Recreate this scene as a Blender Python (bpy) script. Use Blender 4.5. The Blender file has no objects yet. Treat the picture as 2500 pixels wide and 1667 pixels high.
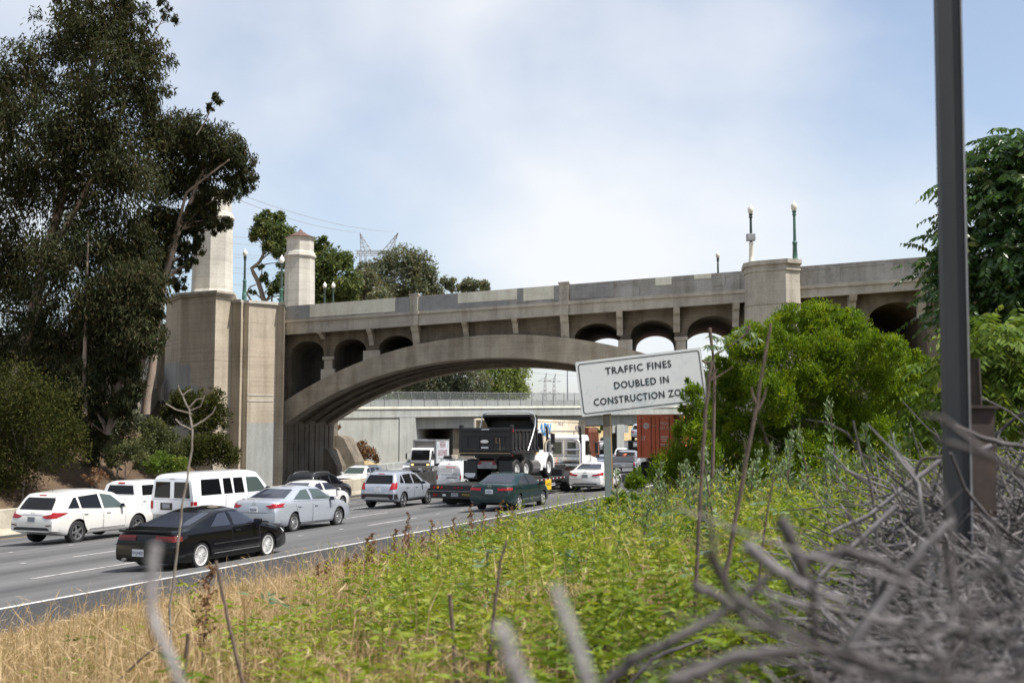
import bpy, bmesh, math, random
import numpy as np
from mathutils import Vector, Matrix
from mathutils.bvhtree import BVHTree

# ------------------------------------------------------------------ camera, sky, sun, exposure
SC = bpy.context.scene
COL = SC.collection
R = math.radians
F_PX, HORIZON = 2700.0, 1053.0
PITCH = math.atan((HORIZON - 833.5) / F_PX)
CAM_Z = 3.0
cam_data = bpy.data.cameras.new('camera')
cam_data.sensor_width = 36.0
cam_data.lens = 36.0 * F_PX / 2500.0
cam_data.clip_start, cam_data.clip_end = 0.05, 6000
cam_data.dof.use_dof = True
cam_data.dof.focus_distance = 24.0
cam_data.dof.aperture_fstop = 2.9
cam = bpy.data.objects.new('camera', cam_data)
COL.objects.link(cam)
cam.location = (0, 0, CAM_Z)
cam.rotation_euler = (math.pi / 2 + PITCH, 0, 0)
SC.camera = cam

SUN_XY = Vector((0.93, -0.37)).normalized()
SUN_EL = R(60)
world = bpy.data.worlds.new('World')
SC.world = world
world.use_nodes = True
wn, wl = world.node_tree.nodes, world.node_tree.links
bg = wn['Background']
sky = wn.new('ShaderNodeTexSky')
sky.sky_type = 'NISHITA'
sky.sun_disc = False
sky.sun_elevation = SUN_EL
sky.sun_rotation = math.atan2(SUN_XY.x, SUN_XY.y)
sky.air_density = 1.0
sky.dust_density = 1.6
sky.ozone_density = 1.0
tc = wn.new('ShaderNodeTexCoord')
mp = wn.new('ShaderNodeMapping')
mp.inputs['Scale'].default_value = (1.0, 1.0, 1.5)
mp.inputs['Location'].default_value = (0.35, 0.2, 0.1)
nz = wn.new('ShaderNodeTexNoise')
nz.inputs['Scale'].default_value = 1.8
nz.inputs['Detail'].default_value = 6
nz.inputs['Roughness'].default_value = 0.45
nz.inputs['Distortion'].default_value = 0.1
rmp = wn.new('ShaderNodeValToRGB')
rmp.color_ramp.elements[0].position = 0.40
rmp.color_ramp.elements[0].color = (0.16, 0.16, 0.16, 1)
rmp.color_ramp.elements[1].position = 0.60
rmp.color_ramp.elements[1].color = (0.95, 0.95, 0.95, 1)
mixw = wn.new('ShaderNodeMixRGB')
mixw.inputs[2].default_value = (5.5, 5.6, 5.8, 1)
wl.new(tc.outputs['Generated'], mp.inputs['Vector'])
wl.new(mp.outputs['Vector'], nz.inputs['Vector'])
wl.new(nz.outputs['Fac'], rmp.inputs['Fac'])
wl.new(rmp.outputs['Color'], mixw.inputs[0])
wl.new(sky.outputs['Color'], mixw.inputs[1])
wl.new(mixw.outputs['Color'], bg.inputs['Color'])
bg.inputs['Strength'].default_value = 0.100
sun_data = bpy.data.lights.new('sun', 'SUN')
sun_data.energy = 4.3
sun_data.angle = R(0.6)
sun_data.color = (1.0, 0.95, 0.87)
sun = bpy.data.objects.new('sun', sun_data)
COL.objects.link(sun)
sdir = Vector((SUN_XY.x * math.cos(SUN_EL), SUN_XY.y * math.cos(SUN_EL), math.sin(SUN_EL)))
sun.rotation_euler = sdir.to_track_quat('Z', 'Y').to_euler()
SC.view_settings.view_transform = 'Standard'
SC.view_settings.look = 'None'
SC.view_settings.exposure = 0.82
SC.view_settings.gamma = 1.0
SC.render.engine = 'CYCLES'
SC.cycles.max_bounces = 6
SC.cycles.transparent_max_bounces = 6
SC.cycles.caustics_reflective = False
SC.cycles.caustics_refractive = False

# ------------------------------------------------------------------ helpers
CP, SP = math.cos(PITCH), math.sin(PITCH)
def ray(px, py):
    x, v = (px - 1250.0) / F_PX, (833.5 - py) / F_PX
    return Vector((x, CP - v * SP, SP + v * CP))
def W(px, py, D):
    """photo pixel + distance ahead of the camera -> a point of the place"""
    d = ray(px, py)
    return Vector((0, 0, CAM_Z)) + d * (D / d.y)
def XY(px, D):
    p = W(px, HORIZON, D)
    return Vector((p.x, p.y))

def tag(o, label=None, cat=None, group=None, kind=None):
    if label: o['label'] = label
    if cat: o['category'] = cat
    if group: o['group'] = group
    if kind: o['kind'] = kind
    return o
def empty(name, loc=(0, 0, 0), rz=0.0, label=None, cat=None, group=None):
    o = bpy.data.objects.new(name, None)
    o.empty_display_size = 0.2
    COL.objects.link(o)
    o.location = loc
    o.rotation_euler = (0, 0, rz)
    return tag(o, label, cat, group)
def link(name, me, parent=None, mats=()):
    for m in mats: me.materials.append(m)
    o = bpy.data.objects.new(name, me)
    COL.objects.link(o)
    if parent: o.parent = parent
    return o
def copy_tree(o, parent=None):
    c = o.copy()
    COL.objects.link(c)
    if parent is not None: c.parent = parent
    for ch in list(o.children):
        copy_tree(ch, c)
    return c
def rot_to(v):
    return Vector(v).to_track_quat('Z', 'Y').to_matrix()

class MB:
    """collects boxes, tubes, prisms and builds them as ONE mesh object"""
    def __init__(s): s.v, s.f, s.m = [], [], []
    def add(s, verts, faces, mat=0, M=None):
        n = len(s.v)
        for p in verts:
            p = Vector(p)
            s.v.append(tuple(M @ p) if M is not None else tuple(p))
        for f in faces:
            s.f.append(tuple(i + n for i in f)); s.m.append(mat)
        return s
    def box(s, c, size, mat=0, rz=0.0, bev=0.0, M=None):
        x, y, z = [k / 2 for k in size]
        T = Matrix.Translation(c) @ Matrix.Rotation(rz, 4, 'Z')
        if M is not None: T = M @ T
        if bev <= 0:
            v = [(-x,-y,-z),(x,-y,-z),(x,y,-z),(-x,y,-z),(-x,-y,z),(x,-y,z),(x,y,z),(-x,y,z)]
            return s.add(v, [(0,3,2,1),(4,5,6,7),(0,1,5,4),(1,2,6,5),(2,3,7,6),(3,0,4,7)], mat, T)
        bm = bmesh.new()
        bmesh.ops.create_cube(bm, size=1.0)
        for q in bm.verts: q.co = Vector((q.co.x * size[0], q.co.y * size[1], q.co.z * size[2]))
        bmesh.ops.bevel(bm, geom=bm.edges[:], offset=min(bev, min(size) * .45), segments=2, affect='EDGES', profile=.6)
        bm.verts.index_update()
        s.add([q.co for q in bm.verts], [[q.index for q in f.verts] for f in bm.faces], mat, T)
        bm.free()
        return s
    def tube(s, path, radii, n=8, mat=0, caps=True, M=None):
        path = [Vector(p) for p in path]
        if not hasattr(radii, '__len__'): radii = [radii] * len(path)
        rings, up = [], None
        for i, p in enumerate(path):
            d = (path[min(i + 1, len(path) - 1)] - path[max(i - 1, 0)])
            if d.length < 1e-9: d = Vector((0, 0, 1))
            d.normalize()
            if up is None:
                up = Vector((1, 0, 0)) if abs(d.x) < .8 else Vector((0, 1, 0))
            up = (up - d * up.dot(d))
            if up.length < 1e-6: up = Vector((0, 1, .3)); up = up - d * up.dot(d)
            up.normalize()
            sd = d.cross(up)
            rings.append([p + (up * math.cos(2*math.pi*k/n) + sd * math.sin(2*math.pi*k/n)) * radii[i] for k in range(n)])
        v = [q for r_ in rings for q in r_]
        f = []
        for i in range(len(path) - 1):
            for k in range(n):
                a, b = i*n + k, i*n + (k+1) % n
                f.append((a, b, b + n, a + n))
        if caps:
            f.append(tuple(range(n - 1, -1, -1)))
            f.append(tuple(range((len(path)-1)*n, len(path)*n)))
        return s.add(v, f, mat, M)
    def cyl(s, p0, p1, r0, r1=None, n=12, mat=0, M=None):
        return s.tube([p0, p1], [r0, r0 if r1 is None else r1], n, mat, True, M)
    def lathe(s, prof, n=16, mat=0, M=None, caps=False):
        """prof: (radius, height) turned about the Z axis"""
        v, f = [], []
        for r_, z in prof:
            for k in range(n):
                a = 2 * math.pi * k / n
                v.append((r_ * math.cos(a), r_ * math.sin(a), z))
        for i in range(len(prof) - 1):
            for k in range(n):
                a, b = i*n + k, i*n + (k+1) % n
                f.append((a, b, b + n, a + n))
        if caps:
            f.append(tuple(range(n - 1, -1, -1))); f.append(tuple(range((len(prof)-1)*n, len(prof)*n)))
        return s.add(v, f, mat, M)
    def prism(s, pts, vec, mat=0, M=None):
        """polygon of 3-D points pushed along vec"""
        vec = Vector(vec); n = len(pts)
        v = [Vector(p) for p in pts] + [Vector(p) + vec for p in pts]
        f = [tuple(range(n - 1, -1, -1)), tuple(range(n, 2*n))]
        f += [(i, (i+1) % n, n + (i+1) % n, n + i) for i in range(n)]
        return s.add(v, f, mat, M)
    def build(s, name, mats, parent=None, smooth=False, angle=40):
        me = bpy.data.meshes.new(name)
        me.from_pydata(s.v, [], s.f)
        if not hasattr(mats, '__len__'): mats = [mats]
        for m in mats: me.materials.append(m)
        if len(mats) > 1: me.polygons.foreach_set('material_index', s.m)
        bm = bmesh.new(); bm.from_mesh(me)
        bmesh.ops.recalc_face_normals(bm, faces=bm.faces[:])
        bm.to_mesh(me); bm.free()
        if smooth: shade(me, angle)
        me.update()
        o = bpy.data.objects.new(name, me)
        COL.objects.link(o)
        if parent: o.parent = parent
        return o
def shade(me, angle=40):
    me.polygons.foreach_set('use_smooth', [True] * len(me.polygons))
    try: me.set_sharp_from_angle(angle=R(angle))
    except Exception: pass

def quads_mesh(name, verts, nper, mats, parent=None, col=None, smooth=False):
    """fast mesh: verts (N,nper,3) -> N polygons of nper corners; col (N,) value kept per corner"""
    N = len(verts)
    me = bpy.data.meshes.new(name)
    me.vertices.add(N * nper); me.loops.add(N * nper); me.polygons.add(N)
    me.vertices.foreach_set('co', np.ascontiguousarray(verts, dtype=np.float32).reshape(-1))
    me.loops.foreach_set('vertex_index', np.arange(N * nper, dtype=np.int32))
    me.polygons.foreach_set('loop_start', np.arange(0, N * nper, nper, dtype=np.int32))
    if col is not None:
        at = me.attributes.new('hue', 'FLOAT', 'FACE')
        at.data.foreach_set('value', np.ascontiguousarray(col, dtype=np.float32))
    me.update(calc_edges=True)
    for m in (mats if hasattr(mats, '__len__') else [mats]): me.materials.append(m)
    o = bpy.data.objects.new(name, me)
    COL.objects.link(o)
    if parent: o.parent = parent
    return o

def lettering(txt, size, mat, parent, M, name='lettering', sx=1.0, bold=0.0, spacing=1.0, depth=0.002, align='CENTER'):
    cu = bpy.data.curves.new('txt', 'FONT')
    cu.body = txt; cu.size = size; cu.align_x = align; cu.align_y = 'CENTER'
    cu.extrude = depth; cu.offset = bold; cu.space_character = spacing; cu.resolution_u = 3
    t = bpy.data.objects.new('txt', cu)
    COL.objects.link(t)
    dg = bpy.context.evaluated_depsgraph_get()
    me = bpy.data.meshes.new_from_object(t.evaluated_get(dg))
    bpy.data.objects.remove(t)
    me.transform(M @ Matrix.Diagonal((sx, 1, 1, 1)))
    me.materials.clear()
    o = link(name, me, parent, [mat])
    return o
def face_matrix(origin, xdir, updir):
    """text frame: x along xdir, y along updir, facing their cross product"""
    x = Vector(xdir).normalized(); y = Vector(updir); y = (y - x * y.dot(x)).normalized(); z = x.cross(y)
    return Matrix.Translation(origin) @ Matrix((x, y, z)).transposed().to_4x4()

# ------------------------------------------------------------------ materials
def mat(name, col, rough=.6, metal=0.0, spec=.5, coat=0.0, emit=None):
    m = bpy.data.materials.new(name); m.use_nodes = True
    b = m.node_tree.nodes['Principled BSDF']
    b.inputs['Base Color'].default_value = (*col, 1)
    b.inputs['Roughness'].default_value = rough
    b.inputs['Metallic'].default_value = metal
    b.inputs['Specular IOR Level'].default_value = spec
    b.inputs['Coat Weight'].default_value = coat
    b.inputs['Coat Roughness'].default_value = .04
    if emit:
        b.inputs['Emission Color'].default_value = (*emit[0], 1); b.inputs['Emission Strength'].default_value = emit[1]
    return m
def nodes(m): return m.node_tree.nodes, m.node_tree.links, m.node_tree.nodes['Principled BSDF']
def noise_node(n, l, scale, detail=4, rough=.55, stretch=None, rotz=0.0, obj=False):
    g = n.new('ShaderNodeTexCoord') if obj else n.new('ShaderNodeNewGeometry')
    mp_ = n.new('ShaderNodeMapping')
    mp_.inputs['Rotation'].default_value = (0, 0, rotz)
    m2 = n.new('ShaderNodeMapping')
    if stretch: m2.inputs['Scale'].default_value = stretch
    t = n.new('ShaderNodeTexNoise')
    t.inputs['Scale'].default_value = scale; t.inputs['Detail'].default_value = detail; t.inputs['Roughness'].default_value = rough
    l.new(g.outputs['Object' if obj else 'Position'], mp_.inputs['Vector'])
    l.new(mp_.outputs['Vector'], m2.inputs['Vector'])
    l.new(m2.outputs['Vector'], t.inputs['Vector'])
    return t
def ramp(n, l, src, stops):
    r_ = n.new('ShaderNodeValToRGB')
    e = r_.color_ramp.elements
    e[0].position, e[0].color = stops[0][0], (*stops[0][1], 1)
    e[1].position, e[1].color = stops[-1][0], (*stops[-1][1], 1)
    for p, c in stops[1:-1]:
        k = e.new(p); k.color = (*c, 1)
    l.new(src, r_.inputs['Fac'])
    return r_
def mixc(n, l, a, b, fac, mode='MULTIPLY'):
    x = n.new('ShaderNodeMixRGB'); x.blend_type = mode
    if isinstance(fac, (int, float)): x.inputs[0].default_value = fac
    else: l.new(fac, x.inputs[0])
    for i, q in ((1, a), (2, b)):
        if isinstance(q, tuple): x.inputs[i].default_value = (*q, 1)
        else: l.new(q, x.inputs[i])
    return x.outputs[0]
def bump(n, l, b, src, strength=.3, dist=.02):
    k = n.new('ShaderNodeBump'); k.inputs['Strength'].default_value = strength; k.inputs['Distance'].default_value = dist
    l.new(src, k.inputs['Height']); l.new(k.outputs['Normal'], b.inputs['Normal'])
def concrete(name, c1, c2, boards=0.0, stain=.5, scale=.7):
    """weathered cast concrete: blotches, run-down stains, board marks"""
    m = mat(name, c1, .88, spec=.25)
    n, l, b = nodes(m)
    big = noise_node(n, l, scale, 6, .62)
    base = ramp(n, l, big.outputs['Fac'], [(.34, c2), (.62, c1)]).outputs[0]
    run = noise_node(n, l, 1.0, 5, .6, (1.6, 1.6, .14))
    rr = ramp(n, l, run.outputs['Fac'], [(.36, (.62, .59, .55)), (.54, (1, 1, 1))]).outputs[0]
    base = mixc(n, l, base, rr, stain)
    fine = noise_node(n, l, 9, 5, .7)
    fr = ramp(n, l, fine.outputs['Fac'], [(.3, (.75, .74, .72)), (.7, (1.1, 1.1, 1.1))]).outputs[0]
    base = mixc(n, l, base, fr, .7)
    if boards:
        bd = noise_node(n, l, 1.0, 3, .6, (.12, .12, 7.0))
        br = ramp(n, l, bd.outputs['Fac'], [(.36, (.66, .63, .6)), (.5, (1, 1, 1)), (.7, (1.06, 1.05, 1.03))]).outputs[0]
        base = mixc(n, l, base, br, boards)
        bump(n, l, b, bd.outputs['Fac'], .35, .03)
    else:
        bump(n, l, b, fine.outputs['Fac'], .25, .02)
    l.new(base, b.inputs['Base Color'])
    return m
def leaf_mat(name, stops, transl=.35, rough=.6, spec=.12):
    m = mat(name, stops[0][1], rough, spec=spec)
    n, l, b = nodes(m)
    a = n.new('ShaderNodeAttribute'); a.attribute_name = 'hue'
    r_ = ramp(n, l, a.outputs['Fac'], stops)
    l.new(r_.outputs[0], b.inputs['Base Color'])
    t = n.new('ShaderNodeBsdfTranslucent')
    tcol = mixc(n, l, r_.outputs[0], (1.25, 1.2, .55), 1.0)
    l.new(tcol, t.inputs['Color'])
    x = n.new('ShaderNodeMixShader'); x.inputs[0].default_value = transl
    l.new(b.outputs[0], x.inputs[1]); l.new(t.outputs[0], x.inputs[2])
    l.new(x.outputs[0], n['Material Output'].inputs['Surface'])
    return m
def paint(name, col, metal=0.0, rough=.32, spec=.5, coat=.8):
    m = mat(name, col, rough, metal, spec, coat)
    n, l, b = nodes(m)
    t = noise_node(n, l, 6, 4, .6, obj=True)
    r_ = ramp(n, l, t.outputs['Fac'], [(.3, tuple(c * .93 for c in col)), (.7, col)])
    l.new(r_.outputs[0], b.inputs['Base Color'])
    return m
def worn(name, c1, c2, rough=.6, metal=0.0, scale=3.0, lo=.4, hi=.62, obj=True, stretch=None):
    m = mat(name, c1, rough, metal)
    n, l, b = nodes(m)
    t = noise_node(n, l, scale, 6, .65, stretch, obj=obj)
    r_ = ramp(n, l, t.outputs['Fac'], [(lo, c2), (hi, c1)])
    l.new(r_.outputs[0], b.inputs['Base Color'])
    bump(n, l, b, t.outputs['Fac'], .15, .01)
    return m

M = {}
M['conc'] = concrete('bridge_concrete', (.49, .46, .405), (.37, .345, .305), .22, .55)
M['conc_arch'] = concrete('arch_concrete', (.41, .37, .305), (.29, .26, .215), .3, .6)
M['conc_shade'] = concrete('shaded_spandrel_concrete', (.21, .182, .145), (.13, .112, .09), .3, .7)  # spandrel tone, darkened further so the colour carries the shade of openings and soffit
M['conc_grey'] = concrete('weathered_parapet', (.40, .395, .385), (.29, .28, .265), .15, .6)
M['conc_light'] = concrete('tower_plaster', (.56, .545, .50), (.45, .435, .40), .35, .35, .5)
M['conc_wall'] = concrete('overpass_concrete', (.37, .385, .375), (.30, .315, .31), 0, .45, .3)
M['conc_pink'] = concrete('pink_grey_paint', (.47, .40, .325), (.40, .34, .27), .5, .45, .5)
M['cream_paint'] = concrete('cream_cover_paint', (.74, .73, .63), (.64, .63, .54), .1, .4, 1.2)
M['grey_paint'] = concrete('grey_cover_paint', (.31, .315, .325), (.24, .245, .255), .1, .4, 1.2)
M['barrier'] = concrete('barrier_concrete', (.47, .43, .35), (.33, .30, .245), 0, .6, .8)
M['tile'] = worn('brown_roof_tile', (.13, .065, .05), (.085, .05, .042), .8, 0, 2.0)
M['green_metal'] = worn('green_lamp_paint', (.028, .085, .070), (.06, .15, .12), .5, 0, 3.0)
M['dark_lamp'] = worn('dark_lamp_paint', (.025, .035, .035), (.04, .07, .06), .5, 0, 3.0)
M['globe'] = mat('frosted_lamp_globe', (.62, .60, .53), .35)
M['globe_white'] = mat('clean_lamp_globe', (.80, .80, .78), .3)
M['pylon'] = mat('galvanised_pylon', (.24, .25, .28), .6, .3)
M['wire'] = mat('power_wire', (.22, .24, .27), .6)
M['bark'] = worn('grey_brown_bark', (.26, .21, .17), (.14, .11, .09), .9, 0, 2.5, .35, .65, False, (1, 1, .25))
M['bark_pale'] = worn('pale_eucalyptus_bark', (.38, .30, .24), (.18, .135, .11), .85, 0, 1.5, .38, .62, False, (1, 1, .3))
M['bark_white'] = worn('white_sapling_bark', (.27, .24, .21), (.15, .125, .10), .85, 0, 8, .35, .6, False)
M['dead_wood'] = worn('silver_dead_wood', (.098, .088, .090), (.030, .025, .024), .85, 0, 9, .34, .62, False)
M['dead_pale'] = worn('bleached_dead_wood', (.19, .178, .184), (.08, .07, .072), .85, 0, 14, .34, .6, False)
M['white_twig'] = worn('bare_white_twig', (.30, .285, .30), (.16, .145, .15), .85, 0, 14, .34, .6, False)
M['brown_stem'] = worn('brown_weed_stem', (.14, .10, .08), (.07, .05, .04), .85, 0, 20, .35, .6, False)
M['euc'] = leaf_mat('eucalyptus_leaves', [(0, (.022, .028, .014)), (.5, (.038, .046, .020)), (.78, (.062, .048, .026)), (1, (.075, .085, .036))], .25, .65, .08)
M['euc_far'] = leaf_mat('grey_green_leaves', [(0, (.065, .085, .055)), (.5, (.115, .135, .085)), (.8, (.18, .155, .11)), (1, (.19, .22, .13))], .35, .5, .25)
M['tree_green'] = leaf_mat('dark_green_leaves', [(0, (.045, .070, .028)), (.6, (.090, .12, .040)), (1, (.17, .18, .06))], .3)
M['tree_lime'] = leaf_mat('yellow_green_leaves', [(0, (.12, .16, .05)), (.6, (.19, .23, .07)), (1, (.25, .26, .10))], .35)
M['olive'] = leaf_mat('olive_shrub_leaves', [(0, (.028, .036, .010)), (.6, (.050, .056, .014)), (1, (.085, .070, .022))], .25, .7, .06)
M['shrub'] = leaf_mat('mixed_shrub_leaves', [(0, (.055, .065, .030)), (.6, (.095, .11, .045)), (1, (.15, .16, .07))], .3)
M['acacia'] = leaf_mat('bright_acacia_leaves', [(0, (.055, .105, .008)), (.5, (.125, .205, .010)), (1, (.24, .29, .018))], .42, .55, .2)
M['heaven'] = leaf_mat('glossy_pinnate_leaves', [(0, (.030, .070, .022)), (.6, (.055, .115, .030)), (1, (.14, .17, .05))], .35, .35, .5)
M['lime'] = leaf_mat('lime_shrub_leaves', [(0, (.075, .13, .025)), (.6, (.13, .19, .035)), (1, (.20, .22, .06))], .4)
M['weed'] = leaf_mat('bright_weed_leaves', [(0, (.065, .115, .015)), (.35, (.145, .215, .022)), (.7, (.26, .305, .035)), (1, (.38, .35, .09))], .42, .5, .25)
M['weed_grey'] = leaf_mat('grey_green_weed_leaves', [(0, (.095, .145, .085)), (.6, (.15, .215, .12)), (1, (.24, .29, .18))], .3)
M['straw'] = leaf_mat('dry_straw', [(0, (.22, .145, .075)), (.5, (.40, .285, .160)), (1, (.58, .46, .30))], .3, .7, .2)
M['brown_weed'] = leaf_mat('brown_seed_heads', [(0, (.11, .055, .03)), (.6, (.20, .11, .06)), (1, (.34, .22, .12))], .2, .8, .2)
M['tyre'] = mat('tyre_rubber', (.016, .016, .017), .75)
M['black_trim'] = mat('black_trim', (.018, .018, .020), .5)
M['dark'] = mat('dark_underside', (.010, .010, .011), .8)
M['chrome'] = mat('bright_metal', (.72, .72, .74), .22, 1.0)
M['alloy'] = mat('alloy_silver', (.62, .63, .65), .3, .85)
M['alloy_grey'] = mat('alloy_grey', (.34, .34, .35), .3, .8)
M['white_rim'] = mat('white_rim', (.56, .56, .56), .35)
M['red_lamp'] = mat('red_lens', (.27, .006, .010), .25, 0, .35, .15)
M['red_dark'] = mat('dark_red_lens', (.11, .008, .007), .25, 0, .35, .15)
M['amber'] = mat('amber_lens', (.60, .20, .02), .2, 0, .5, .4)
M['amber_lit'] = mat('lit_amber_lamp', (.9, .45, .1), .3, emit=((1, .55, .15), 2.2))
M['clear'] = mat('clear_lens', (.66, .68, .70), .1, 0, .6, .6)
M['glass_dark'] = mat('tinted_glass', (.005, .0055, .007), .05, 0, .32)
M['glass_mid'] = mat('green_tint_glass', (.055, .075, .072), .04, 0, .6)
M['glass_grey'] = mat('grey_tint_glass', (.030, .034, .050), .06, 0, .5)
M['plate'] = mat('white_plate', (.66, .68, .72), .4)
M['plate_dark'] = mat('grey_plate', (.22, .24, .27), .4)
M['ink_blue'] = mat('blue_ink', (.03, .04, .12), .6)
M['ink_black'] = mat('black_ink', (.012, .013, .020), .5)
M['ink_white'] = mat('white_lettering', (.66, .66, .64), .6)
M['ink_red'] = mat('red_lettering', (.50, .03, .05), .5)
M['ink_maroon'] = mat('maroon_lettering', (.20, .03, .07), .5)
M['white_truck'] = worn('white_truck_paint', (.78, .79, .80), (.68, .69, .71), .35, 0, 2.0)
M['steel_black'] = worn('black_truck_steel', (.011, .012, .015), (.024, .022, .022), .6, 0, 2.5)
M['yellow'] = worn('yellow_sign_paint', (.72, .47, .02), (.60, .38, .02), .5, 0, 5)
M['rust'] = worn('rusty_steel', (.24, .075, .035), (.13, .045, .025), .8, 0, 2.0)
M['red_box'] = worn('faded_red_container', (.74, .17, .075), (.55, .125, .06), .6, 0, 1.3, .3, .6)
M['cream_box'] = worn('cream_container', (.74, .66, .54), (.62, .52, .40), .55, 0, .9, .3, .55)
M['grey_steel'] = worn('grey_steel', (.30, .31, .33), (.20, .20, .21), .5, .4, 3)
M['pole_paint'] = worn('blue_grey_pole_paint', (.013, .017, .022), (.026, .029, .033), .55, .1, 6, .35, .65, False, (1, 1, .2))
M['rusty_post'] = worn('brown_rusty_post', (.060, .042, .034), (.030, .024, .022), .8, .2, 10, .35, .6, False)
M['wood_post'] = worn('weathered_wood_post', (.24, .205, .17), (.14, .115, .095), .9, 0, 12, .35, .6, False, (1, 1, .1))
M['wood_edge'] = worn('raw_wood_edge', (.42, .31, .17), (.32, .23, .12), .9, 0, 12, .35, .6, False, (1, 1, .1))
M['post_paint'] = worn('grey_green_post_paint', (.20, .235, .235), (.16, .19, .19), .8, 0, 6, .35, .6, False)
# ------------------------------------------------------------------ the freeway: straight, then a left-hand curve, superelevated
TH = math.atan(1100.0 / F_PX / (CP + (HORIZON - 833.5) / F_PX * SP))
U0 = np.array((math.sin(TH), math.cos(TH))); N0 = np.array((-math.cos(TH), math.sin(TH)))
S0, RC = 35.0, 340.0
LA = RC * (TH - R(3.0))
def heading(s): return TH - min(max(s - S0, 0), LA) / RC
def road_xy(s, d):
    s = np.asarray(s, float); d = np.asarray(d, float)
    s1 = np.minimum(s, S0)
    a = np.clip(s - S0, 0, LA) / RC
    h = TH - a
    base = s1[..., None] * U0
    cen = S0 * U0 + RC * N0
    nrm = np.stack((-np.cos(h), np.sin(h)), -1)
    arc = np.where((s > S0)[..., None], cen - RC * nrm - S0 * U0, 0)
    tail = np.clip(s - S0 - LA, 0, None)[..., None] * np.stack((np.sin(h), np.cos(h)), -1)
    return base + arc + tail + d[..., None] * nrm
def road_sd(x, y):
    x = np.asarray(x, float); y = np.asarray(y, float)
    s = x * U0[0] + y * U0[1]; d = x * N0[0] + y * N0[1]
    cen = S0 * U0 + RC * N0
    rx, ry = x - cen[0], y - cen[1]
    rad = np.hypot(rx, ry)
    ux, uy = -N0[0], -N0[1]
    ang = np.arctan2(ux * ry - uy * rx, ux * rx + uy * ry)
    hE = R(3.0); uE = (math.sin(hE), math.cos(hE)); nE = (-math.cos(hE), math.sin(hE))
    cE = road_xy(np.array(S0 + LA), np.array(0.0))
    sE = S0 + LA + (x - cE[0]) * uE[0] + (y - cE[1]) * uE[1]
    dE = (x - cE[0]) * nE[0] + (y - cE[1]) * nE[1]
    onarc = (s > S0) & (ang < LA / RC)
    past = (s > S0) & (ang >= LA / RC)
    return np.where(past, sE, np.where(onarc, S0 + RC * ang, s)), np.where(past, dE, np.where(onarc, RC - rad, d))
TILT, D_EDGE = 0.058, 15.0
def road_z(d): return 0.05 - TILT * (np.asarray(d, float) - D_EDGE)
D_GRASS, D_MED, Z_OPP = 12.3, 36.0, -1.2
_rs = np.random.RandomState(7)
_ph = _rs.uniform(0, 6.28, (14, 2)); _fr = _rs.uniform(.15, 1.4, (14, 2)) * _rs.choice([-1, 1], (14, 2))
def wob(x, y, k=1.0):
    x = np.asarray(x, float); y = np.asarray(y, float); t = 0
    for i in range(14):
        t = t + np.sin(x * _fr[i, 0] * k + _ph[i, 0] + y * _fr[i, 1] * k + _ph[i, 1]) / 14
    return t
def sstep(t): t = np.clip(t, 0, 1); return t * t * (3 - 2 * t)
def ground_z(x, y):
    s, d = road_sd(x, y)
    z = 0.08 + 1.62 * np.clip((D_GRASS - d) / 9.5, 0, 1.15) + .12 * wob(x, y, 1.3) * np.clip((D_GRASS - d) / 3, 0, 1)
    return z - .45 * np.exp(-(np.asarray(x)**2 + np.asarray(y)**2) / 14)
def hill_z(x, y):
    s, d = road_sd(x, y)
    return Z_OPP - .1 + np.clip(.62 * (d - 47.3), 0, 6.6) + .25 * wob(x, y, .9) * np.clip((d - 47.5) / 3, 0, 1)

def grid_sd(name, S, Dd, zf, m, kind='structure'):
    S, Dd = np.asarray(S), np.asarray(Dd)
    SS, DD = np.meshgrid(S, Dd, indexing='ij')
    P = road_xy(SS, DD)
    Z = zf(P[..., 0], P[..., 1], DD)
    V = np.concatenate((P, Z[..., None]), -1).reshape(-1, 3)
    n = len(Dd)
    F = [(i*n + j, (i+1)*n + j, (i+1)*n + j + 1, i*n + j + 1) for i in range(len(S)-1) for j in range(n-1)]
    me = bpy.data.meshes.new(name); me.from_pydata(V.tolist(), [], F); me.materials.append(m)
    me.polygons.foreach_set('use_smooth', [True] * len(F)); me.update()
    if me.polygons[0].normal.z < 0: me.flip_normals()
    a1 = me.attributes.new('lat', 'FLOAT', 'POINT'); a1.data.foreach_set('value', DD.reshape(-1).astype(np.float32)); a2 = me.attributes.new('lon', 'FLOAT', 'POINT'); a2.data.foreach_set('value', SS.reshape(-1).astype(np.float32))
    o = bpy.data.objects.new(name, me); COL.objects.link(o)
    return tag(o, kind=kind)

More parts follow.
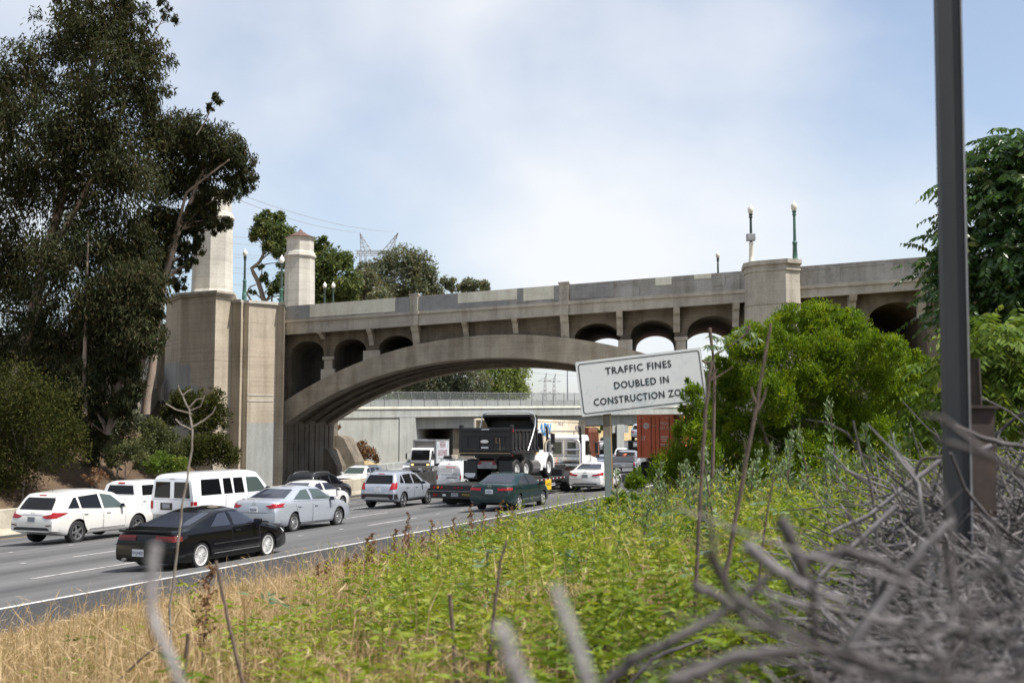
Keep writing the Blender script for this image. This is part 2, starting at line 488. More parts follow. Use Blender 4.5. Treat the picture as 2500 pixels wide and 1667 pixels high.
def asphalt(name, c1, c2, patch=.5, oils=.8):
    m = mat(name, c1, .85, spec=.25)
    n, l, b = nodes(m)
    streak = noise_node(n, l, 1.0, 6, .65, (1.1, .035, 1), TH)
    wide = noise_node(n, l, .25, 4, .6)
    fine = noise_node(n, l, 40, 3, .7)
    c = ramp(n, l, streak.outputs['Fac'], [(.34, c2), (.62, c1)]).outputs[0]
    c = mixc(n, l, c, ramp(n, l, wide.outputs['Fac'], [(.35, (.84, .84, .85)), (.65, (1.06, 1.05, 1.03))]).outputs[0], patch)
    c = mixc(n, l, c, ramp(n, l, fine.outputs['Fac'], [(.3, (.82, .82, .82)), (.7, (1.15, 1.15, 1.15))]).outputs[0], .6)
    def mth(op, a, v):
        k = n.new('ShaderNodeMath'); k.operation = op; l.new(a, k.inputs[0]); k.inputs[1].default_value = v; return k.outputs[0]
    la = n.new('ShaderNodeAttribute'); la.attribute_name = 'lat'; lo = n.new('ShaderNodeAttribute'); lo.attribute_name = 'lon'
    band = mth('COSINE', mth('MULTIPLY', mth('SUBTRACT', la.outputs['Fac'], D_EDGE + 1.85), 2 * math.pi / 3.75), 0)
    oil = noise_node(n, l, 1.0, 5, .6, (.9, .05, 1), TH)
    bo = n.new('ShaderNodeMath'); bo.operation = 'MULTIPLY'; l.new(band, bo.inputs[0]); l.new(oil.outputs['Fac'], bo.inputs[1])
    c = mixc(n, l, c, ramp(n, l, bo.outputs[0], [(.05, (1, 1, 1)), (.55, (.68, .68, .69))]).outputs[0], oils)
    jt = mth('FRACT', mth('MULTIPLY', lo.outputs['Fac'], 1 / 4.6), 0)
    c = mixc(n, l, c, ramp(n, l, jt, [(.0, (.45, .45, .45)), (.012, (1, 1, 1))]).outputs[0], oils)
    cr = noise_node(n, l, .55, 6, .75)
    c = mixc(n, l, c, ramp(n, l, cr.outputs['Fac'], [(.488, (1, 1, 1)), (.498, (.55, .55, .55)), (.504, (.55, .55, .55)), (.512, (1, 1, 1))]).outputs[0], .35)
    l.new(c, b.inputs['Base Color']); bump(n, l, b, fine.outputs['Fac'], .3, .01)
    return m
M['lane'] = asphalt('worn_grey_pavement', (.138, .138, .140), (.080, .080, .084))
M['lane_dark'] = asphalt('dark_shoulder_asphalt', (.047, .048, .053), (.036, .037, .042), .5, 0.0)
M['line'] = worn('worn_white_line', (.56, .56, .55), (.24, .24, .24), .7, 0, 5, .32, .52, False)
M['line_yellow'] = worn('worn_yellow_line', (.50, .30, .06), (.36, .22, .06), .7, 0, 4, .3, .5, False)
SS = np.concatenate((np.arange(-30, 30, 5), np.arange(30, 180, 4), np.arange(180, 621, 40)))
zr = lambda x, y, d: road_z(d)
grid_sd('right_shoulder', SS, [11.0, 12.2, 13.6, 14.9], zr, M['lane_dark'])
grid_sd('freeway', SS, np.linspace(14.9, 33.8, 12), zr, M['lane'])
grid_sd('left_shoulder', SS, [33.8, 34.8, 35.75], zr, M['lane_dark'])
grid_sd('opposite_freeway', SS, np.linspace(36.2, 47.6, 6), lambda x, y, d: 0 * d + Z_OPP, M['lane'])
lm = MB()
def mark(s0, s1, d0, d1, mt=0, zf=road_z, lift=.006):
    ss = np.arange(s0, s1 + .01, max(.5, min(4, (s1 - s0)))) if s1 - s0 > 4 else np.array([s0, s1])
    A, B = road_xy(ss, ss * 0 + d0), road_xy(ss, ss * 0 + d1)
    v = [(*A[i], float(zf(d0)) + lift) for i in range(len(ss))] + [(*B[i], float(zf(d1)) + lift) for i in range(len(ss))]
    n = len(ss)
    lm.add(v, [(i, i+1, n+i+1, n+i) for i in range(n-1)], mt)
mark(-20, 300, 14.86, 15.02)
mark(-20, 300, 33.45, 33.58, 1)
for d, ph in ((18.7, 3.9), (22.4, 9.0), (26.4, 2.6), (30.0, 7.0)):
    for k in range(-2, 19):
        s = ph + 14.6 * k
        mark(s, s + 3.7, d - .05, d + .05)
        for j in range(4):
            q = s + 5.6 + 2.4 * j
            mark(q, q + .16, d - .07, d + .07, 0, road_z, .02)
for k in range(-1, 20):
    mark(2 + 14.6 * k, 5.7 + 14.6 * k, 41.5, 41.62, 0, lambda d: Z_OPP)
o = lm.build('lane_markings', [M['line'], M['line_yellow']]); tag(o, kind='structure')

def soil(name, stops, sc=.8):
    m = mat(name, stops[0][1], .95, spec=.15)
    n, l, b = nodes(m)
    t = noise_node(n, l, sc, 8, .7)
    r_ = ramp(n, l, t.outputs['Fac'], stops)
    f = noise_node(n, l, 14, 5, .7)
    c = mixc(n, l, r_.outputs[0], ramp(n, l, f.outputs['Fac'], [(.3, (.6, .58, .55)), (.7, (1.2, 1.2, 1.2))]).outputs[0], .8)
    l.new(c, b.inputs['Base Color']); bump(n, l, b, f.outputs['Fac'], .8, .06)
    return m
M['soil'] = soil('weedy_soil', [(.35, (.085, .075, .035)), (.55, (.13, .105, .05)), (.7, (.10, .12, .03))])
M['dirt'] = soil('brown_hillside_dirt', [(.35, (.065, .045, .032)), (.55, (.125, .088, .06)), (.7, (.19, .14, .095))], .5)
M['dry'] = soil('dry_grass_hill', [(.35, (.30, .23, .12)), (.55, (.40, .31, .17)), (.7, (.17, .18, .07))], .06)
gz = lambda x, y, d: ground_z(x, y)
grid_sd('ground', np.concatenate((np.arange(-12, 40, .8), np.arange(40, 200, 4))), np.concatenate((np.linspace(-60, -8, 10), np.linspace(-7, 11.95, 30), [12.3])), gz, M['soil'])
grid_sd('hillside', np.arange(20, 96, 2.0), np.concatenate((np.linspace(47.55, 64, 16), [80, 120])), lambda x, y, d: hill_z(x, y), M['dirt'])
base = MB().box((0, 1000, -3.2), (4200, 4200, 1.0)).build('terrain', M['dry']); tag(base, kind='structure')

# concrete barriers
def barrier(name, label, d, s0, s1, zb, h, wB, wT, m):
    mb = MB(); ss = np.arange(s0, s1 + .1, 4.0); n = len(ss)
    prof = [(-wB, 0), (-wB, .08), (-wB*.62, .33), (-wT, h - .03), (-wT + .03, h), (wT - .03, h), (wT, h - .03), (wB*.62, .33), (wB, .08), (wB, 0)]
    k = len(prof); v = []
    for a in ss:
        P = road_xy(np.full(k, a), np.array([d + p[0] for p in prof]))
        v += [(P[j, 0], P[j, 1], zb + prof[j][1]) for j in range(k)]
    f = [(i*k + j, i*k + j + 1, (i+1)*k + j + 1, (i+1)*k + j) for i in range(n-1) for j in range(k-1)]
    f += [tuple(range(k)), tuple(range((n-1)*k, n*k))]
    mb.add(v, f)
    return tag(mb.build(name, m), label, 'barrier')
barrier('median_barrier', 'tan concrete median barrier between the two roadways', 36.0, -10, 330, -1.22, 1.1, .32, .14, M['barrier'])
barrier('roadside_barrier', 'pale low concrete barrier along the foot of the dry slope behind the oncoming cars', 47.4, 86, 150, Z_OPP - .02, .95, .25, .14, M['conc_wall'])

# ------------------------------------------------------------------ the arch bridge
ZT = 9.5 + CAM_Z                                       # top of the parapet
P1 = XY(686, 83.8)
BA = Vector((.862, -.507, 0)).normalized(); BB = Vector((.14, .99, 0)).normalized()
def BR(t, w, z): return Vector((P1.x, P1.y, 0)) + BA * t + BB * w + Vector((0, 0, z))
def bpix(px, py, w=0.0):
    """photo pixel -> (t, z) on the upright plane of the bridge face at depth w"""
    d = ray(px, py); o_ = BR(0, w, 0); nrm = Vector((BA.y, -BA.x, 0))
    k = (o_ - Vector((0, 0, CAM_Z))).dot(nrm) / d.dot(nrm)
    p = Vector((0, 0, CAM_Z)) + d * k
    return (p - o_).dot(BA), p.z
bridge = empty('arch_bridge', (P1.x, P1.y, 0), 0, 'tan concrete open-spandrel arch bridge crossing over the freeway traffic', 'bridge')
bridge.matrix_world = Matrix.Identity(4)
bridge.location = (0, 0, 0)
WA, WB_ = 1.0, 13.0                                    # faces of the spandrels across the bridge
def curve_from(pix, w, k=1.063):
    pts = sorted(bpix(x * k, y * k, w) for x, y in pix)
    t = np.array([p[0] for p in pts]); z = np.array([p[1] for p in pts])
    c = np.polyfit(t, z, 4)
    return lambda q: np.polyval(c, q)
ext = curve_from([(648, 925), (700, 893), (760, 862), (845, 823), (900, 806), (950, 793), (1060, 776), (1120, 770), (1180, 768), (1240, 770), (1290, 773), (1340, 781), (1400, 794), (1480, 811)], WA - .3)
inn = curve_from([(650, 977), (700, 942), (750, 914), (810, 884), (870, 862), (955, 840), (1050, 828), (1140, 823), (1190, 822), (1245, 825), (1310, 834), (1380, 851)], WA - .3)
T_END = bpix(1818, 700, 0)[0]
T_PIER0, T_PIER1 = T_END, bpix(1948, 700, 0)[0]
tt = np.linspace(0, T_END, 100)
def ext_z(t):
    return float(ext(t))
def inn_z(t):
    return float(min(inn(t), ext(t) - .75))
def strip(mb, ts, lo, hi, w0, w1, mat_=0):
    """solid between the curves lo and hi, running from w0 to w1 across the bridge"""
    n = len(ts); v = []
    for w in (w0, w1):
        for i in range(n): v += [BR(ts[i], w, lo[i]), BR(ts[i], w, hi[i])]
    f = []
    for i in range(n - 1):
        a, b = 2*i, 2*i + 2; A, B = a + 2*n, b + 2*n
        f += [(a, b, b+1, a+1), (A, A+1, B+1, B), (a, A, B, b), (a+1, b+1, B+1, A+1)]
    f += [(0, 1, 2*n+1, 2*n), (2*n-2, 4*n-2, 4*n-1, 2*n-1)]
    mb.add(v, f, mat_)
E_, I_ = [ext_z(t) for t in tt], [inn_z(t) for t in tt]
mb = MB(); strip(mb, tt, I_, E_, WA - .35, 2.6)
mb.build('arch_rib', M['conc_arch'], bridge, True, 30)
mb = MB()
strip(mb, tt, [z + .28 for z in I_], [z - .02 for z in E_], 2.6, 5.2)
strip(mb, tt, [z + .10 for z in I_], [z - .02 for z in E_], 5.2, 6.0)
strip(mb, tt, [z + .34 for z in I_], [z - .02 for z in E_], 6.0, 8.4)
strip(mb, tt, [z + .16 for z in I_], [z - .02 for z in E_], 8.4, 9.2)
strip(mb, tt, [z + .34 for z in I_], [z - .02 for z in E_], 9.2, 11.4)
mb.build('arch_barrel', M['conc_shade'], bridge, True, 30)
mb = MB(); strip(mb, tt, I_, E_, 11.4, WB_)
mb.build('arch_rib', M['conc_arch'], bridge, True, 30)

# spandrel with arched openings (cross walls run right through)
z_par_t = lambda t: ZT + 0 * t
def zline(pix0, pix1, w=0.0, k=1.063):
    a, b = bpix(pix0[0]*k, pix0[1]*k, w), bpix(pix1[0]*k, pix1[1]*k, w)
    return lambda t: a[1] + (b[1] - a[1]) * (t - a[0]) / (b[0] - a[0])
zp = zline((648, 704), (1708, 622))                    # parapet top
zc = zline((648, 736), (1708, 665))                    # ledge below the parapet
zf = zline((648, 769), (1708, 694))                    # underside of the fascia
open_px = [((668, 745), 783), ((768, 842), 778), ((870, 952), 770), ((1318, 1424), 742), ((1448, 1550), 735), ((1578, 1697), 725)]
holes = []
for (x0, x1), yt in open_px:
    a, b = bpix(x0*1.063, 800, WA)[0], bpix(x1*1.063, 800, WA)[0]
    ztop = bpix((x0 + x1)/2*1.063, yt*1.063, WA)[1]
    holes.append((a, b, ztop))
def spandrel(mb, w0, w1, ta, tb, holes, floor):
    cuts = sorted({ta, tb, *[h[0] for h in holes], *[h[1] for h in holes]})
    for c0, c1 in zip(cuts[:-1], cuts[1:]):
        hole = next((h for h in holes if h[0] - 1e-6 <= c0 and c1 <= h[1] + 1e-6), None)
        if hole and hole[0] == c0:
            ts = np.concatenate((np.linspace(c0, c0 + .15*(c1-c0), 7), np.linspace(c0 + .15*(c1-c0), c1 - .15*(c1-c0), 12)[1:], np.linspace(c1 - .15*(c1-c0), c1, 7)[1:]))
            hw, tcn = (c1 - c0) / 2, (c0 + c1) / 2
            rise = min(1.25, hw * .62)
            lo = [max(floor(t) - .1, hole[2] - rise + rise * math.sqrt(max(0, 1 - ((t - tcn) / hw) ** 2))) for t in ts]
        else:
            ts = np.linspace(c0, c1, max(2, int((c1 - c0) / .6)))
            lo = [floor(t) - .1 for t in ts]
        strip(mb, ts, lo, [zf(t) + .1 for t in ts], w0, w1)
flo = ext_z
mb = MB(); spandrel(mb, WA, WB_, 0.02, T_END, holes, flo)
mb.build('spandrel_wall', M['conc_shade'], bridge, True, 25)
# pilaster pads and moulded edges of the spandrel columns
for a, b in ((holes[0][1], holes[1][0]), (holes[1][1], holes[2][0]), (holes[3][1], holes[4][0]), (holes[4][1], holes[5][0])):
    mb = MB(); c = (a + b) / 2; wd = (b - a)
    zb, zt_ = ext_z(c), min(holes[0][2], holes[1][2]) if c < 15 else holes[4][2]
    zt_ = zf(c) - 2.0
    for w_, z0, z1, pw in ((.30, zb - .4, zb + .55, 1.35), (.16, zb + .55, zt_, .78), (.26, zt_, zt_ + .22, 1.1)):
        strip(mb, [c - wd*pw/2, c + wd*pw/2], [z0]*2, [z1]*2, WA - w_, WA + .05)
    mb.build('spandrel_column', M['conc'], bridge)
# overhanging fascia, ledge, parapet, on both sides
T0, T1 = 0.05, T_END + .3
def run(mb, t0, t1, zlo, zhi, w0, w1, mt=0, n=14):
    ts = np.linspace(t0, t1, n)
    strip(mb, ts, [zlo(t) for t in ts], [zhi(t) for t in ts], w0, w1, mt)
T_R = T_PIER1 + 30
for side, (wa, wb, wc, wd_, we, wf) in enumerate(((0, .35, -.12, .35, 0, .30), (13.7, 14.0, 13.65, 14.1, 13.7, 14.0))):
    mb = MB()
    lo_ = lambda t: zf(t)
    run(mb, T0, T_R, lambda t: zf(t) + .14, lambda t: zc(t) - .20, wa, wb)
    run(mb, T0, T_R, lambda t: zf(t), lambda t: zf(t) + .14, wa - .07, wb + .06)
    run(mb, T0, T_R, lambda t: zc(t) - .20, zc, wc, wd_)
    mb.build('fascia_beam', M['conc'], bridge)
    mb = MB()
    run(mb, T0, T_R, zc, lambda t: zp(t) - .10, we + .06, wf)
    run(mb, T0, T_R, lambda t: zp(t) - .10, zp, we + .02, wf + .04)
    # raised frames round the recessed panels
    for k in range(24):
        ta = 0.4 + k * 2.95
        if ta + 2.7 > T_R: break
        run(mb, ta - .25, ta + .25, lambda t: zc(t), lambda t: zp(t) - .12, we + .03, we + .10, 0, 2)
        run(mb, ta + .25, ta + 2.7, lambda t: zp(t) - .24, lambda t: zp(t) - .10, we + .03, we + .10, 0, 3)
    mb.build('parapet', M['conc_grey'], bridge)
# cover-up paint on the outside of the parapet
def patch(px0, px1, m, f0=0.0, f1=1.0, off=.0):
    ta, tb = bpix(px0, 700)[0], bpix(px1, 700)[0]
    mb = MB()
    run(mb, ta, tb, lambda t: zc(t) + (zp(t) - zc(t)) * f0 + .004, lambda t: zc(t) + (zp(t) - zc(t)) * f1 - .006, .012 - off, .045, 0, 4)
    mb.build('painted_patch', m, bridge)
for x0, x1, m, f0, f1, of in ((690, 757, 'grey_paint', .02, 1, 0), (757, 965, 'cream_paint', .1, 1, 0), (965, 1000, 'grey_paint', 0, 1, 0), (1024, 1118, 'grey_paint', .0, .95, 0),
                              (1118, 1262, 'cream_paint', .34, 1, .002), (1118, 1240, 'grey_paint', 0, .33, 0), (1262, 1278, 'grey_paint', .1, 1, 0), (1278, 1352, 'cream_paint', .2, 1, 0), (1352, 1366, 'grey_paint', .1, 1, 0),
                              (1392, 1500, 'grey_paint', .1, .9, 0), (1500, 1560, 'conc_grey', .0, .6, 0), (1600, 1640, 'cream_paint', .55, 1, 0), (1695, 1737, 'cream_paint', .75, 1, 0), (1740, 1770, 'conc_grey', .3, 1, 0)):
    patch(x0, x1, M[m], f0, f1, of)
# posts with scroll brackets, and plain brackets
def bracket(t, deep, post):
    ls = 'bracket'
    mb = MB()
    w = .30 if post else .21
    prof = [(-.10, 0), (1.0, 0), (1.0, -deep), (.86, -deep), (.80, -deep*.82), (.55, -deep*.6), (.42, -deep*.34), (.16, -deep*.26), (-.02, -.14)]
    pts = [BR(t - w, a, zf(t) + .02 + z) for a, z in prof]
    mb.prism(pts, BA * (2 * w))
    mb.build('bracket', M['conc'], bridge)
    if post:
        mb = MB()
        run(mb, t - .34, t + .34, lambda q: zf(q) - .02, lambda q: zp(q) + .06, -.20, .42, 0, 2)
        run(mb, t - .40, t + .40, lambda q: zp(q) + .06, lambda q: zp(q) + .16, -.26, .48, 0, 2)
        run(mb, t - .40, t + .40, lambda q: zc(q) - .22, lambda q: zc(q) + .02, -.26, .2, 0, 2)
        mb.build('parapet_post', M['conc'], bridge)
for px, deep, post in ((780, .45, 0), (900, 1.15, 0), (1011, 1.5, 1), (1133, 1.0, 0), (1255, .95, 0), (1377, 1.7, 1), (1512, 1.5, 0), (1652, 1.5, 0), (1798, 1.4, 0), (2085, 1.3, 0), (2258, 1.5, 0)):
    t = bpix(px, 780, 0)[0]
    if px > 1900: t = min(t, T_R - 1)
    bracket(t, deep, post)
# roadway slab
mb = MB(); run(mb, -30, T_R, lambda t: zf(t) + .12, lambda t: zc(t) - .21, .36, 13.69)
mb.build('deck_slab', M['conc_shade'], bridge)
# right-hand pier: half octagon in front of the face, with a cross wall behind
mb = MB()
ta, tb = T_PIER0, T_PIER1
zpier = zp((ta + tb) / 2) + .30
plan = [(ta, 1.0), (ta, -.75), (ta + .5, -1.35), (tb - .85, -1.35), (tb + .08, -.45), (tb + .08, 1.0)]
mb.prism([BR(t, w, -1) for t, w in plan], (0, 0, zpier - .22 + 1))
cx = [(t + (-.12 if t < (ta+tb)/2 else .12), w - (.13 if w < 0 else 0)) for t, w in plan]
mb.prism([BR(t, w, zpier - .22) for t, w in cx], (0, 0, .24))
cx2 = [(t + (-.05 if t < (ta+tb)/2 else .05), w - (.06 if w < 0 else 0)) for t, w in plan]
mb.prism([BR(t, w, zpier - .60) for t, w in cx2], (0, 0, .10))
mb.prism([BR(t, w, zc(tb) - 1.1) for t, w in cx2], (0, 0, .05))
mb.build('pier', M['conc'], bridge)
mb = MB(); strip(mb, [ta, tb], [-1, -1], [zf(ta) + .1, zf(tb) + .1], 1.0, WB_)
mb.build('pier_wall', M['conc_shade'], bridge)
# right approach span: arched cross openings in shade
ha = bpix(2120, 780, WA)[0]; hb = min(bpix(2262, 780, WA)[0], T_R - 2)
h2 = [(tb + 1.2, ha - 1.0, zf(tb) - 1.5), (ha, hb, bpix(2180, 738, WA)[1])]
mb = MB(); spandrel(mb, WA, WB_, tb, T_R, h2, lambda t: 0.0)
mb.build('approach_wall', M['conc_shade'], bridge, True, 25)

mb = MB(); strip(mb, [tb + .2, tb + 9.0], [0, 0], [zf(tb) + .1] * 2, WB_ - .8, WB_ - .3); strip(mb, [tb + 9.4, T_R], [0, 0], [zf(tb) + .1] * 2, WB_ - .8, WB_ - .3)  # added wall closing the openings so no daylight shows through
mb.build('light_blocking_wall', M['conc_shade'], bridge)

# left abutment: chamfered walls traced in plan (pixel column, distance)
def plan_pts(lst): return [XY(p, D) for p, D in lst]
def plan_prism(mb, pts, z0, z1, mt=0):
    mb.prism([(p.x, p.y, z0) for p in pts], (0, 0, z1 - z0), mt)
def grow(pts, k):
    c = sum((Vector((p.x, p.y)) for p in pts), Vector((0, 0))) / len(pts)
    return [p + (p - c).normalized() * k for p in pts]
wing = plan_pts([(560, 80.75), (583, 80.15), (589, 81.0), (602, 80.7), (672, 82.1), (690, 81.7), (697, 97), (520, 97)])
def ypix(py, D): return W(1250, py, D).z
zw = ypix(742, 81.2)
M['abut_paint'] = concrete('abutment_concrete', (.48, .425, .345), (.37, .325, .26), .4, .5, .4)
mb = MB(); plan_prism(mb, wing, -2, zw)
mb.build('abutment_wall', M['abut_paint'], bridge)
mb = MB(); plan_prism(mb, grow(wing, .14), zw, zw + .22)
mb.build('abutment_coping', M['conc_light'], bridge)
lit = wing[3], wing[4]
def wall_panel(a, b, f0, f1, z0, z1, m, off=.012, name='painted_patch'):
    d = (b - a); nrm = Vector((d.y, -d.x)).normalized()
    q0, q1 = a + d * f0 + nrm * off, a + d * f1 + nrm * off
    mb = MB(); mb.prism([(q0.x, q0.y, z0), (q1.x, q1.y, z0), (q1.x, q1.y, z1), (q0.x, q0.y, z1)], (-nrm.x*.03, -nrm.y*.03, 0))
    mb.build(name, m, bridge)
Dm = 81.4
wall_panel(*lit, .06, .94, ypix(965, Dm), ypix(826, Dm), M['conc_pink'], .010)
wall_panel(*lit, .0, .97, -2, ypix(1032, Dm), M['conc_wall'], .012)
wall_panel(*lit, .02, .9, ypix(966, Dm), ypix(963, Dm), M['conc_light'], .03, 'wall_band')
wall_panel(*lit, .02, .9, ypix(980, Dm), ypix(977, Dm), M['conc_light'], .03, 'wall_band')
octo = plan_pts([(398, 84.5), (434, 81.3), (520, 79.6), (561, 80.75), (575, 88), (440, 91)])
zo = ypix(722, 80)
mb = MB(); plan_prism(mb, octo, 0, zo)
mb.build('tower_base', M['abut_paint'], bridge)
mb = MB(); plan_prism(mb, grow(octo, .16), zo, zo + .16); plan_prism(mb, grow(octo, .30), zo + .16, zo + .34)
mb.build('base_cornice', M['conc'], bridge)
wall_panel(octo[1], octo[2], .0, .33, 2, ypix(888, 80), M['conc_wall'], .012)
wall_panel(octo[1], octo[2], .30, .55, 2, ypix(940, 80), M['conc_wall'], .010)
wall_panel(octo[0], octo[1], .0, 1.0, 2, ypix(884, 82), M['conc_wall'], .012)
# springing wall under the arch, dark in the shade, and its stepped buttresses
mb = MB()
strip(mb, [-6, 0.0], [-2, -2], [zf(0) + .1] * 2, WA - .4, WB_ + 1.5)
for k in range(9):
    strip(mb, [-.1, .03 + .02 * (k % 3)], [-2] * 2, [inn_z(0) + .1] * 2, 1.4 + k * 1.3 + .2 * (k % 2), 2.1 + k * 1.3)
mb.build('springing_wall', M['conc_shade'], bridge)
mb = MB(); strip(mb, [-14, -6], [-2, -2], [zf(0) + .1] * 2, 3.0, WB_)
mb.build('abutment_core', M['conc_shade'], bridge)
# tall left approach wall behind the trees
mb = MB()
run(mb, -60, -7.5, lambda t: 2.0, lambda t: zc(0) - .3, 2.2, 3.0)
run(mb, -60, -7.5, lambda t: zc(0) - .3, lambda t: zp(0) - .4, 2.1, 2.5)
for k in range(11): run(mb, -58 + k*4.6, -57.3 + k*4.6, lambda t: 2.0, lambda t: zc(0) - .4, 1.9, 2.2, 0, 2)
mb.build('approach_wall', M['conc_shade'], bridge)

def oct_pts(c, r, rot=0.0): return [Vector((c.x + r*math.cos(rot + math.pi/8 + k*math.pi/4), c.y + r*math.sin(rot + math.pi/8 + k*math.pi/4))) for k in range(8)]
def tower(px, D, zb, ybelt, yeave, ypeak, r, nm):
    """octagonal tower with a flared foot, a moulded belt and a small tiled roof"""
    c = XY(px, D); rot = R(-14)
    zB, zE, zP = ypix(ybelt, D), ypix(yeave, D), ypix(ypeak, D)
    prof = [(1.10, zb), (1.10, zb + .25), (1.05, zb + .45), (1.03, zb + .5), (.97, zB - .25), (1.0, zB - .2), (1.0, zB - .12), (1.07, zB - .06), (1.08, zB + .06), (1.02, zB + .14), (1.0, zB + .30), (.90, zB + .46), (.89, zE - .22), (.93, zE - .16), (.95, zE - .06), (1.0, zE)]
    mb = MB(); v = []; n = 8
    for k, z in prof: v += [(p.x, p.y, z) for p in oct_pts(c, r * k, rot)]
    f = [(i*n + j, i*n + (j+1) % n, (i+1)*n + (j+1) % n, (i+1)*n + j) for i in range(len(prof)-1) for j in range(n)] + [tuple(range(n-1, -1, -1))]
    mb.add(v, f)
    t = mb.build('tower', M['conc_light'], bridge)
    mb = MB(); v = []
    rp = [(1.04, zE), (1.05, zE + .05), (.55, zE + (zP - zE) * .38), (.16, zE + (zP - zE) * .74), (.02, zP)]
    for k, z in rp: v += [(p.x, p.y, z) for p in oct_pts(c, r * k, rot)]
    mb.add(v, [(i*n + j, i*n + (j+1) % n, (i+1)*n + (j+1) % n, (i+1)*n + j) for i in range(len(rp)-1) for j in range(n)] + [tuple(range(n-1, -1, -1))])
    mb.build('roof', M['tile'], t)
tower(510, 84, zo + .34, 534, 476, 455, 1.50, 'near')
tower(726, 104, ypix(752, 104) - 2.5, 627, 582, 559, 1.42, 'far')
# side stair beside the abutment
mb = MB()
sa = XY(352, 82.5)
for k in range(14):
    mb.box((sa.x - .05*k, sa.y + .28 * k, hill_z(sa.x, sa.y) - .2 + .17 * k), (2.6, .30, .36))
mb.build('stair', M['conc_shade'], bridge)
mb = MB(); c = XY(330, 82)
mb.prism([(c.x, c.y, 3), (c.x, c.y + 4.2, 4.6), (c.x, c.y + 4.2, 8.2), (c.x, c.y + 1.2, 7.7), (c.x, c.y + .9, 7.0), (c.x, c.y, 6.0)], (.35, 0, 0))
mb.box((c.x + .1, c.y + 3.4, 7.6), (.9, .9, 2.6))
mb.build('stair_wall', M['conc_light'], bridge)
mb = MB()
for k in range(4): mb.cyl((sa.x + 1.2, sa.y + k * 1.1, 5.0 + k*.5), (sa.x + 1.2, sa.y + k * 1.1, 6.3 + k*.5), .03)
mb.tube([(sa.x + 1.2, sa.y, 6.3), (sa.x + 1.2, sa.y + 3.3, 7.8)], .03)
mb.build('handrail', M['grey_steel'], bridge)
# stepped dark buttresses beside the springing wall
mb = MB()
q = XY(826, 97); q2 = XY(792, 94)
for c, hh, ln in ((q, 4.0, 2.3), (q2, 2.7, 1.6)):
    z0 = ypix(1165, c.y)
    mb.prism([(c.x - ln*.5, c.y, z0 - 1), (c.x + ln*.62, c.y + .6, z0 - 1), (c.x + ln*.62, c.y + .6, z0 + hh*.33), (c.x + ln*.18, c.y + .3, z0 + hh*.85), (c.x + ln*.02, c.y + .2, z0 + hh*.9), (c.x - ln*.5, c.y, z0 + hh*.9)], (.4, 3.0, 0))
mb.build('buttress', M['conc_shade'], bridge)

# ------------------------------------------------------------------ lamps on the bridge
def lamp(px, ytop, ybase, D, label, green='green_metal', foot='green_metal', globe='globe', box=False):
    c = XY(px, D); zb, zt = ypix(ybase, D), ypix(ytop, D); H = zt - zb
    e = empty('bridge_lamp', (c.x, c.y, zb), 0, label, 'street lamp', 'lamp standards along the bridge')
    k = H / 4.2
    mb = MB(); mb.lathe([(.20*k, -.3), (.20*k, .35*k), (.16*k, .42*k), (.17*k, .5*k), (.135*k, 1.3*k), (.17*k, 1.36*k), (.17*k, 1.46*k), (.12*k, 1.52*k)], 10, caps=True)
    mb.build('lamp_base', M[foot], e, True)
    mb = MB(); mb.lathe([(.105*k, 1.5*k), (.085*k, 3.2*k), (.14*k, 3.26*k), (.14*k, 3.31*k), (.10*k, 3.34*k), (.12*k, 3.42*k), (.16*k, 3.5*k), (.10*k, 3.54*k)], 10, caps=True)
    mb.build('lamp_post', M[green], e, True)
    mb = MB(); mb.lathe([(.10*k, 3.52*k), (.19*k, 3.66*k), (.21*k, 3.82*k), (.17*k, 3.96*k), (.08*k, 4.04*k), (.05*k, 4.12*k), (.015*k, 4.2*k)], 12, caps=True)
    mb.build('lamp_globe', M[globe], e, True)
    if box:
        MB().box((-.02, -.02, 1.85*k), (.50, .34, .42), bev=.03).build('control_box', M['grey_steel'], e)
def lamp_d(px, w): return BR(bpix(px, 640, w)[0], w, 0).y
lamp(1842, 499, 644, lamp_d(1842, -.5), 'green bridge lamp with a grey box on its post, on the pier', 'dark_lamp', 'globe', 'globe', True)
lamp(1950, 490, 646, lamp_d(1950, .12), 'green bridge lamp with a green foot, right and taller of the pair on the pier', 'green_metal', 'green_metal')
lamp(1759, 613, 720, 84, 'small bridge lamp standing behind the parapet left of the big pier', 'dark_lamp', 'green_metal')
lamp(590, 607, 727, 82.0, 'dark bridge lamp on the abutment corner between the two white towers', 'dark_lamp', 'green_metal')
lamp(681, 622, 752, 96, 'dark bridge lamp with a white globe close beside the second tower', 'dark_lamp', 'green_metal', 'globe_white')
lamp(658, 690, 775, 112, 'smallest bridge lamp, in front of the crooked tree trunk', 'dark_lamp', 'green_metal', 'globe_white')
lamp(788, 688, 785, 118, 'far bridge lamp, left of the two just right of the second tower', 'dark_lamp', 'dark_lamp', 'globe_white')
lamp(809, 688, 785, 119, 'far bridge lamp, right of the two just right of the second tower', 'dark_lamp', 'dark_lamp', 'globe_white')

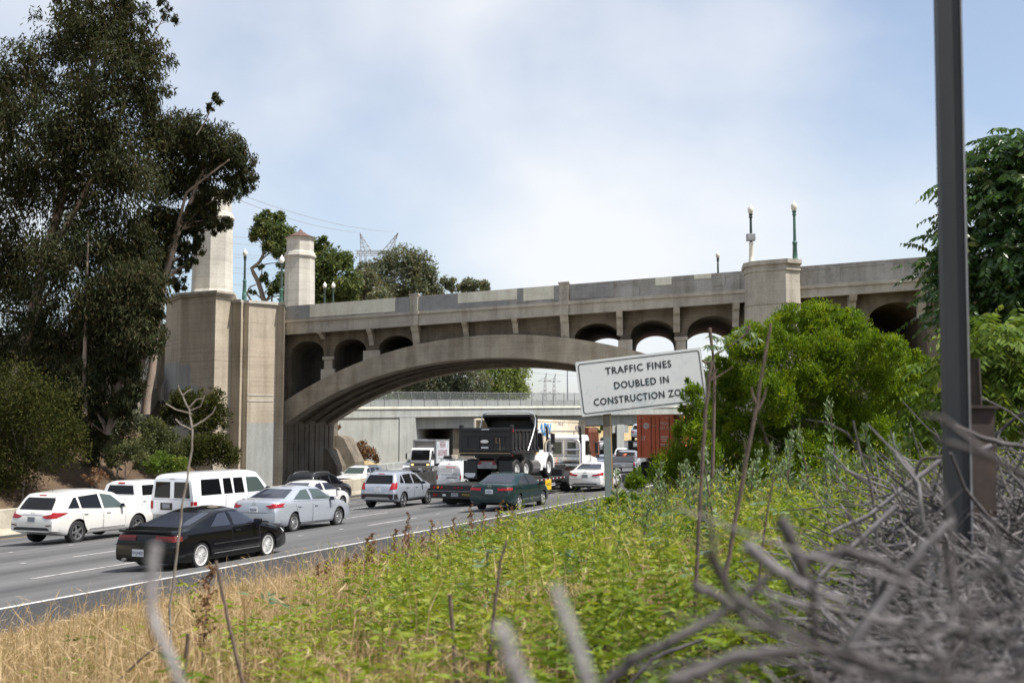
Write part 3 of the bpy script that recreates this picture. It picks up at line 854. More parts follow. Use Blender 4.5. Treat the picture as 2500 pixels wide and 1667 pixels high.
# ------------------------------------------------------------------ the flat overpass behind the arch
OV0, OV1 = XY(844, 140), XY(1408, 166)
OE = (OV1 - OV0).normalized(); OG = Vector((math.sin(R(3)), math.cos(R(3))))
OL = (OV1 - OV0).length
def OP(t, w, z):
    q = OV0 + OE * t + OG * w
    return Vector((q.x, q.y, z + .018 * t))
over = empty('overpass', (0, 0, 0), 0, 'low grey girder overpass behind the arch with a fence on top', 'overpass')
def obox(mb, t0, t1, w0, w1, z0, z1, slope=True, mt=0):
    v = []
    for t, w in ((t0, w0), (t1, w0), (t1, w1), (t0, w1)): v.append(OP(t, w, z0))
    for t, w in ((t0, w0), (t1, w0), (t1, w1), (t0, w1)): v.append(OP(t, w, z1))
    if not slope:
        for i in range(4): v[i].z = z0
    mb.add(v, [(0,3,2,1),(4,5,6,7),(0,1,5,4),(1,2,6,5),(2,3,7,6),(3,0,4,7)], mt)
TA = -9.0
tabut = (XY(1013, 147) - OV0).dot(OE)
mb = MB(); obox(mb, TA, 75, -.05, .25, 4.80, 5.75); obox(mb, TA, 75, -.2, .3, 5.75, 5.86); obox(mb, TA, 75, -.16, .1, 4.70, 4.82)
mb.build('fascia_beam', M['conc_wall'], over)
mb = MB(); obox(mb, TA, 75, .0, .3, 5.86, 6.10)
mb2 = MB(); obox(mb2, TA, 75, .3, 47, 4.76, 5.1); mb2.build('deck_slab', M['conc_wall'], over)
mb.build('parapet', M['cream_paint'], over)
mb = MB(); obox(mb, tabut, 75, 1.7, 47, 3.15, 4.75)
mb.build('girder', M['conc_wall'], over)
mb = MB(); obox(mb, TA - 4, tabut - 2.6, .05, 48, -2, 4.72, False); obox(mb, tabut - 2.5, tabut, -.12, 48, -2, 4.70, False)
mb.build('abutment_wall', M['conc_wall'], over)
tp = (XY(1500, 172) - OV0).dot(OE)
mb = MB(); obox(mb, tp, tp + 1.6, .6, 48, -2, 3.2, False)
for k in range(10): obox(mb, tp - 1.0 + 0, tp + 2.6, 1.0 + k * 4.6, 1.9 + k * 4.6, 1.9, 3.19)
mb.build('pier_wall', M['conc_wall'], over)
tq = (XY(1082, 152) - OV0).dot(OE)
mb = MB(); obox(mb, tq, tq + 3.2, 3.0, 48, -2, 3.2, False)  # added thick wall in shade-dark concrete, filling the bay to keep it dark
for k in range(9): obox(mb, tq + 3.2, tq + 3.5, 3.4 + k * 4.6, 5.0 + k * 4.6, -2, 3.2)
mb.build('pier_wall', M['conc_shade'], over)
tr = (XY(1760, 190) - OV0).dot(OE)
mb = MB(); obox(mb, tr, tr + 30, .05, 48, -2, 4.7, False)
mb.build('abutment_wall', M['conc_wall'], over)
M['mesh'] = mat('chain_link_mesh', (.15, .165, .165), .6, .3)
n_, l_, b_ = nodes(M['mesh'])
tr_ = n_.new('ShaderNodeBsdfTransparent'); mx_ = n_.new('ShaderNodeMixShader'); mx_.inputs[0].default_value = .42
l_.new(tr_.outputs[0], mx_.inputs[1]); l_.new(b_.outputs[0], mx_.inputs[2]); l_.new(mx_.outputs[0], n_['Material Output'].inputs['Surface'])
fence = empty('chain_link_fence', tuple(OP(0, .1, 6.1)), 0, 'tall chain-link fence with steel posts along the top of the flat overpass', 'fence')
fence.location = (0, 0, 0)
mb = MB(); mb.add([OP(TA, .12, 6.1), OP(75, .12, 6.1), OP(75, .12, 7.98), OP(TA, .12, 7.98)], [(0, 1, 2, 3)])
mb.build('wire_mesh', M['mesh'], fence)
mb = MB()
for z in (6.98, 7.98): mb.tube([OP(TA, .10, z), OP(75, .10, z)], .032, 6)
mb.build('rail', M['grey_steel'], fence)
for k in range(40):
    t = TA + k * 2.12
    MB().cyl(OP(t, .06, 5.9), OP(t, .06, 8.05), .05, .05, 6).build('post', M['grey_steel'], fence)
# second line of fence seen through the first, on the far side of the deck
fence2 = tag(MB().add([OP(TA, 14, 5.2), OP(75, 14, 5.2), OP(75, 14, 7.3), OP(TA, 14, 7.3)], [(0, 1, 2, 3)]).build('far_parapet', M['conc_wall'], over))

# ------------------------------------------------------------------ pylons and wires
def beam(mb, a, b, r): mb.cyl(a, b, r, r, 4)
def horn_pylon(px, D, ytop, ybar, ybase, label):
    c = XY(px, D); k = D / F_PX
    zT, zB, z0 = ypix(ytop, D), ypix(ybar, D), 0.0
    e = empty('power_pylon', (0, 0, 0), 0, label, 'pylon', None)
    mb = MB(); r = .125
    X = lambda dx, z, dy=0: Vector((c.x + dx * k, c.y + dy, z))
    h = ypix(ybar - 8, D)
    for z in (zB, h):
        for dy in (0, 3): beam(mb, X(-48, zB if z == zB else h, dy), X(54, zB if z == zB else h, dy), r)
    xs = np.linspace(-44, 50, 10)
    for i in range(9): beam(mb, X(xs[i], zB), X(xs[i+1], h), r*.7); beam(mb, X(xs[i], h), X(xs[i+1], zB), r*.7)
    for s, tip in ((-1, -26), (1, 58)):
        tx = -34 if s < 0 else 50
        fe = (-34, -24, -8) if s < 0 else (20, 34, 44)
        for f in fe: beam(mb, X(tip if s > 0 else -36, zT), X(f, h), r)
        for q in (.3, .55, .78):
            a = X(tip if s > 0 else -36, zT)
            beam(mb, a.lerp(X(fe[0], h), q), a.lerp(X(fe[2], h), q), r*.6); beam(mb, a.lerp(X(fe[0], h), q), a.lerp(X(fe[2], h), q + .2), r*.6)
    for x0, x1 in ((-36, -48), (-24, -18), (28, 24), (40, 56)):
        for dy in (0, 3): beam(mb, X(x0, zB, dy), X(x1, z0, dy), r)
    for q in np.linspace(.05, .9, 10):
        zq = zB + (z0 - zB) * q; zr = zB + (z0 - zB) * (q + .09)
        beam(mb, X(-36 - 12*q, zq), X(-24 + 6*q, zr), r*.6); beam(mb, X(28 - 4*q, zr), X(40 + 16*q, zq), r*.6)
    mb.build('lattice', M['pylon'], e)
    return zT, zB
zT_, zB_ = horn_pylon(910, 330, 568, 620, 745, 'large two-horned lattice pylon rising above the round-topped trees')
def mast_pylon(px, D, ytop, ybase, label):
    c = XY(px, D); zT, z0 = ypix(ytop, D), -2.0; k = D / F_PX
    e = empty('power_pylon', (0, 0, 0), 0, label, 'pylon', None)
    mb = MB(); r = .13
    X = lambda dx, z: Vector((c.x + dx*k, c.y, z))
    H = zT - z0
    for s in (-1, 1):
        beam(mb, X(s*7, z0), X(s*3, z0 + H*.55), r); beam(mb, X(s*3, z0 + H*.55), X(s*2.2, zT - H*.12), r)
    for q in np.linspace(0, .85, 13):
        beam(mb, X(-7 + 5*q, z0 + H*q), X(6.6 - 4.6*q, z0 + H*(q + .06)), r*.6); beam(mb, X(7 - 5*q, z0 + H*q), X(-6.6 + 4.6*q, z0 + H*(q + .06)), r*.6)
    for y in (.50, .70, .88):
        beam(mb, X(-17, z0 + H*y), X(17, z0 + H*y), r); beam(mb, X(-17, z0 + H*y), X(0, z0 + H*(y+.05)), r*.7); beam(mb, X(17, z0 + H*y), X(0, z0 + H*(y+.05)), r*.7)
    beam(mb, X(-2, zT - H*.12), X(4, zT), r); beam(mb, X(2, zT - H*.12), X(4, zT), r)
    mb.build('lattice', M['pylon'], e)
mast_pylon(1331, 560, 910, 1000, 'left of two small lattice pylons seen under the arch')
mast_pylon(1353, 560, 911, 1000, 'right of two small lattice pylons seen under the arch')
def wire(pts, label, r=.05):
    P = [W(px, py, D) for px, py, D in pts]
    path = []
    for a, b in zip(P[:-1], P[1:]):
        for i in range(12):
            q = i / 12; p = a.lerp(b, q); path.append(p - Vector((0, 0, 1)) * (b - a).length * .012 * 4 * q * (1 - q))
    path.append(P[-1])
    tag(MB().tube(path, r, 4).build('power_line', M['wire']), label, 'power line', 'overhead power lines')
wire([(560, 478, 210), (872, 566, 330)], 'upper overhead wire running left from the near horn of the big pylon')
wire([(600, 480, 215), (960, 566, 330)], 'topmost overhead wire running left from the far horn of the big pylon')
for i, y in enumerate((572, 588, 613, 620, 645, 657, 685)):
    wire([(400, y - 14, 230), (720, y + 8 + i, 300)], ('first', 'second', 'third', 'fourth', 'fifth', 'sixth', 'lowest')[i] + ' from the top of the overhead wires crossing the sky between the two towers')
wire([(1285, 878, 300), (1480, 900, 420)], 'faint overhead wire high under the right half of the arch')
wire([(1285, 905, 300), (1480, 906, 420)], 'faint overhead wire lower under the right half of the arch')
tag(MB().tube([W(1386, 1005, 190), W(1385, 880, 190)], [.14, .09], 8).build('utility_pole', M['pylon']), 'thin grey pole rising behind the overpass fence left of the white sign', 'pole')
# ------------------------------------------------------------------ vehicles
def pchipless(pts, x, sm=0.0):
    xs = [p[0] for p in pts]; ys = [p[1] for p in pts]
    if sm <= 0: return np.interp(x, xs, ys)
    k = np.linspace(-sm, sm, 9); wgt = 1 - np.abs(k / sm) * .7; wgt /= wgt.sum()
    return sum(w_ * np.interp(np.clip(x + o_, xs[0], xs[-1]), xs, ys) for w_, o_ in zip(wgt, k))
WHEELS = {}
def wheel_meshes(r, wd, style, rim_m):
    key = (round(r, 3), wd, style, rim_m)
    if key in WHEELS: return WHEELS[key]
    rr = r * (.64 if style != 'truck' else .56)
    if style == 'low': rr = r * .76
    mb = MB(); h = wd / 2
    mb.lathe([(rr*.97, -h*.9), (rr*1.04, -h*.98), (r*.93, -h), (r*.985, -h*.82), (r, -h*.5), (r, h*.5), (r*.985, h*.82), (r*.93, h), (rr*1.04, h*.98), (rr*.97, h*.9)], 28, 0, Matrix.Rotation(-math.pi/2, 4, 'X'))
    mb.lathe([(rr*.97, -h*.6), (.01, -h*.6)], 28, 0, Matrix.Rotation(-math.pi/2, 4, 'X'))
    ty = mb.build('wheel', M['tyre'], None, True, 50).data
    mb = MB(); T = Matrix.Rotation(-math.pi/2, 4, 'X')
    mb.lathe([(rr, h*.92), (rr*.985, h*.98), (rr*.90, h*.93), (rr*.86, h*.55), (rr*.84, h*.1)], 28, 0, T)
    mb.lathe([(rr*.87, h*.05), (.005, h*.02)], 28, 1, T)
    if style == 'truck':
        mb.lathe([(rr*.86, h*.1), (rr*.55, h*.25), (rr*.5, h*.7), (rr*.3, h*.8), (.01, h*.82)], 24, 0, T)
        for k in range(10):
            a = k * math.pi / 5
            mb.cyl((rr*.42*math.cos(a), h*.70, rr*.42*math.sin(a)), (rr*.42*math.cos(a), h*.84, rr*.42*math.sin(a)), .018, .018, 6)
    else:
        ns, tw, sp = {'five': (5, .19, .12), 'ten': (10, .085, .0), 'seven': (7, .13, 0), 'mesh': (12, .035, 0), 'low': (14, .032, 0), 'twin': (10, .075, .0)}[style]
        for k in range(ns):
            a = 2 * math.pi * k / ns + (.16 if style == 'twin' and k % 2 else 0)
            for q in ((0,) if style not in ('mesh', 'low') else (-.10, .10)):
                a2 = a + q
                p0 = Vector((rr*.16*math.cos(a), h*.62, rr*.16*math.sin(a))); p1 = Vector((rr*.90*math.cos(a2), h*.80, rr*.90*math.sin(a2)))
                d = p1 - p0; side = Vector((-math.sin(a2), 0, math.cos(a2))) * rr * tw
                mb.prism([p0 - side*.9, p1 - side*.75, p1 + side*.75, p0 + side*.9], (0, -h*.28, 0))
        mb.lathe([(rr*.24, h*.5), (rr*.22, h*.74), (.01, h*.78)], 16, 0, T)
    ri = mb.build('rim', [M[rim_m], M['black_trim']], None, True, 35).data
    for o in (list(COL.objects)[-2:]): bpy.data.objects.remove(o)
    WHEELS[key] = (ty, ri)
    return WHEELS[key]
def add_wheel(root, x, y, r, wd, style, rim_m, right, z=None):
    ty, ri = wheel_meshes(r, wd, style, rim_m)
    w = bpy.data.objects.new('wheel', ty); COL.objects.link(w); w.parent = root
    w.location = (x, y, r if z is None else z); w.rotation_euler = (0, 0, math.pi if right else 0)
    q = bpy.data.objects.new('rim', ri); COL.objects.link(q); q.parent = w
    return w

class Car:
    """a car body lofted from side profile, waist line and plan taper; x runs forward from the rear bumper, y left"""
    def __init__(s, name, spec, paint_m, loc, rz, label, cat, group='vehicles queueing on the freeway', anchor=0.0):
        s.sp = spec; s.L, s.Wd = spec['L'], spec['W']
        h = Vector((math.cos(rz), math.sin(rz), 0))
        s.root = empty(name, Vector(loc) - h * anchor, rz, label, cat, group)
        s.pm = paint_m
        s.loft()
    def loft(s):
        sp = s.sp; L = s.L
        xs = np.unique(np.concatenate((np.arange(0, .75, .0125), np.arange(.75, L - .6, .05), np.arange(L - .6, L, .025), [L])))
        sm = sp.get('sm', .05)
        zt = pchipless(sp['top'], xs, sm)
        zt[0] = sp['top'][0][1]
        zb = pchipless(sp['bot'], xs, .12)
        zs = np.minimum(pchipless(sp['belt'], xs, .2), zt - .012)
        cr, lr = sp.get('round', (.10, .55)); cf, lf = sp.get('fround', (.20, .9))
        w = s.Wd / 2 * (1 - cr * np.clip(1 - xs / lr, 0, 1) ** 2.4 - cf * np.clip(1 - (L - xs) / lf, 0, 1) ** 2.2)
        tum = sp.get('tumble', .34)
        wt = w * .965 - tum * (zt - zs) - .01
        V, n = [], 0
        for i, x in enumerate(xs):
            b, m_, t, ww, tw = zb[i], zs[i], zt[i], w[i], wt[i]
            hgt = m_ - b
            half = [(0, b), (ww*.78, b), (ww*.93, b + .03), (ww*.975, b + .12*hgt), (ww*.992, b + .32*hgt), (ww, b + .58*hgt), (ww*.994, b + .80*hgt), (ww*.982, b + .93*hgt), (ww*.962, m_)]
            dz = t - m_
            rr = min(.10, dz * .45)
            half += [(ww*.962 + (tw - ww*.962) * .5, m_ + dz*.5), (tw + .02, t - rr), (tw - .03, t - rr*.42), (tw - .10, t - rr*.10), (tw * .55, t + min(.02, dz*.1)), (0, t + min(.035, dz*.15))]
            half = [(max(y, 0), z) for y, z in half]
            ring = half + [(-y, z) for y, z in half[-2:0:-1]]
            n = len(ring)
            V += [(x, y, z) for y, z in ring]
        F = []
        for i in range(len(xs) - 1):
            for k in range(n):
                a, b = i*n + k, i*n + (k+1) % n
                F.append((a, b, b + n, a + n))
        F.append(tuple(range(n - 1, -1, -1))); F.append(tuple(range((len(xs)-1)*n, len(xs)*n)))
        me = bpy.data.meshes.new('body'); me.from_pydata(V, [], F)
        bm = bmesh.new(); bm.from_mesh(me)
        bmesh.ops.recalc_face_normals(bm, faces=bm.faces[:])
        s.bvh = BVHTree.FromBMesh(bm)
        bm.to_mesh(me); bm.free()
        me.materials.append(s.pm); me.materials.append(M['dark'])
        o = bpy.data.objects.new('body', me); COL.objects.link(o); o.parent = s.root
        # wheel arches
        r, tk = sp['r'], sp.get('arch', 1.17)
        cut = MB()
        for x in sp['wheels']:
            for sgn in (-1, 1):
                y0, y1 = sgn * s.Wd * .26, sgn * s.Wd * .62
                cut.cyl((x, y0, r), (x, y1, r), r * tk, r * tk, 26, 1)
        co = cut.build('cutter', [s.pm, M['dark']])
        co.data.materials.clear(); co.data.materials.append(s.pm); co.data.materials.append(M['dark'])
        co.data.polygons.foreach_set('material_index', [1] * len(co.data.polygons))
        co.parent = s.root
        md = o.modifiers.new('arches', 'BOOLEAN'); md.operation = 'DIFFERENCE'; md.object = co; md.solver = 'EXACT'
        dg = bpy.context.evaluated_depsgraph_get()
        me2 = bpy.data.meshes.new_from_object(o.evaluated_get(dg))
        o.modifiers.clear(); o.data = me2; o.data.name = 'body'
        bpy.data.objects.remove(co)
        shade(me2, 32)
        s.body = o
        for x in sp['wheels']:
            for sgn in (-1, 1):
                add_wheel(s.root, x, sgn * (s.Wd / 2 - sp.get('wheelw', .21) / 2 - .035), r, sp.get('wheelw', .21), sp.get('style', 'ten'), sp.get('rim', 'alloy'), sgn < 0)
    # --- patches laid on the body, found by casting rays at it
    def cast(s, view, a, b):
        L = s.L
        o_, d = {'rear': ((-2, a, b), (1, 0, 0)), 'front': ((L + 2, a, b), (-1, 0, 0)), 'left': ((a, 4, b), (0, -1, 0)), 'right': ((a, -4, b), (0, 1, 0)), 'top': ((a, b, 6), (0, 0, -1))}[view]
        h = s.bvh.ray_cast(Vector(o_), Vector(d))
        if h[0] is None:
            h = s.bvh.find_nearest(Vector(o_) + Vector(d) * (2 if view in ('rear', 'front') else 3))
            p = h[0].copy()
            return p, h[1]
        return h[0], h[1]
    def patch_into(s, mb, view, poly, off=.006, mt=0, rows=4, step=.06):
        A = [p[0] for p in poly]; lo, hi = min(A), max(A)
        cuts = sorted(set([round(a, 4) for a in A] + [round(q, 4) for q in np.linspace(lo, hi, max(3, int((hi - lo) / step) + 1))]))
        cols = []
        for a in cuts:
            aa = min(max(a, lo + 1e-4), hi - 1e-4); ys = []
            for (x0, y0), (x1, y1) in zip(poly, poly[1:] + poly[:1]):
                if (x0 - aa) * (x1 - aa) < 0: ys.append(y0 + (y1 - y0) * (aa - x0) / (x1 - x0))
            if len(ys) < 2: continue
            y0, y1 = min(ys), max(ys)
            col = []
            for k in range(rows + 1):
                p, nn = s.cast(view, aa, y0 + (y1 - y0) * k / rows)
                col.append(p + nn * off)
            cols.append(col)
        v = [p for c in cols for p in c]; R_ = rows + 1
        f = [(i*R_ + k, (i+1)*R_ + k, (i+1)*R_ + k + 1, i*R_ + k + 1) for i in range(len(cols)-1) for k in range(rows)]
        mb.add(v, f, mt)
    def patch(s, name, view, poly, m, off=.006, parent=None, both=False, **kw):
        mb = MB(); s.patch_into(mb, view, poly, off, 0, **kw)
        if both: s.patch_into(mb, view, [(-a, b) for a, b in poly] if view in ('rear', 'front') else poly, off, 0, **kw)
        return mb.build(name, m, parent or s.root, True, 60)
    def sides(s, name, poly, m, off=.006, **kw):
        r_ = []
        for v in ('left', 'right'): r_.append(s.patch(name, v, poly, m, off, **kw))
        return r_
    def door(s, poly, handle=None):
        for v, sg in (('left', 1), ('right', -1)):
            mb = MB()
            c = (sum(p[0] for p in poly) / len(poly), sum(p[1] for p in poly) / len(poly))
            big = [(c[0] + (a - c[0]) * (1 + .012 / max(.2, abs(a - c[0]))), c[1] + (b - c[1]) * (1 + .012 / max(.2, abs(b - c[1])))) for a, b in poly]
            s.patch_into(mb, v, big, .002, 1, rows=5)
            s.patch_into(mb, v, poly, .006, 0, rows=5)
            d = mb.build('door', [s.pm, M['dark']], s.root, True, 60)
            if handle:
                p, nn = s.cast(v, *handle)
                MB().box(p + nn * .022, (.19, .035, .032), bev=.012).build('handle', M['chrome'] if s.sp.get('chromehandle') else s.pm, d)
    def lights(s, polys, m='red_lamp', off=.012, wrap=None, view='rear', name='tail_light', inner=None):
        for sg in (1, -1):
            mb = MB()
            for i, poly in enumerate(polys):
                s.patch_into(mb, view, [(sg * a, b) for a, b in poly], off, 1 if inner and i in inner else 0, rows=3, step=.03)
            if wrap: s.patch_into(mb, 'left' if sg > 0 else 'right', wrap, off, 0, rows=3, step=.03)
            mb.build(name, [M[m], M['clear']], s.root, True, 60)
    def plate(s, z, txt=None, m='plate', view='rear', y=0.0, tilt=0):
        p, nn = s.cast(view, y, z)
        sg = -1 if view == 'rear' else 1
        c = Vector((p.x + sg * .018, y, z))
        pl = MB().box(c, (.022, .31, .155), bev=.006).build('licence_plate', M[m], s.root)
        if txt:
            lettering(txt, .10, M['ink_blue'] if m == 'plate' else M['ink_white'], pl, face_matrix(c + Vector((sg * .013, 0, -.005)), (0, sg, 0), (0, 0, 1)), sx=.78)
    def mirrors(s, x, z, m=None):
        for sg, v in ((1, 'left'), (-1, 'right')):
            p, nn = s.cast(v, x, z)
            mb = MB(); mb.box((x - .02, p.y + sg * .13, z + .05), (.12, .20, .145), bev=.05); mb.box((x + .02, p.y + sg * .03, z + .01), (.06, .12, .04), bev=.01)
            o = mb.build('side_mirror', m or s.pm, s.root, True, 50)
            MB().box((x - .083, p.y + sg * .13, z + .05), (.004, .16, .11)).build('mirror_glass', M['glass_grey'], o)
    def trunk_line(s, polys, m='dark', w=.012):
        mb = MB()
        for a, b, c, d in polys: s.patch_into(mb, 'rear', [(a, b), (c, d), (c, d + w), (a, b + w)] if a != c else [(a, b), (a + w, b), (a + w, d), (a, d)], .005, 0, rows=2)
        mb.build('panel_gap', M[m], s.root)
    def rails(s, x0, x1, y, m):
        for sg in (-1, 1):
            pts = []
            for q in np.linspace(0, 1, 9):
                x = x0 + (x1 - x0) * q; p, _ = s.cast('top', x, sg * y)
                pts.append((x, sg * y, p.z + (.045 if 0 < q < 1 else -.01)))
            MB().tube(pts, .02, 6).build('roof_rail', m, s.root, True)
    def aerial(s, x, h=.25):
        p, _ = s.cast('top', x, 0)
        MB().tube([p, p + Vector((-h*.5, 0, h))], [.012, .005], 5).build('aerial', M['black_trim'], s.root)
    def emblem(s, z, kind='oval'):
        p, nn = s.cast('rear', 0, z)
        mb = MB(); T = Matrix.Translation((p.x - .012, 0, z)) @ Matrix.Rotation(math.pi/2, 4, 'Y')
        if kind == 'bow': mb.box((p.x - .012, 0, z), (.012, .15, .03), bev=.004); mb.box((p.x - .012, 0, z), (.012, .06, .055), bev=.004)
        else:
            mb.tube([(p.x - .012, .07*math.cos(a), z + .045*math.sin(a)) for a in np.linspace(0, 2*math.pi, 17)], .008, 5)
            if kind == 'bar': mb.box((p.x - .012, 0, z), (.01, .15, .018))
        mb.build('emblem', M['chrome'], s.root)

def on_road(px, D, dz=0.0):
    p = XY(px, D); s_, d_ = road_sd(p.x, p.y)
    z = float(road_z(d_)) if d_ < 36 else Z_OPP
    return Vector((p.x, p.y, z + dz)), math.pi / 2 - heading(float(s_))
P_ = dict(white=paint('white_car_paint', (.70, .70, .70), 0, .28), pearl=paint('pearl_white_paint', (.66, .65, .62), 0, .28), black=paint('black_car_paint', (.003, .003, .004), 0, .18, .25, .25),
          silver=paint('silver_car_paint', (.37, .40, .455), .25, .3), silver2=paint('blue_silver_paint', (.33, .365, .43), .25, .3), charcoal=paint('charcoal_car_paint', (.018, .019, .023), .1, .25, .3, .3),
          green=paint('dark_green_car_paint', (.005, .024, .024), .1, .25, .35, .35), bluegrey=paint('pale_blue_car_paint', (.30, .36, .46), .2, .3), bwhite=paint('bluish_white_paint', (.66, .68, .72), 0, .3))

# rear-corner placement: the point on the road under the middle of the rear bumper
def infiniti_like(): return dict(L=5.0, W=1.96, top=[(0, .74), (.03, 1.0), (.12, 1.10), (.46, 1.56), (.56, 1.66), (1.5, 1.74), (2.4, 1.73), (3.0, 1.61), (3.85, 1.14), (4.5, 1.04), (4.85, .90), (5.0, .62)],
    belt=[(0, .72), (.2, 1.12), (1.0, 1.16), (2, 1.10), (3.8, 1.02), (5, .7)], bot=[(0, .46), (.5, .30), (4.4, .28), (5, .34)], wheels=(1.08, 3.98), r=.385, style='five', rim='alloy_grey', wheelw=.25)
loc, rz = on_road(84, 36.6)
c = Car('white_crossover', infiniti_like(), P_['pearl'], loc, rz, 'pearl white crossover with a dark sloping rear window, nearest the left edge', 'suv')
c.patch('rear_window', 'rear', [(-.70, 1.16), (.70, 1.16), (.62, 1.54), (-.62, 1.54)], M['glass_dark'], .007, rows=6)
c.patch('brake_light', 'rear', [(-.16, 1.60), (.16, 1.60), (.16, 1.63), (-.16, 1.63)], M['red_lamp'], .012)
for poly in ([(.62, 1.19), (1.15, 1.17), (1.12, 1.52), (.98, 1.54)], [(1.2, 1.17), (2.18, 1.12), (2.12, 1.60), (1.18, 1.55)], [(2.25, 1.12), (3.35, 1.08), (2.75, 1.53), (2.22, 1.61)]):
    c.sides('side_window', poly, M['glass_dark'] if poly[0][0] < 2.2 else M['glass_mid'])
c.door([(1.45, .42), (2.2, .42), (2.2, 1.10), (1.2, 1.14), (1.25, .95)], (1.42, .98)); c.door([(2.25, .42), (3.3, .42), (3.38, 1.05), (2.25, 1.10)], (2.48, .96))
c.lights([[(.40, .96), (.62, 1.0), (.93, 1.06), (.93, .90), (.60, .88)]], wrap=[(.06, .93), (.10, 1.08), (.62, 1.06), (.2, .93)])
c.patch('bumper_insert', 'rear', [(-.78, .50), (.78, .50), (.70, .60), (-.70, .60)], M['black_trim'], .008)
c.lights([[(.62, .64), (.84, .66), (.84, .70), (.62, .68)]], 'red_dark', name='reflector')
c.patch('trim_strip', 'rear', [(-.42, 1.0), (.42, 1.0), (.42, 1.025), (-.42, 1.025)], M['chrome'], .01)
c.plate(.86, None, 'plate_dark'); c.emblem(1.06, 'oval'); c.mirrors(3.15, 1.12); c.sides('sill_trim', [(1.6, .44), (3.3, .44), (3.3, .47), (1.6, .47)], M['chrome'], .012); c.aerial(.9, .12)

spec = dict(L=5.7, W=1.98, top=[(0, .98), (.03, 1.24), (1.66, 1.27), (1.72, 1.80), (1.95, 1.90), (3.3, 1.91), (4.1, 1.30), (5.4, 1.18), (5.6, .95), (5.7, .7)], sm=.03,
    belt=[(0, .97), (.1, 1.22), (1.6, 1.24), (4.1, 1.2), (5.7, .7)], bot=[(0, .55), (.5, .45), (5, .42), (5.7, .5)], wheels=(1.15, 4.65), r=.40, style='five', rim='alloy', tumble=.26, round=(.05, .3), wheelw=.26)
loc, rz = on_road(226, 44.2)
c = Car('white_pickup', spec, P_['white'], loc, rz, 'white crew-cab pickup between the white crossover and the white passenger van', 'pickup', anchor=0)
c.patch('rear_window', 'rear', [(-.72, 1.38), (.72, 1.38), (.66, 1.74), (-.66, 1.74)], M['glass_dark'], .01, rows=6)
c.patch('brake_light', 'rear', [(-.17, 1.80), (.17, 1.80), (.17, 1.86), (-.17, 1.86)], M['red_lamp'], .012)
for poly in ([(1.92, 1.34), (2.75, 1.33), (2.72, 1.75), (1.96, 1.75)], [(2.85, 1.33), (3.95, 1.31), (3.35, 1.74), (2.85, 1.75)]): c.sides('side_window', poly, M['glass_dark'])
c.door([(1.85, .6), (2.78, .6), (2.78, 1.28), (1.85, 1.28)], (2.0, 1.12)); c.door([(2.84, .6), (3.9, .6), (3.95, 1.27), (2.84, 1.28)], (3.0, 1.12))
c.lights([[(.80, .98), (.92, .98), (.92, 1.2), (.80, 1.2)]]); c.mirrors(3.75, 1.3); c.plate(.70)

spec = dict(L=5.5, W=2.02, top=[(0, 1.90), (.05, 1.99), (.25, 2.07), (1.0, 2.11), (3.7, 2.12), (4.05, 2.06), (4.8, 1.36), (5.35, 1.2), (5.5, .9)], sm=.06, belt=[(0, 1.34), (4.8, 1.26), (5.5, .9)], bot=[(0, .45), (.5, .42), (5, .40), (5.5, .45)],
    wheels=(1.35, 4.78), r=.37, style='five', rim='alloy', tumble=.17, round=(.055, .28), wheelw=.24)
loc, rz = on_road(424, 40.6)
c = Car('white_passenger_van', spec, P_['bwhite'], loc, rz, 'tall white passenger van with two dark rear door windows behind the black coupe', 'van')
for sg in (1, -1):
    c.patch('rear_window', 'rear', [(sg*.09, 1.22), (sg*.80, 1.22), (sg*.74, 1.80), (sg*.09, 1.80)], M['glass_dark'], .007)
for poly in ([(.42, 1.30), (1.62, 1.30), (1.58, 1.88), (.45, 1.88)], [(1.78, 1.30), (2.32, 1.30), (2.30, 1.88), (1.78, 1.88)], [(2.42, 1.30), (3.06, 1.30), (3.02, 1.88), (2.42, 1.88)], [(3.25, 1.30), (4.5, 1.30), (4.0, 1.86), (3.25, 1.88)]):
    c.sides('side_window', poly, M['glass_dark'] if poly[0][0] < 3 else M['glass_mid'])
c.trunk_line([(-.002, .62, .0, 1.92), (-.87, 1.16, .87, 1.16)])
c.door([(3.22, .55), (4.55, .55), (4.55, 1.24), (3.22, 1.24)], (3.35, 1.08)); c.door([(1.85, .55), (3.05, .55), (3.05, 1.24), (1.85, 1.24)], (2.95, 1.08))
c.lights([[(.84, .82), (.975, .82), (.975, 1.10), (.84, 1.10)]], wrap=[(.01, .82), (.15, .82), (.15, 1.10), (.01, 1.10)])
c.patch('plate_recess', 'rear', [(-.02, .78), (.52, .78), (.52, 1.04), (-.02, 1.04)], M['black_trim'], .006)
c.plate(.92, None, 'plate_dark', y=.25)
c.patch('brake_light', 'rear', [(-.12, 1.885), (.12, 1.885), (.12, 1.905), (-.12, 1.905)], M['red_dark'], .012)
c.patch('rear_bumper', 'rear', [(-.95, .46), (.95, .46), (.95, .62), (-.95, .62)], M['grey_steel'], .03); c.mirrors(4.45, 1.35, M['black_trim'])

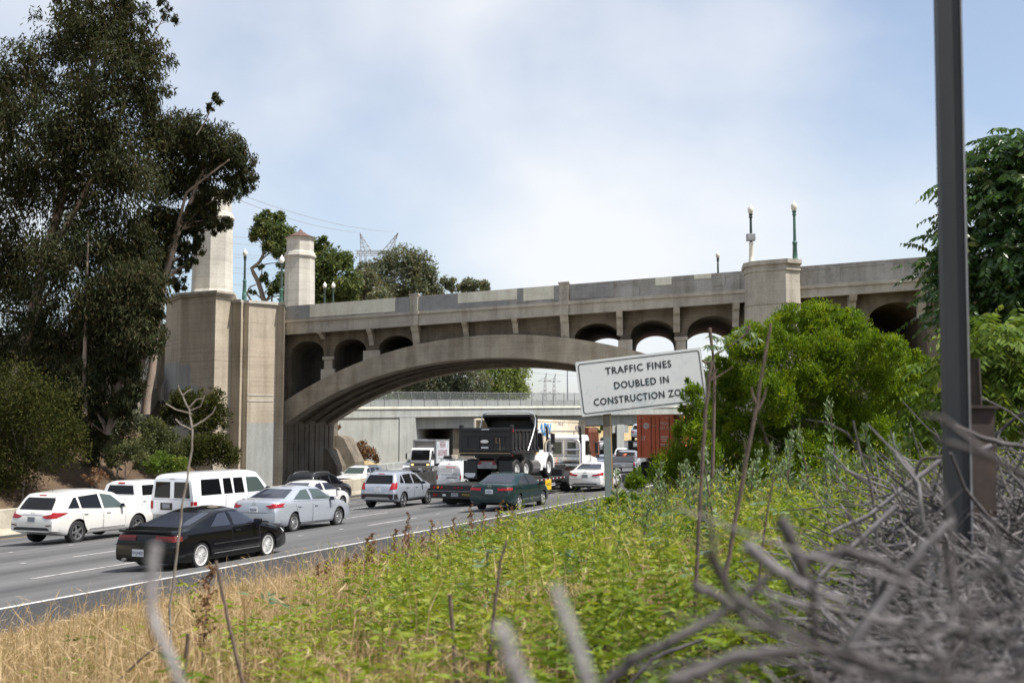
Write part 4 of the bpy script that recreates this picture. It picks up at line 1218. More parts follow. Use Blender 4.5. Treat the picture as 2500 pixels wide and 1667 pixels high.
spec = dict(L=4.4, W=1.71, top=[(0, .58), (.03, .80), (.07, .86), (.40, .90), (1.55, 1.20), (1.80, 1.245), (2.35, 1.25), (3.15, .87), (4.0, .76), (4.28, .62), (4.4, .45)], belt=[(0, .57), (.2, .83), (3.1, .82), (4.4, .5)], bot=[(0, .20), (.4, .15), (4.0, .14), (4.4, .2)],
    wheels=(.88, 3.43), r=.30, style='low', rim='white_rim', tumble=.36, arch=1.1, wheelw=.22, round=(.06, .4))
loc, rz = on_road(362, 24.4)
c = Car('black_coupe', spec, P_['black'], loc, rz, 'lowered black two-door coupe with white mesh wheels in the nearest lane', 'car')
c.patch('rear_window', 'rear', [(-.66, .925), (.66, .925), (.55, 1.185), (-.55, 1.185)], M['glass_grey'], .007, rows=8)
c.patch('sunroof', 'top', [(1.8, -.40), (2.3, -.40), (2.3, .40), (1.8, .40)], M['glass_dark'], .014)
for poly in ([(1.20, .90), (1.95, .885), (1.92, 1.18), (1.62, 1.16)], [(2.02, .885), (3.0, .875), (2.45, 1.16), (2.0, 1.19)]): c.sides('side_window', poly, M['glass_grey'])
c.patch('windshield', 'front', [(-.66, .90), (.66, .90), (.55, 1.20), (-.55, 1.20)], M['glass_grey'], .007, rows=6)
c.door([(1.98, .28), (3.1, .28), (3.08, .84), (1.98, .86)], (2.14, .76))
c.lights([[(.26, .66), (.80, .66), (.80, .775), (.26, .775)]], 'red_dark', wrap=[(.02, .67), (.20, .67), (.20, .77), (.02, .77)])
c.patch('bumper_step', 'rear', [(-.80, .555), (.80, .555), (.80, .575), (-.80, .575)], M['black_trim'], .03)
c.sides('side_trim', [(1.25, .50), (3.05, .50), (3.05, .53), (1.25, .53)], M['black_trim'], .014)
c.sides('sill_trim', [(1.3, .30), (3.05, .30), (3.05, .318), (1.3, .318)], M['chrome'], .010)
c.plate(.40, '7VQV827', y=.18); c.mirrors(2.85, .86)
MB().tube([(-.10, .52, .24), (.25, .52, .24)], .045, 10).build('exhaust', M['alloy_grey'], c.root, True)
MB().box((-.015, 0, .865), (.05, 1.42, .05), bev=.02).build('spoiler', P_['black'], c.root)
c.lights([[(.45, .56), (.74, .55), (.74, .66), (.45, .66)]], 'clear', view='front', name='headlight')

def sedan(L, W_, H, wb, rear=1.05, r=.33, style='ten', rim='alloy', low=0.0, zd=1.06):
    k = L / 4.86
    return dict(L=L, W=W_, top=[(0, .70), (.03, zd - .08), (.09, zd), (.70*k, zd + .05), (1.52*k, H - .055), (2.15*k, H), (2.75*k, H - .03), (3.65*k, 1.0), (4.4*k, .88), (4.75*k, .70), (L, .52)],
        belt=[(0, .69), (.2, zd - .05), (1.2, zd - .06), (3.6*k, .93), (L, .6)], bot=[(0, .36), (.5, .22), (L - .5, .20), (L, .28)], wheels=(rear, rear + wb), r=r, style=style, rim=rim, tumble=.38)
def sedan_glass(c, g, H, k=1.0, zd=1.06, win=None):
    c.patch('rear_window', 'rear', [(-.66, zd + .075), (.66, zd + .075), (.53, H - .075), (-.53, H - .075)], M[g], .007, rows=8)
    c.patch('windshield', 'front', [(-.68, 1.04), (.68, 1.04), (.55, H - .07), (-.55, H - .07)], M[g], .007, rows=6)
    for poly in ([(1.02*k, zd + .03), (2.06*k, zd - .02), (2.02*k, H - .085), (1.62*k, H - .11)], [(2.14*k, zd - .02), (3.38*k, zd - .05), (2.72*k, H - .11), (2.12*k, H - .08)]): c.sides('side_window', poly, M[g if not win else win])
    c.door([(1.35*k, .34), (2.08*k, .32), (2.08*k, zd - .06), (1.05*k, zd - .03), (1.20*k, .72)], (1.30*k, .86)); c.door([(2.12*k, .32), (3.3*k, .30), (3.42*k, zd - .1), (2.12*k, zd - .06)], (2.32*k, .84))
loc, rz = on_road(622, 36.0)
c = Car('silver_sedan', sedan(4.86, 1.83, 1.47, 2.78), P_['silver'], loc, rz, 'silver sedan with swept red tail lights right of the black coupe', 'car')
sedan_glass(c, 'glass_grey', 1.47, win='glass_mid')
c.lights([[(.44, .93), (.90, .99), (.90, .88), (.62, .84)]], wrap=[(.03, .88), (.05, .99), (.48, 1.0), (.22, .88)])
c.plate(.80, '7RJB540'); c.emblem(1.0); c.mirrors(3.25, .97); c.trunk_line([(-.5, .70, .5, .70)])
c.patch('bumper_insert', 'rear', [(-.62, .40), (.62, .40), (.55, .47), (-.55, .47)], M['black_trim'], .008); c.sides('sill_trim', [(1.5, .27), (3.2, .27), (3.2, .29), (1.5, .29)], M['chrome'], .008)
loc, rz = on_road(694, 49.5)
c = Car('white_sedan', sedan(4.7, 1.80, 1.45, 2.7), P_['white'], loc, rz, 'white sedan mostly hidden behind the silver sedan, in front of the van', 'car')
sedan_glass(c, 'glass_grey', 1.45); c.mirrors(3.2, .97); c.lights([[(.55, .82), (.88, .84), (.88, .96), (.55, .94)]]); c.plate(.80)
sp = infiniti_like(); sp.update(L=4.8, rim='alloy', style='five', W=1.93)
sp['top'] = [(0, .74), (.03, 1.0), (.12, 1.10), (.42, 1.58), (.52, 1.68), (1.4, 1.75), (2.3, 1.73), (2.9, 1.60), (3.65, 1.14), (4.3, 1.05), (4.65, .90), (4.8, .62)]; sp['wheels'] = (1.0, 3.88)
loc, rz = on_road(726, 59.0)
c = Car('black_suv', sp, P_['charcoal'], loc, rz, 'black suv with grey roof rails beside the median barrier', 'suv')
c.patch('rear_window', 'rear', [(-.70, 1.16), (.70, 1.16), (.60, 1.56), (-.60, 1.56)], M['glass_dark'], .007, rows=6)
for poly in ([(.62, 1.2), (1.1, 1.18), (1.08, 1.54), (.85, 1.54)], [(1.18, 1.17), (2.08, 1.13), (2.05, 1.60), (1.16, 1.57)], [(2.16, 1.13), (3.25, 1.09), (2.65, 1.53), (2.14, 1.60)]): c.sides('side_window', poly, M['glass_dark'])
c.door([(1.45, .42), (2.12, .42), (2.12, 1.10), (1.2, 1.14), (1.25, .95)], (1.42, .98)); c.door([(2.16, .42), (3.15, .42), (3.25, 1.05), (2.16, 1.10)], (2.4, .96))
c.lights([[(.62, .92), (.92, .92), (.92, 1.06), (.62, 1.06)]]); c.mirrors(3.05, 1.12); c.rails(.7, 2.5, .60, M['alloy']); c.plate(.86)

sp = dict(L=4.58, W=1.85, top=[(0, .74), (.03, 1.0), (.10, 1.08), (.42, 1.53), (.52, 1.61), (1.3, 1.69), (2.2, 1.67), (2.75, 1.55), (3.4, 1.12), (4.1, 1.02), (4.45, .85), (4.58, .6)], belt=[(0, .72), (.2, 1.08), (3.4, 1.0), (4.58, .7)], bot=[(0, .42), (.5, .28), (4, .28), (4.58, .36)],
    wheels=(.93, 3.64), r=.365, style='five', rim='chrome', wheelw=.235)
loc, rz = on_road(922, 50.6)
c = Car('silver_crossover', sp, P_['silver2'], loc, rz, 'silver blue crossover with a dark grey lower bumper in the middle of the road', 'suv')
c.patch('rear_window', 'rear', [(-.70, 1.13), (.70, 1.13), (.60, 1.52), (-.60, 1.52)], M['glass_dark'], .007, rows=6)
for poly in ([(.62, 1.16), (1.0, 1.14), (.98, 1.49), (.85, 1.49)], [(1.08, 1.13), (1.95, 1.09), (1.92, 1.55), (1.06, 1.52)], [(2.03, 1.09), (3.05, 1.05), (2.5, 1.48), (2.01, 1.55)]): c.sides('side_window', poly, M['glass_dark'])
c.door([(1.35, .46), (2.0, .46), (2.0, 1.06), (1.1, 1.10), (1.15, .95)], (1.28, .95)); c.door([(2.03, .46), (2.98, .46), (3.05, 1.02), (2.03, 1.06)], (2.25, .93))
c.lights([[(.60, .86), (.88, .90), (.88, 1.16), (.68, 1.13)]], wrap=[(.03, .88), (.1, 1.16), (.36, 1.2), (.2, .9)])
c.patch('rear_bumper', 'rear', [(-.90, .44), (.90, .44), (.90, .68), (-.90, .68)], M['steel_black'], .012)
c.sides('lower_cladding', [(1.36, .30), (3.2, .30), (3.2, .42), (1.36, .42)], M['steel_black'], .012)
c.patch('skid_plate', 'rear', [(-.66, .44), (.66, .44), (.55, .54), (-.55, .54)], M['alloy_grey'], .025)
c.lights([[(.60, .57), (.72, .57), (.72, .63), (.60, .63)]], 'red_dark', .02, name='reflector')
c.plate(.86); c.emblem(.985, 'bow'); c.mirrors(2.9, 1.06); c.rails(.7, 2.4, .58, M['alloy']); c.patch('trim_strip', 'rear', [(-.6, .72), (.6, .72), (.6, .75), (-.6, .75)], M['chrome'], .012)
c.patch('brake_light', 'rear', [(-.16, 1.56), (.16, 1.56), (.16, 1.585), (-.16, 1.585)], M['red_lamp'], .012); c.aerial(1.0, .3)

s_ = sedan(4.77, 1.78, 1.42, 2.67, 1.08, .315, 'five', zd=1.0)
loc, rz = on_road(1194, 42.6)
c = Car('green_sedan', s_, P_['green'], loc, rz, 'dark green older sedan in the nearest lane, in front of the flatbed trailer', 'car')
sedan_glass(c, 'glass_grey', 1.42, .98, 1.0)
c.lights([[(.34, .80), (.86, .82), (.86, .90), (.34, .89)]], wrap=[(.03, .82), (.05, .90), (.2, .91), (.2, .83)])
c.plate(.76, '3YEE891'); c.emblem(.955); c.mirrors(3.2, .93); c.patch('trim_strip', 'rear', [(-.85, .60), (.85, .60), (.85, .615), (-.85, .615)], M['black_trim'], .014)
c.sides('side_trim', [(1.45, .50), (3.3, .48), (3.3, .51), (1.45, .53)], M['black_trim'], .014); c.trunk_line([(-.6, .93, .6, .93)])
loc, rz = on_road(1427, 57.0)
c = Car('white_sedan', sedan(4.88, 1.85, 1.47, 2.78, rim='alloy_grey'), P_['white'], loc, rz, 'white sedan with blue-tinted rear window beside the sign post', 'car')
sedan_glass(c, 'glass_grey', 1.47)
c.lights([[(.38, .88), (.90, .97), (.90, .86), (.40, .80)]], wrap=[(.03, .87), (.05, .98), (.34, 1.0), (.2, .88)]); c.plate(.82, None, 'plate_dark'); c.emblem(1.0); c.mirrors(3.25, .97)
c.patch('bumper_insert', 'rear', [(-.72, .38), (.72, .38), (.66, .45), (-.66, .45)], M['black_trim'], .01)
MB().tube([(-.02, .5, .33), (.2, .5, .33)], .045, 8).build('exhaust', M['chrome'], c.root)

# oncoming white suv, seen from the front over the median barrier
sp = dict(L=5.1, W=1.92, top=[(0, .9), (.04, 1.25), (.4, 1.66), (.8, 1.78), (2.4, 1.80), (3.0, 1.72), (3.75, 1.24), (4.9, 1.12), (5.05, .98), (5.1, .7)], belt=[(0, .8), (.2, 1.2), (3.7, 1.1), (5.1, .8)], bot=[(0, .45), (.5, .32), (4.6, .30), (5.1, .36)], wheels=(1.0, 4.05), r=.39, style='five', wheelw=.25, fround=(.08, .4))
loc, rz = on_road(842, 76.0)
c = Car('white_suv', sp, P_['white'], loc, rz + math.pi, 'white suv driving towards the camera beyond the median barrier', 'suv', 'oncoming vehicles', anchor=5.1)
c.patch('windshield', 'front', [(-.74, 1.28), (.74, 1.28), (.62, 1.68), (-.62, 1.68)], M['glass_mid'], .007, rows=6)
for poly in ([(.9, 1.26), (1.6, 1.24), (1.58, 1.66), (1.0, 1.64)], [(1.7, 1.24), (2.5, 1.22), (2.45, 1.68), (1.7, 1.67)], [(2.6, 1.22), (3.4, 1.2), (2.95, 1.62), (2.58, 1.68)]): c.sides('side_window', poly, M['glass_dark'])
c.patch('grille', 'front', [(-.48, .78), (.48, .78), (.52, 1.02), (-.52, 1.02)], M['black_trim'], .012)
c.patch('grille_bar', 'front', [(-.5, .885), (.5, .885), (.5, .92), (-.5, .92)], M['chrome'], .022); c.patch('grille_bar', 'front', [(-.035, .78), (.035, .78), (.035, 1.02), (-.035, 1.02)], M['chrome'], .024)
c.lights([[(.56, .86), (.84, .88), (.84, 1.0), (.56, 1.02)]], 'clear', view='front', name='headlight'); c.mirrors(3.35, 1.25); c.plate(.55, view='front'); c.rails(.8, 2.5, .6, M['black_trim'])

# white cargo van with a loaded roof rack
sp = dict(L=4.7, W=1.75, top=[(0, 1.55), (.06, 1.70), (.25, 1.83), (.6, 1.87), (3.1, 1.86), (3.5, 1.74), (4.15, 1.15), (4.6, 1.0), (4.7, .7)], belt=[(0, 1.12), (4.1, 1.05), (4.7, .7)], bot=[(0, .36), (.5, .30), (4.3, .28), (4.7, .35)], wheels=(.85, 3.75), r=.32, style='five', tumble=.17, round=(.05, .3))
loc, rz = on_road(1096, 71)
c = Car('white_cargo_van', sp, P_['bwhite'], loc, rz, 'white cargo van with red writing on its rear door and a loaded roof rack', 'van')
c.trunk_line([(-.28, .45, -.268, 1.6), (-.78, 1.0, .78, 1.0), (-.78, 1.06, .78, 1.06)])
c.patch('rear_panel', 'rear', [(-.72, 1.14), (-.31, 1.14), (-.31, 1.62), (-.64, 1.62)], P_['white'], .012); c.patch('rear_panel', 'rear', [(-.22, 1.14), (.72, 1.14), (.64, 1.62), (-.22, 1.62)], P_['white'], .012)
c.patch('handle', 'rear', [(-.55, .80), (.15, .80), (.15, .86), (-.55, .86)], M['black_trim'], .02)
p_, _ = c.cast('rear', -.2, 1.5)
lettering('Service', .22, M['ink_red'], c.root, face_matrix((p_.x - .05, -.15, 1.51), (0, -1, 0), (.25, 0, 1)), sx=1.0)
c.lights([[(.74, .72), (.83, .72), (.83, 1.0), (.74, 1.0)]]); c.plate(.68, y=-.15); c.patch('brake_light', 'rear', [(-.10, 1.70), (.10, 1.70), (.10, 1.74), (-.10, 1.74)], M['red_lamp'], .012); c.mirrors(3.5, 1.15)
c.sides('side_window', [(2.6, 1.15), (3.7, 1.12), (3.3, 1.66), (2.6, 1.70)], M['glass_dark'])
mb = MB()
for x in (.5, 1.6, 2.7): mb.box((x, 0, 1.98), (.05, 1.5, .05)); mb.box((x, .7, 1.92), (.05, .04, .12)); mb.box((x, -.7, 1.92), (.05, .04, .12))
mb.build('roof_rack', M['grey_steel'], c.root)
for nm, sz, cc, m in (('tool_box', (1.2, .5, .16), (1.2, .35, 2.09), 'black_trim'), ('bucket', (.5, .5, .25), (.7, -.15, 2.13), 'cream_box')):
    h_ = Matrix.Translation(c.root.location) @ Matrix.Rotation(rz, 4, 'Z')
    if nm == 'bucket':
        o = MB().lathe([(.16, 0), (.24, .24), (.25, .25), (.22, .24), (.15, .02), (.01, .02)], 14).build(nm, M[m]); o.location = h_ @ Vector((.7, -.15, 2.01)); tag(o, 'cream bucket on the roof rack of the white cargo van', 'bucket')
    else:
        o = MB().box((0, 0, 0), sz, bev=.03).box((0, 0, .09), (sz[0]*.98, sz[1]*.96, .03), bev=.01).build(nm, M[m]); o.location = h_ @ Vector(cc); o.rotation_euler = (0, 0, rz); tag(o, 'long black tool box on the roof rack of the white cargo van', 'box')

# small traffic further on
def far_car(name, px, D, pm, label, cat, kind='sedan', flip=False, lift=0.0, group='vehicles queueing on the freeway', opp=False):
    loc, rz = on_road(px, D, lift)
    sp = sedan(4.6, 1.8, 1.45, 2.65) if kind == 'sedan' else dict(sp_suv)
    c = Car(name, sp, pm, loc, rz + (math.pi if flip else 0), label, cat, group, anchor=sp['L'] if flip else 0)
    if kind == 'sedan':
        sedan_glass(c, 'glass_grey', 1.45)
    else:
        c.patch('rear_window', 'rear', [(-.70, 1.13), (.70, 1.13), (.60, 1.52), (-.60, 1.52)], M['glass_dark'], .007, rows=5); c.patch('windshield', 'front', [(-.70, 1.14), (.70, 1.14), (.58, 1.56), (-.58, 1.56)], M['glass_dark'], .007, rows=5)
        for poly in ([(1.08, 1.13), (1.95, 1.09), (1.92, 1.55), (1.06, 1.52)], [(2.03, 1.09), (3.05, 1.05), (2.5, 1.48), (2.01, 1.55)]): c.sides('side_window', poly, M['glass_dark'])
    c.lights([[(.55, .82), (.88, .84), (.88, .98), (.55, .94)]]); c.plate(.80)
    c.lights([[(.45, .66), (.74, .66), (.74, .76), (.45, .76)]], 'clear', view='front', name='headlight')
    return c
sp_suv = dict(L=4.58, W=1.85, top=[(0, .74), (.03, 1.0), (.10, 1.08), (.42, 1.53), (.52, 1.61), (1.3, 1.69), (2.2, 1.67), (2.75, 1.55), (3.4, 1.12), (4.1, 1.02), (4.45, .85), (4.58, .6)], belt=[(0, .72), (.2, 1.08), (3.4, 1.0), (4.58, .7)], bot=[(0, .42), (.5, .28), (4, .28), (4.58, .36)], wheels=(.93, 3.64), r=.365, style='five', rim='alloy', wheelw=.235)
far_car('blue_sedan', 1467, 92, P_['bluegrey'], 'pale blue sedan just ahead of the white sedan left of the sign post', 'car')
far_car('white_suv', 1519, 118, P_['white'], 'white suv under the overpass ahead of the silver pickup', 'suv', 'suv')
far_car('white_sedan', 1466, 230, P_['white'], 'tiny white sedan far off beyond the overpass', 'car')
far_car('silver_car', 1447, 205, P_['silver'], 'tiny silver suv far off, left of the tiny white sedan', 'suv', 'suv')
far_car('dark_suv', 1473, 300, P_['charcoal'], 'tiny dark suv on the far road above the tiny white sedan', 'suv', 'suv')
far_car('white_hatchback', 1000, 112, P_['bwhite'], 'bluish white car half hidden behind the seafood truck', 'car', 'sedan', True, 0, 'oncoming vehicles')
# silver pickup with a loaded bed
sp = dict(L=5.3, W=1.88, top=[(0, .70), (.03, .92), (2.0, .92), (2.05, 1.62), (2.25, 1.74), (3.2, 1.75), (3.9, 1.14), (5.0, 1.05), (5.2, .85), (5.3, .65)], sm=.03, belt=[(0, .69), (.1, .9), (2, .91), (3.9, 1.05), (5.3, .7)], bot=[(0, .45), (.5, .4), (4.8, .38), (5.3, .45)], wheels=(1.05, 4.3), r=.36, style='five', tumble=.26, round=(.04, .3))
loc, rz = on_road(1521, 88)
c = Car('silver_pickup', sp, P_['silver'], loc, rz, 'silver pickup with an open loaded bed just right of the sign post', 'pickup')
c.patch('rear_window', 'rear', [(-.70, 1.22), (.70, 1.22), (.62, 1.62), (-.62, 1.62)], M['glass_mid'], .01); c.lights([[(.80, .60), (.9, .60), (.9, .85), (.80, .85)]]); c.plate(.58)
for y in (.86, -.86): MB().box((1.03, y, 1.13), (1.95, .10, .44), bev=.03).build('bed_side', P_['silver'], c.root)
MB().box((.05, 0, 1.12), (.06, 1.7, .42), bev=.02).build('tailgate', P_['silver'], c.root)
c.sides('side_window', [(2.4, 1.2), (3.6, 1.15), (3.15, 1.6), (2.4, 1.64)], M['glass_mid']); c.mirrors(3.4, 1.15)
h_ = Matrix.Translation(c.root.location) @ Matrix.Rotation(rz, 4, 'Z')
o = MB().lathe([(.30, 0), (.31, .05), (.22, .5), (.05, .62), (.01, .62)], 10).build('red_bag', M['red_box']); o.location = h_ @ Vector((.6, -.1, .93)); tag(o, 'red sack lying in the bed of the silver pickup', 'bag')
o = MB().box((0, 0, .35), (.7, .55, .7), bev=.04).box((0, 0, .72), (.74, .59, .05), bev=.02).build('grey_crate', M['grey_steel']); o.location = h_ @ Vector((.5, -.6, .94)); o.rotation_euler = (0, 0, rz); tag(o, 'tall grey box in the bed of the silver pickup', 'box')
o = MB().box((0, 0, .3), (.9, .7, .6), bev=.08).box((.2, .1, .66), (.4, .3, .2), bev=.06).build('dark_bundle', M['steel_black']); o.location = h_ @ Vector((1.2, .35, .93)); o.rotation_euler = (0, 0, rz + .3); tag(o, 'dark bundle of tools in the bed of the silver pickup', 'bundle')
# ------------------------------------------------------------------ writing fitted to a measured width and height
def fit(txt, w, h, m, parent, Mx, name='lettering', bold=0.0, spacing=1.0, depth=.002):
    o = lettering(txt, 1.0, m, parent, Matrix.Identity(4), name, bold=bold, spacing=spacing, depth=0)
    v = np.empty(len(o.data.vertices) * 3, dtype=np.float32); o.data.vertices.foreach_get('co', v); v = v.reshape(-1, 3)
    lo, hi = v.min(0), v.max(0)
    o.data.transform(Mx @ Matrix.Diagonal((w / (hi[0] - lo[0]), h / (hi[1] - lo[1]), 1, 1)) @ Matrix.Translation((-(lo[0] + hi[0]) / 2, -(lo[1] + hi[1]) / 2, 0)))
    return o
BACK = lambda x, y, z: face_matrix((x, y, z), (0, -1, 0), (0, 0, 1))     # reads from behind a vehicle
RIGHT = lambda x, y, z: face_matrix((x, y, z), (1, 0, 0), (0, 0, 1))     # reads on its right-hand side
LEFT = lambda x, y, z: face_matrix((x, y, z), (-1, 0, 0), (0, 0, 1))

# ------------------------------------------------------------------ lowboy trailer and the tractor pulling it
tl, trz = on_road(1118, 48.4)
tl.z -= .02
t = empty('flatbed_trailer', tl, trz, 'black low flatbed trailer carrying the dump truck, red and amber lamps along its tail', 'trailer', 'vehicles queueing on the freeway')
mb = MB(); mb.box((5.6, 0, .86), (11.2, 2.56, .18), bev=.02); mb.box((5.6, 1.1, .68), (10.6, .16, .24)); mb.box((5.6, -1.1, .68), (10.6, .16, .24)); mb.box((5.6, 0, .7), (10.8, .9, .22))
mb.box((11.35, 0, 1.05), (.35, 2.3, .55), bev=.03); mb.box((12.5, 0, 1.38), (2.4, 1.1, .22), bev=.03)
mb.build('deck', M['steel_black'], t)
mb = MB(); mb.box((-.02, 0, .83), (.10, 2.6, .26), bev=.015); mb.box((.0, 0, .52), (.08, 2.6, .30), bev=.015)
mb.build('rear_bumper', M['steel_black'], t)
mb = MB(); mb.box((-.078, 0, .69), (.012, 2.58, .025)); mb.build('light_strip', M['grey_steel'], t)
for k, (y, z, r, m) in enumerate(((1.1, .84, .055, 'red_lamp'), (.92, .84, .055, 'amber'), (.74, .84, .055, 'red_lamp'), (.1, .84, .03, 'red_lamp'), (-.05, .84, .03, 'red_lamp'), (-.2, .84, .03, 'red_lamp'), (-.74, .84, .055, 'red_lamp'), (-.92, .84, .055, 'amber'), (-1.1, .84, .055, 'red_lamp'))):
    MB().cyl((-.07, y, z), (-.105, y, z), r, r * .85, 10).build('tail_light', M[m], t, True)
for y, m, w in ((1.05, 'red_lamp', .22), (.62, 'clear', .16), (-1.05, 'red_lamp', .22)): MB().box((-.05, y, .52), (.03, w, .09), bev=.008).build('tail_light', M[m], t)
pl = MB().box((-.055, .12, .54), (.02, .34, .17)).build('licence_plate', M['plate_dark'], t)
pl = MB().box((-.052, -.48, .55), (.02, .60, .15)).build('warning_sign', M['steel_black'], t); fit('WIDE LOAD', .52, .09, M['yellow'], pl, BACK(-.066, -.48, .55))
mb = MB()
for k in range(16): mb.box((6.6 + k * .30, -1.288, .90), (.15, .012, .05), k % 2)
mb.build('reflective_tape', [M['red_lamp'], M['plate']], t)
ys = MB().box((8.5, -1.28, .62), (.92, .03, .52), bev=.01).build('yellow_panel', M['yellow'], t); fit('OVERSIZE', .7, .14, M['ink_black'], ys, RIGHT(8.5, -1.298, .64))
for z in (.56, .66): MB().box((9.5, -1.2, z), (.7, .02, .04)).build('white_bar', M['plate'], t)
for x in (1.6, 2.9):
    for sg in (-1, 1): add_wheel(t, x, sg * .98, .40, .42, 'truck', 'white_rim', sg < 0)
mb = MB(); mb.box((1.0, 0, .30), (.05, 2.3, .36)); mb.box((2.2, 0, .45), (2.6, .12, .12)); mb.build('axle_guard', M['dark'], t)

k = empty('tractor_truck', tl, trz, 'white day-cab tractor with a shiny headache rack and tall black exhaust, pulling the flatbed trailer', 'truck', 'vehicles queueing on the freeway')
mb = MB(); mb.box((15.0, .42, .95), (7.6, .10, .26)); mb.box((15.0, -.42, .95), (7.6, .10, .26)); mb.box((13.3, 0, 1.15), (1.4, .9, .10), bev=.02)
mb.build('chassis', M['steel_black'], k)
for x in (12.55, 13.9):
    for sg in (-1, 1): add_wheel(k, x, sg * .98, .52, .52, 'truck', 'white_rim', sg < 0)
for sg in (-1, 1): add_wheel(k, 18.6, sg * 1.05, .52, .30, 'truck', 'white_rim', sg < 0)
for sg in (-1, 1):
    mb = MB(); th = np.linspace(.15, math.pi - .15, 11)
    for x in (12.55, 13.9): mb.prism([(x + .64*math.cos(a), sg*.70, .52 + .64*math.sin(a)) for a in th] + [(x + .60*math.cos(a), sg*.70, .52 + .60*math.sin(a)) for a in th[::-1]], (0, sg*.55, 0))
    mb.build('fender', M['steel_black'], k, True, 30)
mb = MB(); mb.prism([(15.2, -1.05, .85), (16.95, -1.05, .85), (16.95, -1.05, 1.95), (16.55, -1.05, 2.95), (16.3, -1.05, 3.08), (15.35, -1.05, 3.10), (15.2, -1.05, 2.95)], (0, 2.1, 0))
cab = mb.build('cab', M['white_truck'], k)
md = cab.modifiers.new('b', 'BEVEL'); md.width = .09; md.segments = 3
MB().prism([(16.99, -.88, 2.02), (16.66, -.80, 2.82), (16.66, .80, 2.82), (16.99, .88, 2.02)], (-.03, 0, 0)).build('windshield', M['glass_dark'], cab)
for sg in (-1, 1): MB().prism([(15.75, sg*1.056, 1.95), (16.85, sg*1.056, 1.95), (16.5, sg*1.056, 2.75), (15.75, sg*1.056, 2.75)], (0, -sg*.02, 0)).build('side_window', M['glass_dark'], cab)
for y in (-.42, .42): MB().box((15.195, y, 2.35), (.03, .5, .68), bev=.01).build('rear_window', M['glass_mid'], cab)
mb = MB(); mb.prism([(16.9, -.9, .9), (19.35, -.75, .85), (19.4, -.75, 1.55), (19.2, -.72, 1.72), (16.9, -.9, 1.98)], (0, 1.8, 0))
hd = mb.build('hood', M['white_truck'], k); md = hd.modifiers.new('b', 'BEVEL'); md.width = .10; md.segments = 3
for sg in (-1, 1):
    mb = MB(); th = np.linspace(.1, math.pi - .1, 11)
    mb.prism([(18.6 + .68*math.cos(a), sg*.72, .52 + .68*math.sin(a)) for a in th] + [(18.6 + .58*math.cos(a), sg*.72, .52 + .58*math.sin(a)) for a in th[::-1]], (0, sg*.52, 0))
    mb.build('fender', M['white_truck'], k, True, 30)
    mb = MB(); mb.cyl((15.9, sg*1.0, .8), (17.1, sg*1.0, .8), .30, .30, 18); mb.build('fuel_tank', M['chrome'], k, True)
    mb = MB(); mb.tube([(15.05, sg*.98, 1.2), (15.05, sg*.98, 3.1), (14.98, sg*.98, 3.38), (14.86, sg*.98, 3.55)], .075, 12); mb.build('exhaust_stack', M['black_trim'], k, True)
    mb = MB(); mb.box((16.75, sg*1.42, 2.35), (.10, .17, .62), bev=.03); mb.tube([(16.9, sg*1.05, 2.05), (16.78, sg*1.4, 2.08)], .02, 5); mb.tube([(16.9, sg*1.05, 2.75), (16.78, sg*1.4, 2.6)], .02, 5); mb.build('side_mirror', M['black_trim'], k)
    MB().box((17.9, sg*1.15, 1.85), (.14, .2, .16), bev=.05).build('hood_mirror', M['black_trim'], k)
mb = MB()
for z, h in ((1.32, .3), (1.68, .34)): mb.box((14.95, 0, z), (.06, 1.95, h), bev=.02)
mb.tube([(14.92, -1.0, 1.1), (14.92, -1.0, 2.55), (14.92, -.88, 2.78), (14.92, -.6, 2.86), (14.92, .6, 2.86), (14.92, .88, 2.78), (14.92, 1.0, 2.55), (14.92, 1.0, 1.1)], .055, 10)
mb.tube([(14.92, -1, 2.25), (14.92, -.1, 2.25)], .07, 10); mb.tube([(14.92, -1, 1.95), (14.92, 1, 1.95)], .03, 8); mb.box((14.93, -.05, 2.35), (.05, .06, 1.0))
mb.build('headache_rack', M['chrome'], k, True, 40)
mb = MB(); mb.box((15.05, .1, 3.28), (.18, 2.0, .07), bev=.02); mb.tube([(15.05, -.6, 3.0), (15.05, -.6, 3.3)], .025, 6); mb.tube([(15.05, .8, 3.0), (15.05, .8, 3.3)], .025, 6); mb.build('light_bar', M['grey_steel'], k)
mb = MB()
for i in range(6): mb.box((14.75, -.75 + i*.2, 1.10), (.03, .11, .09))
mb.build('tail_light', M['red_lamp'], k)
for j, (m, y) in enumerate((('ink_blue_hose', .38), ('ink_red', .55))):
    if m not in M: M[m] = mat('blue_air_hose', (.05, .28, .50), .4)
    pts = [(14.75 + .05*math.cos(a*1.0), y - .25 + .05*math.sin(a), 1.85 - .028*a) for a in np.linspace(0, 28, 120)]
    MB().tube(pts, .014, 5).build('air_hose', M[m], k, True)

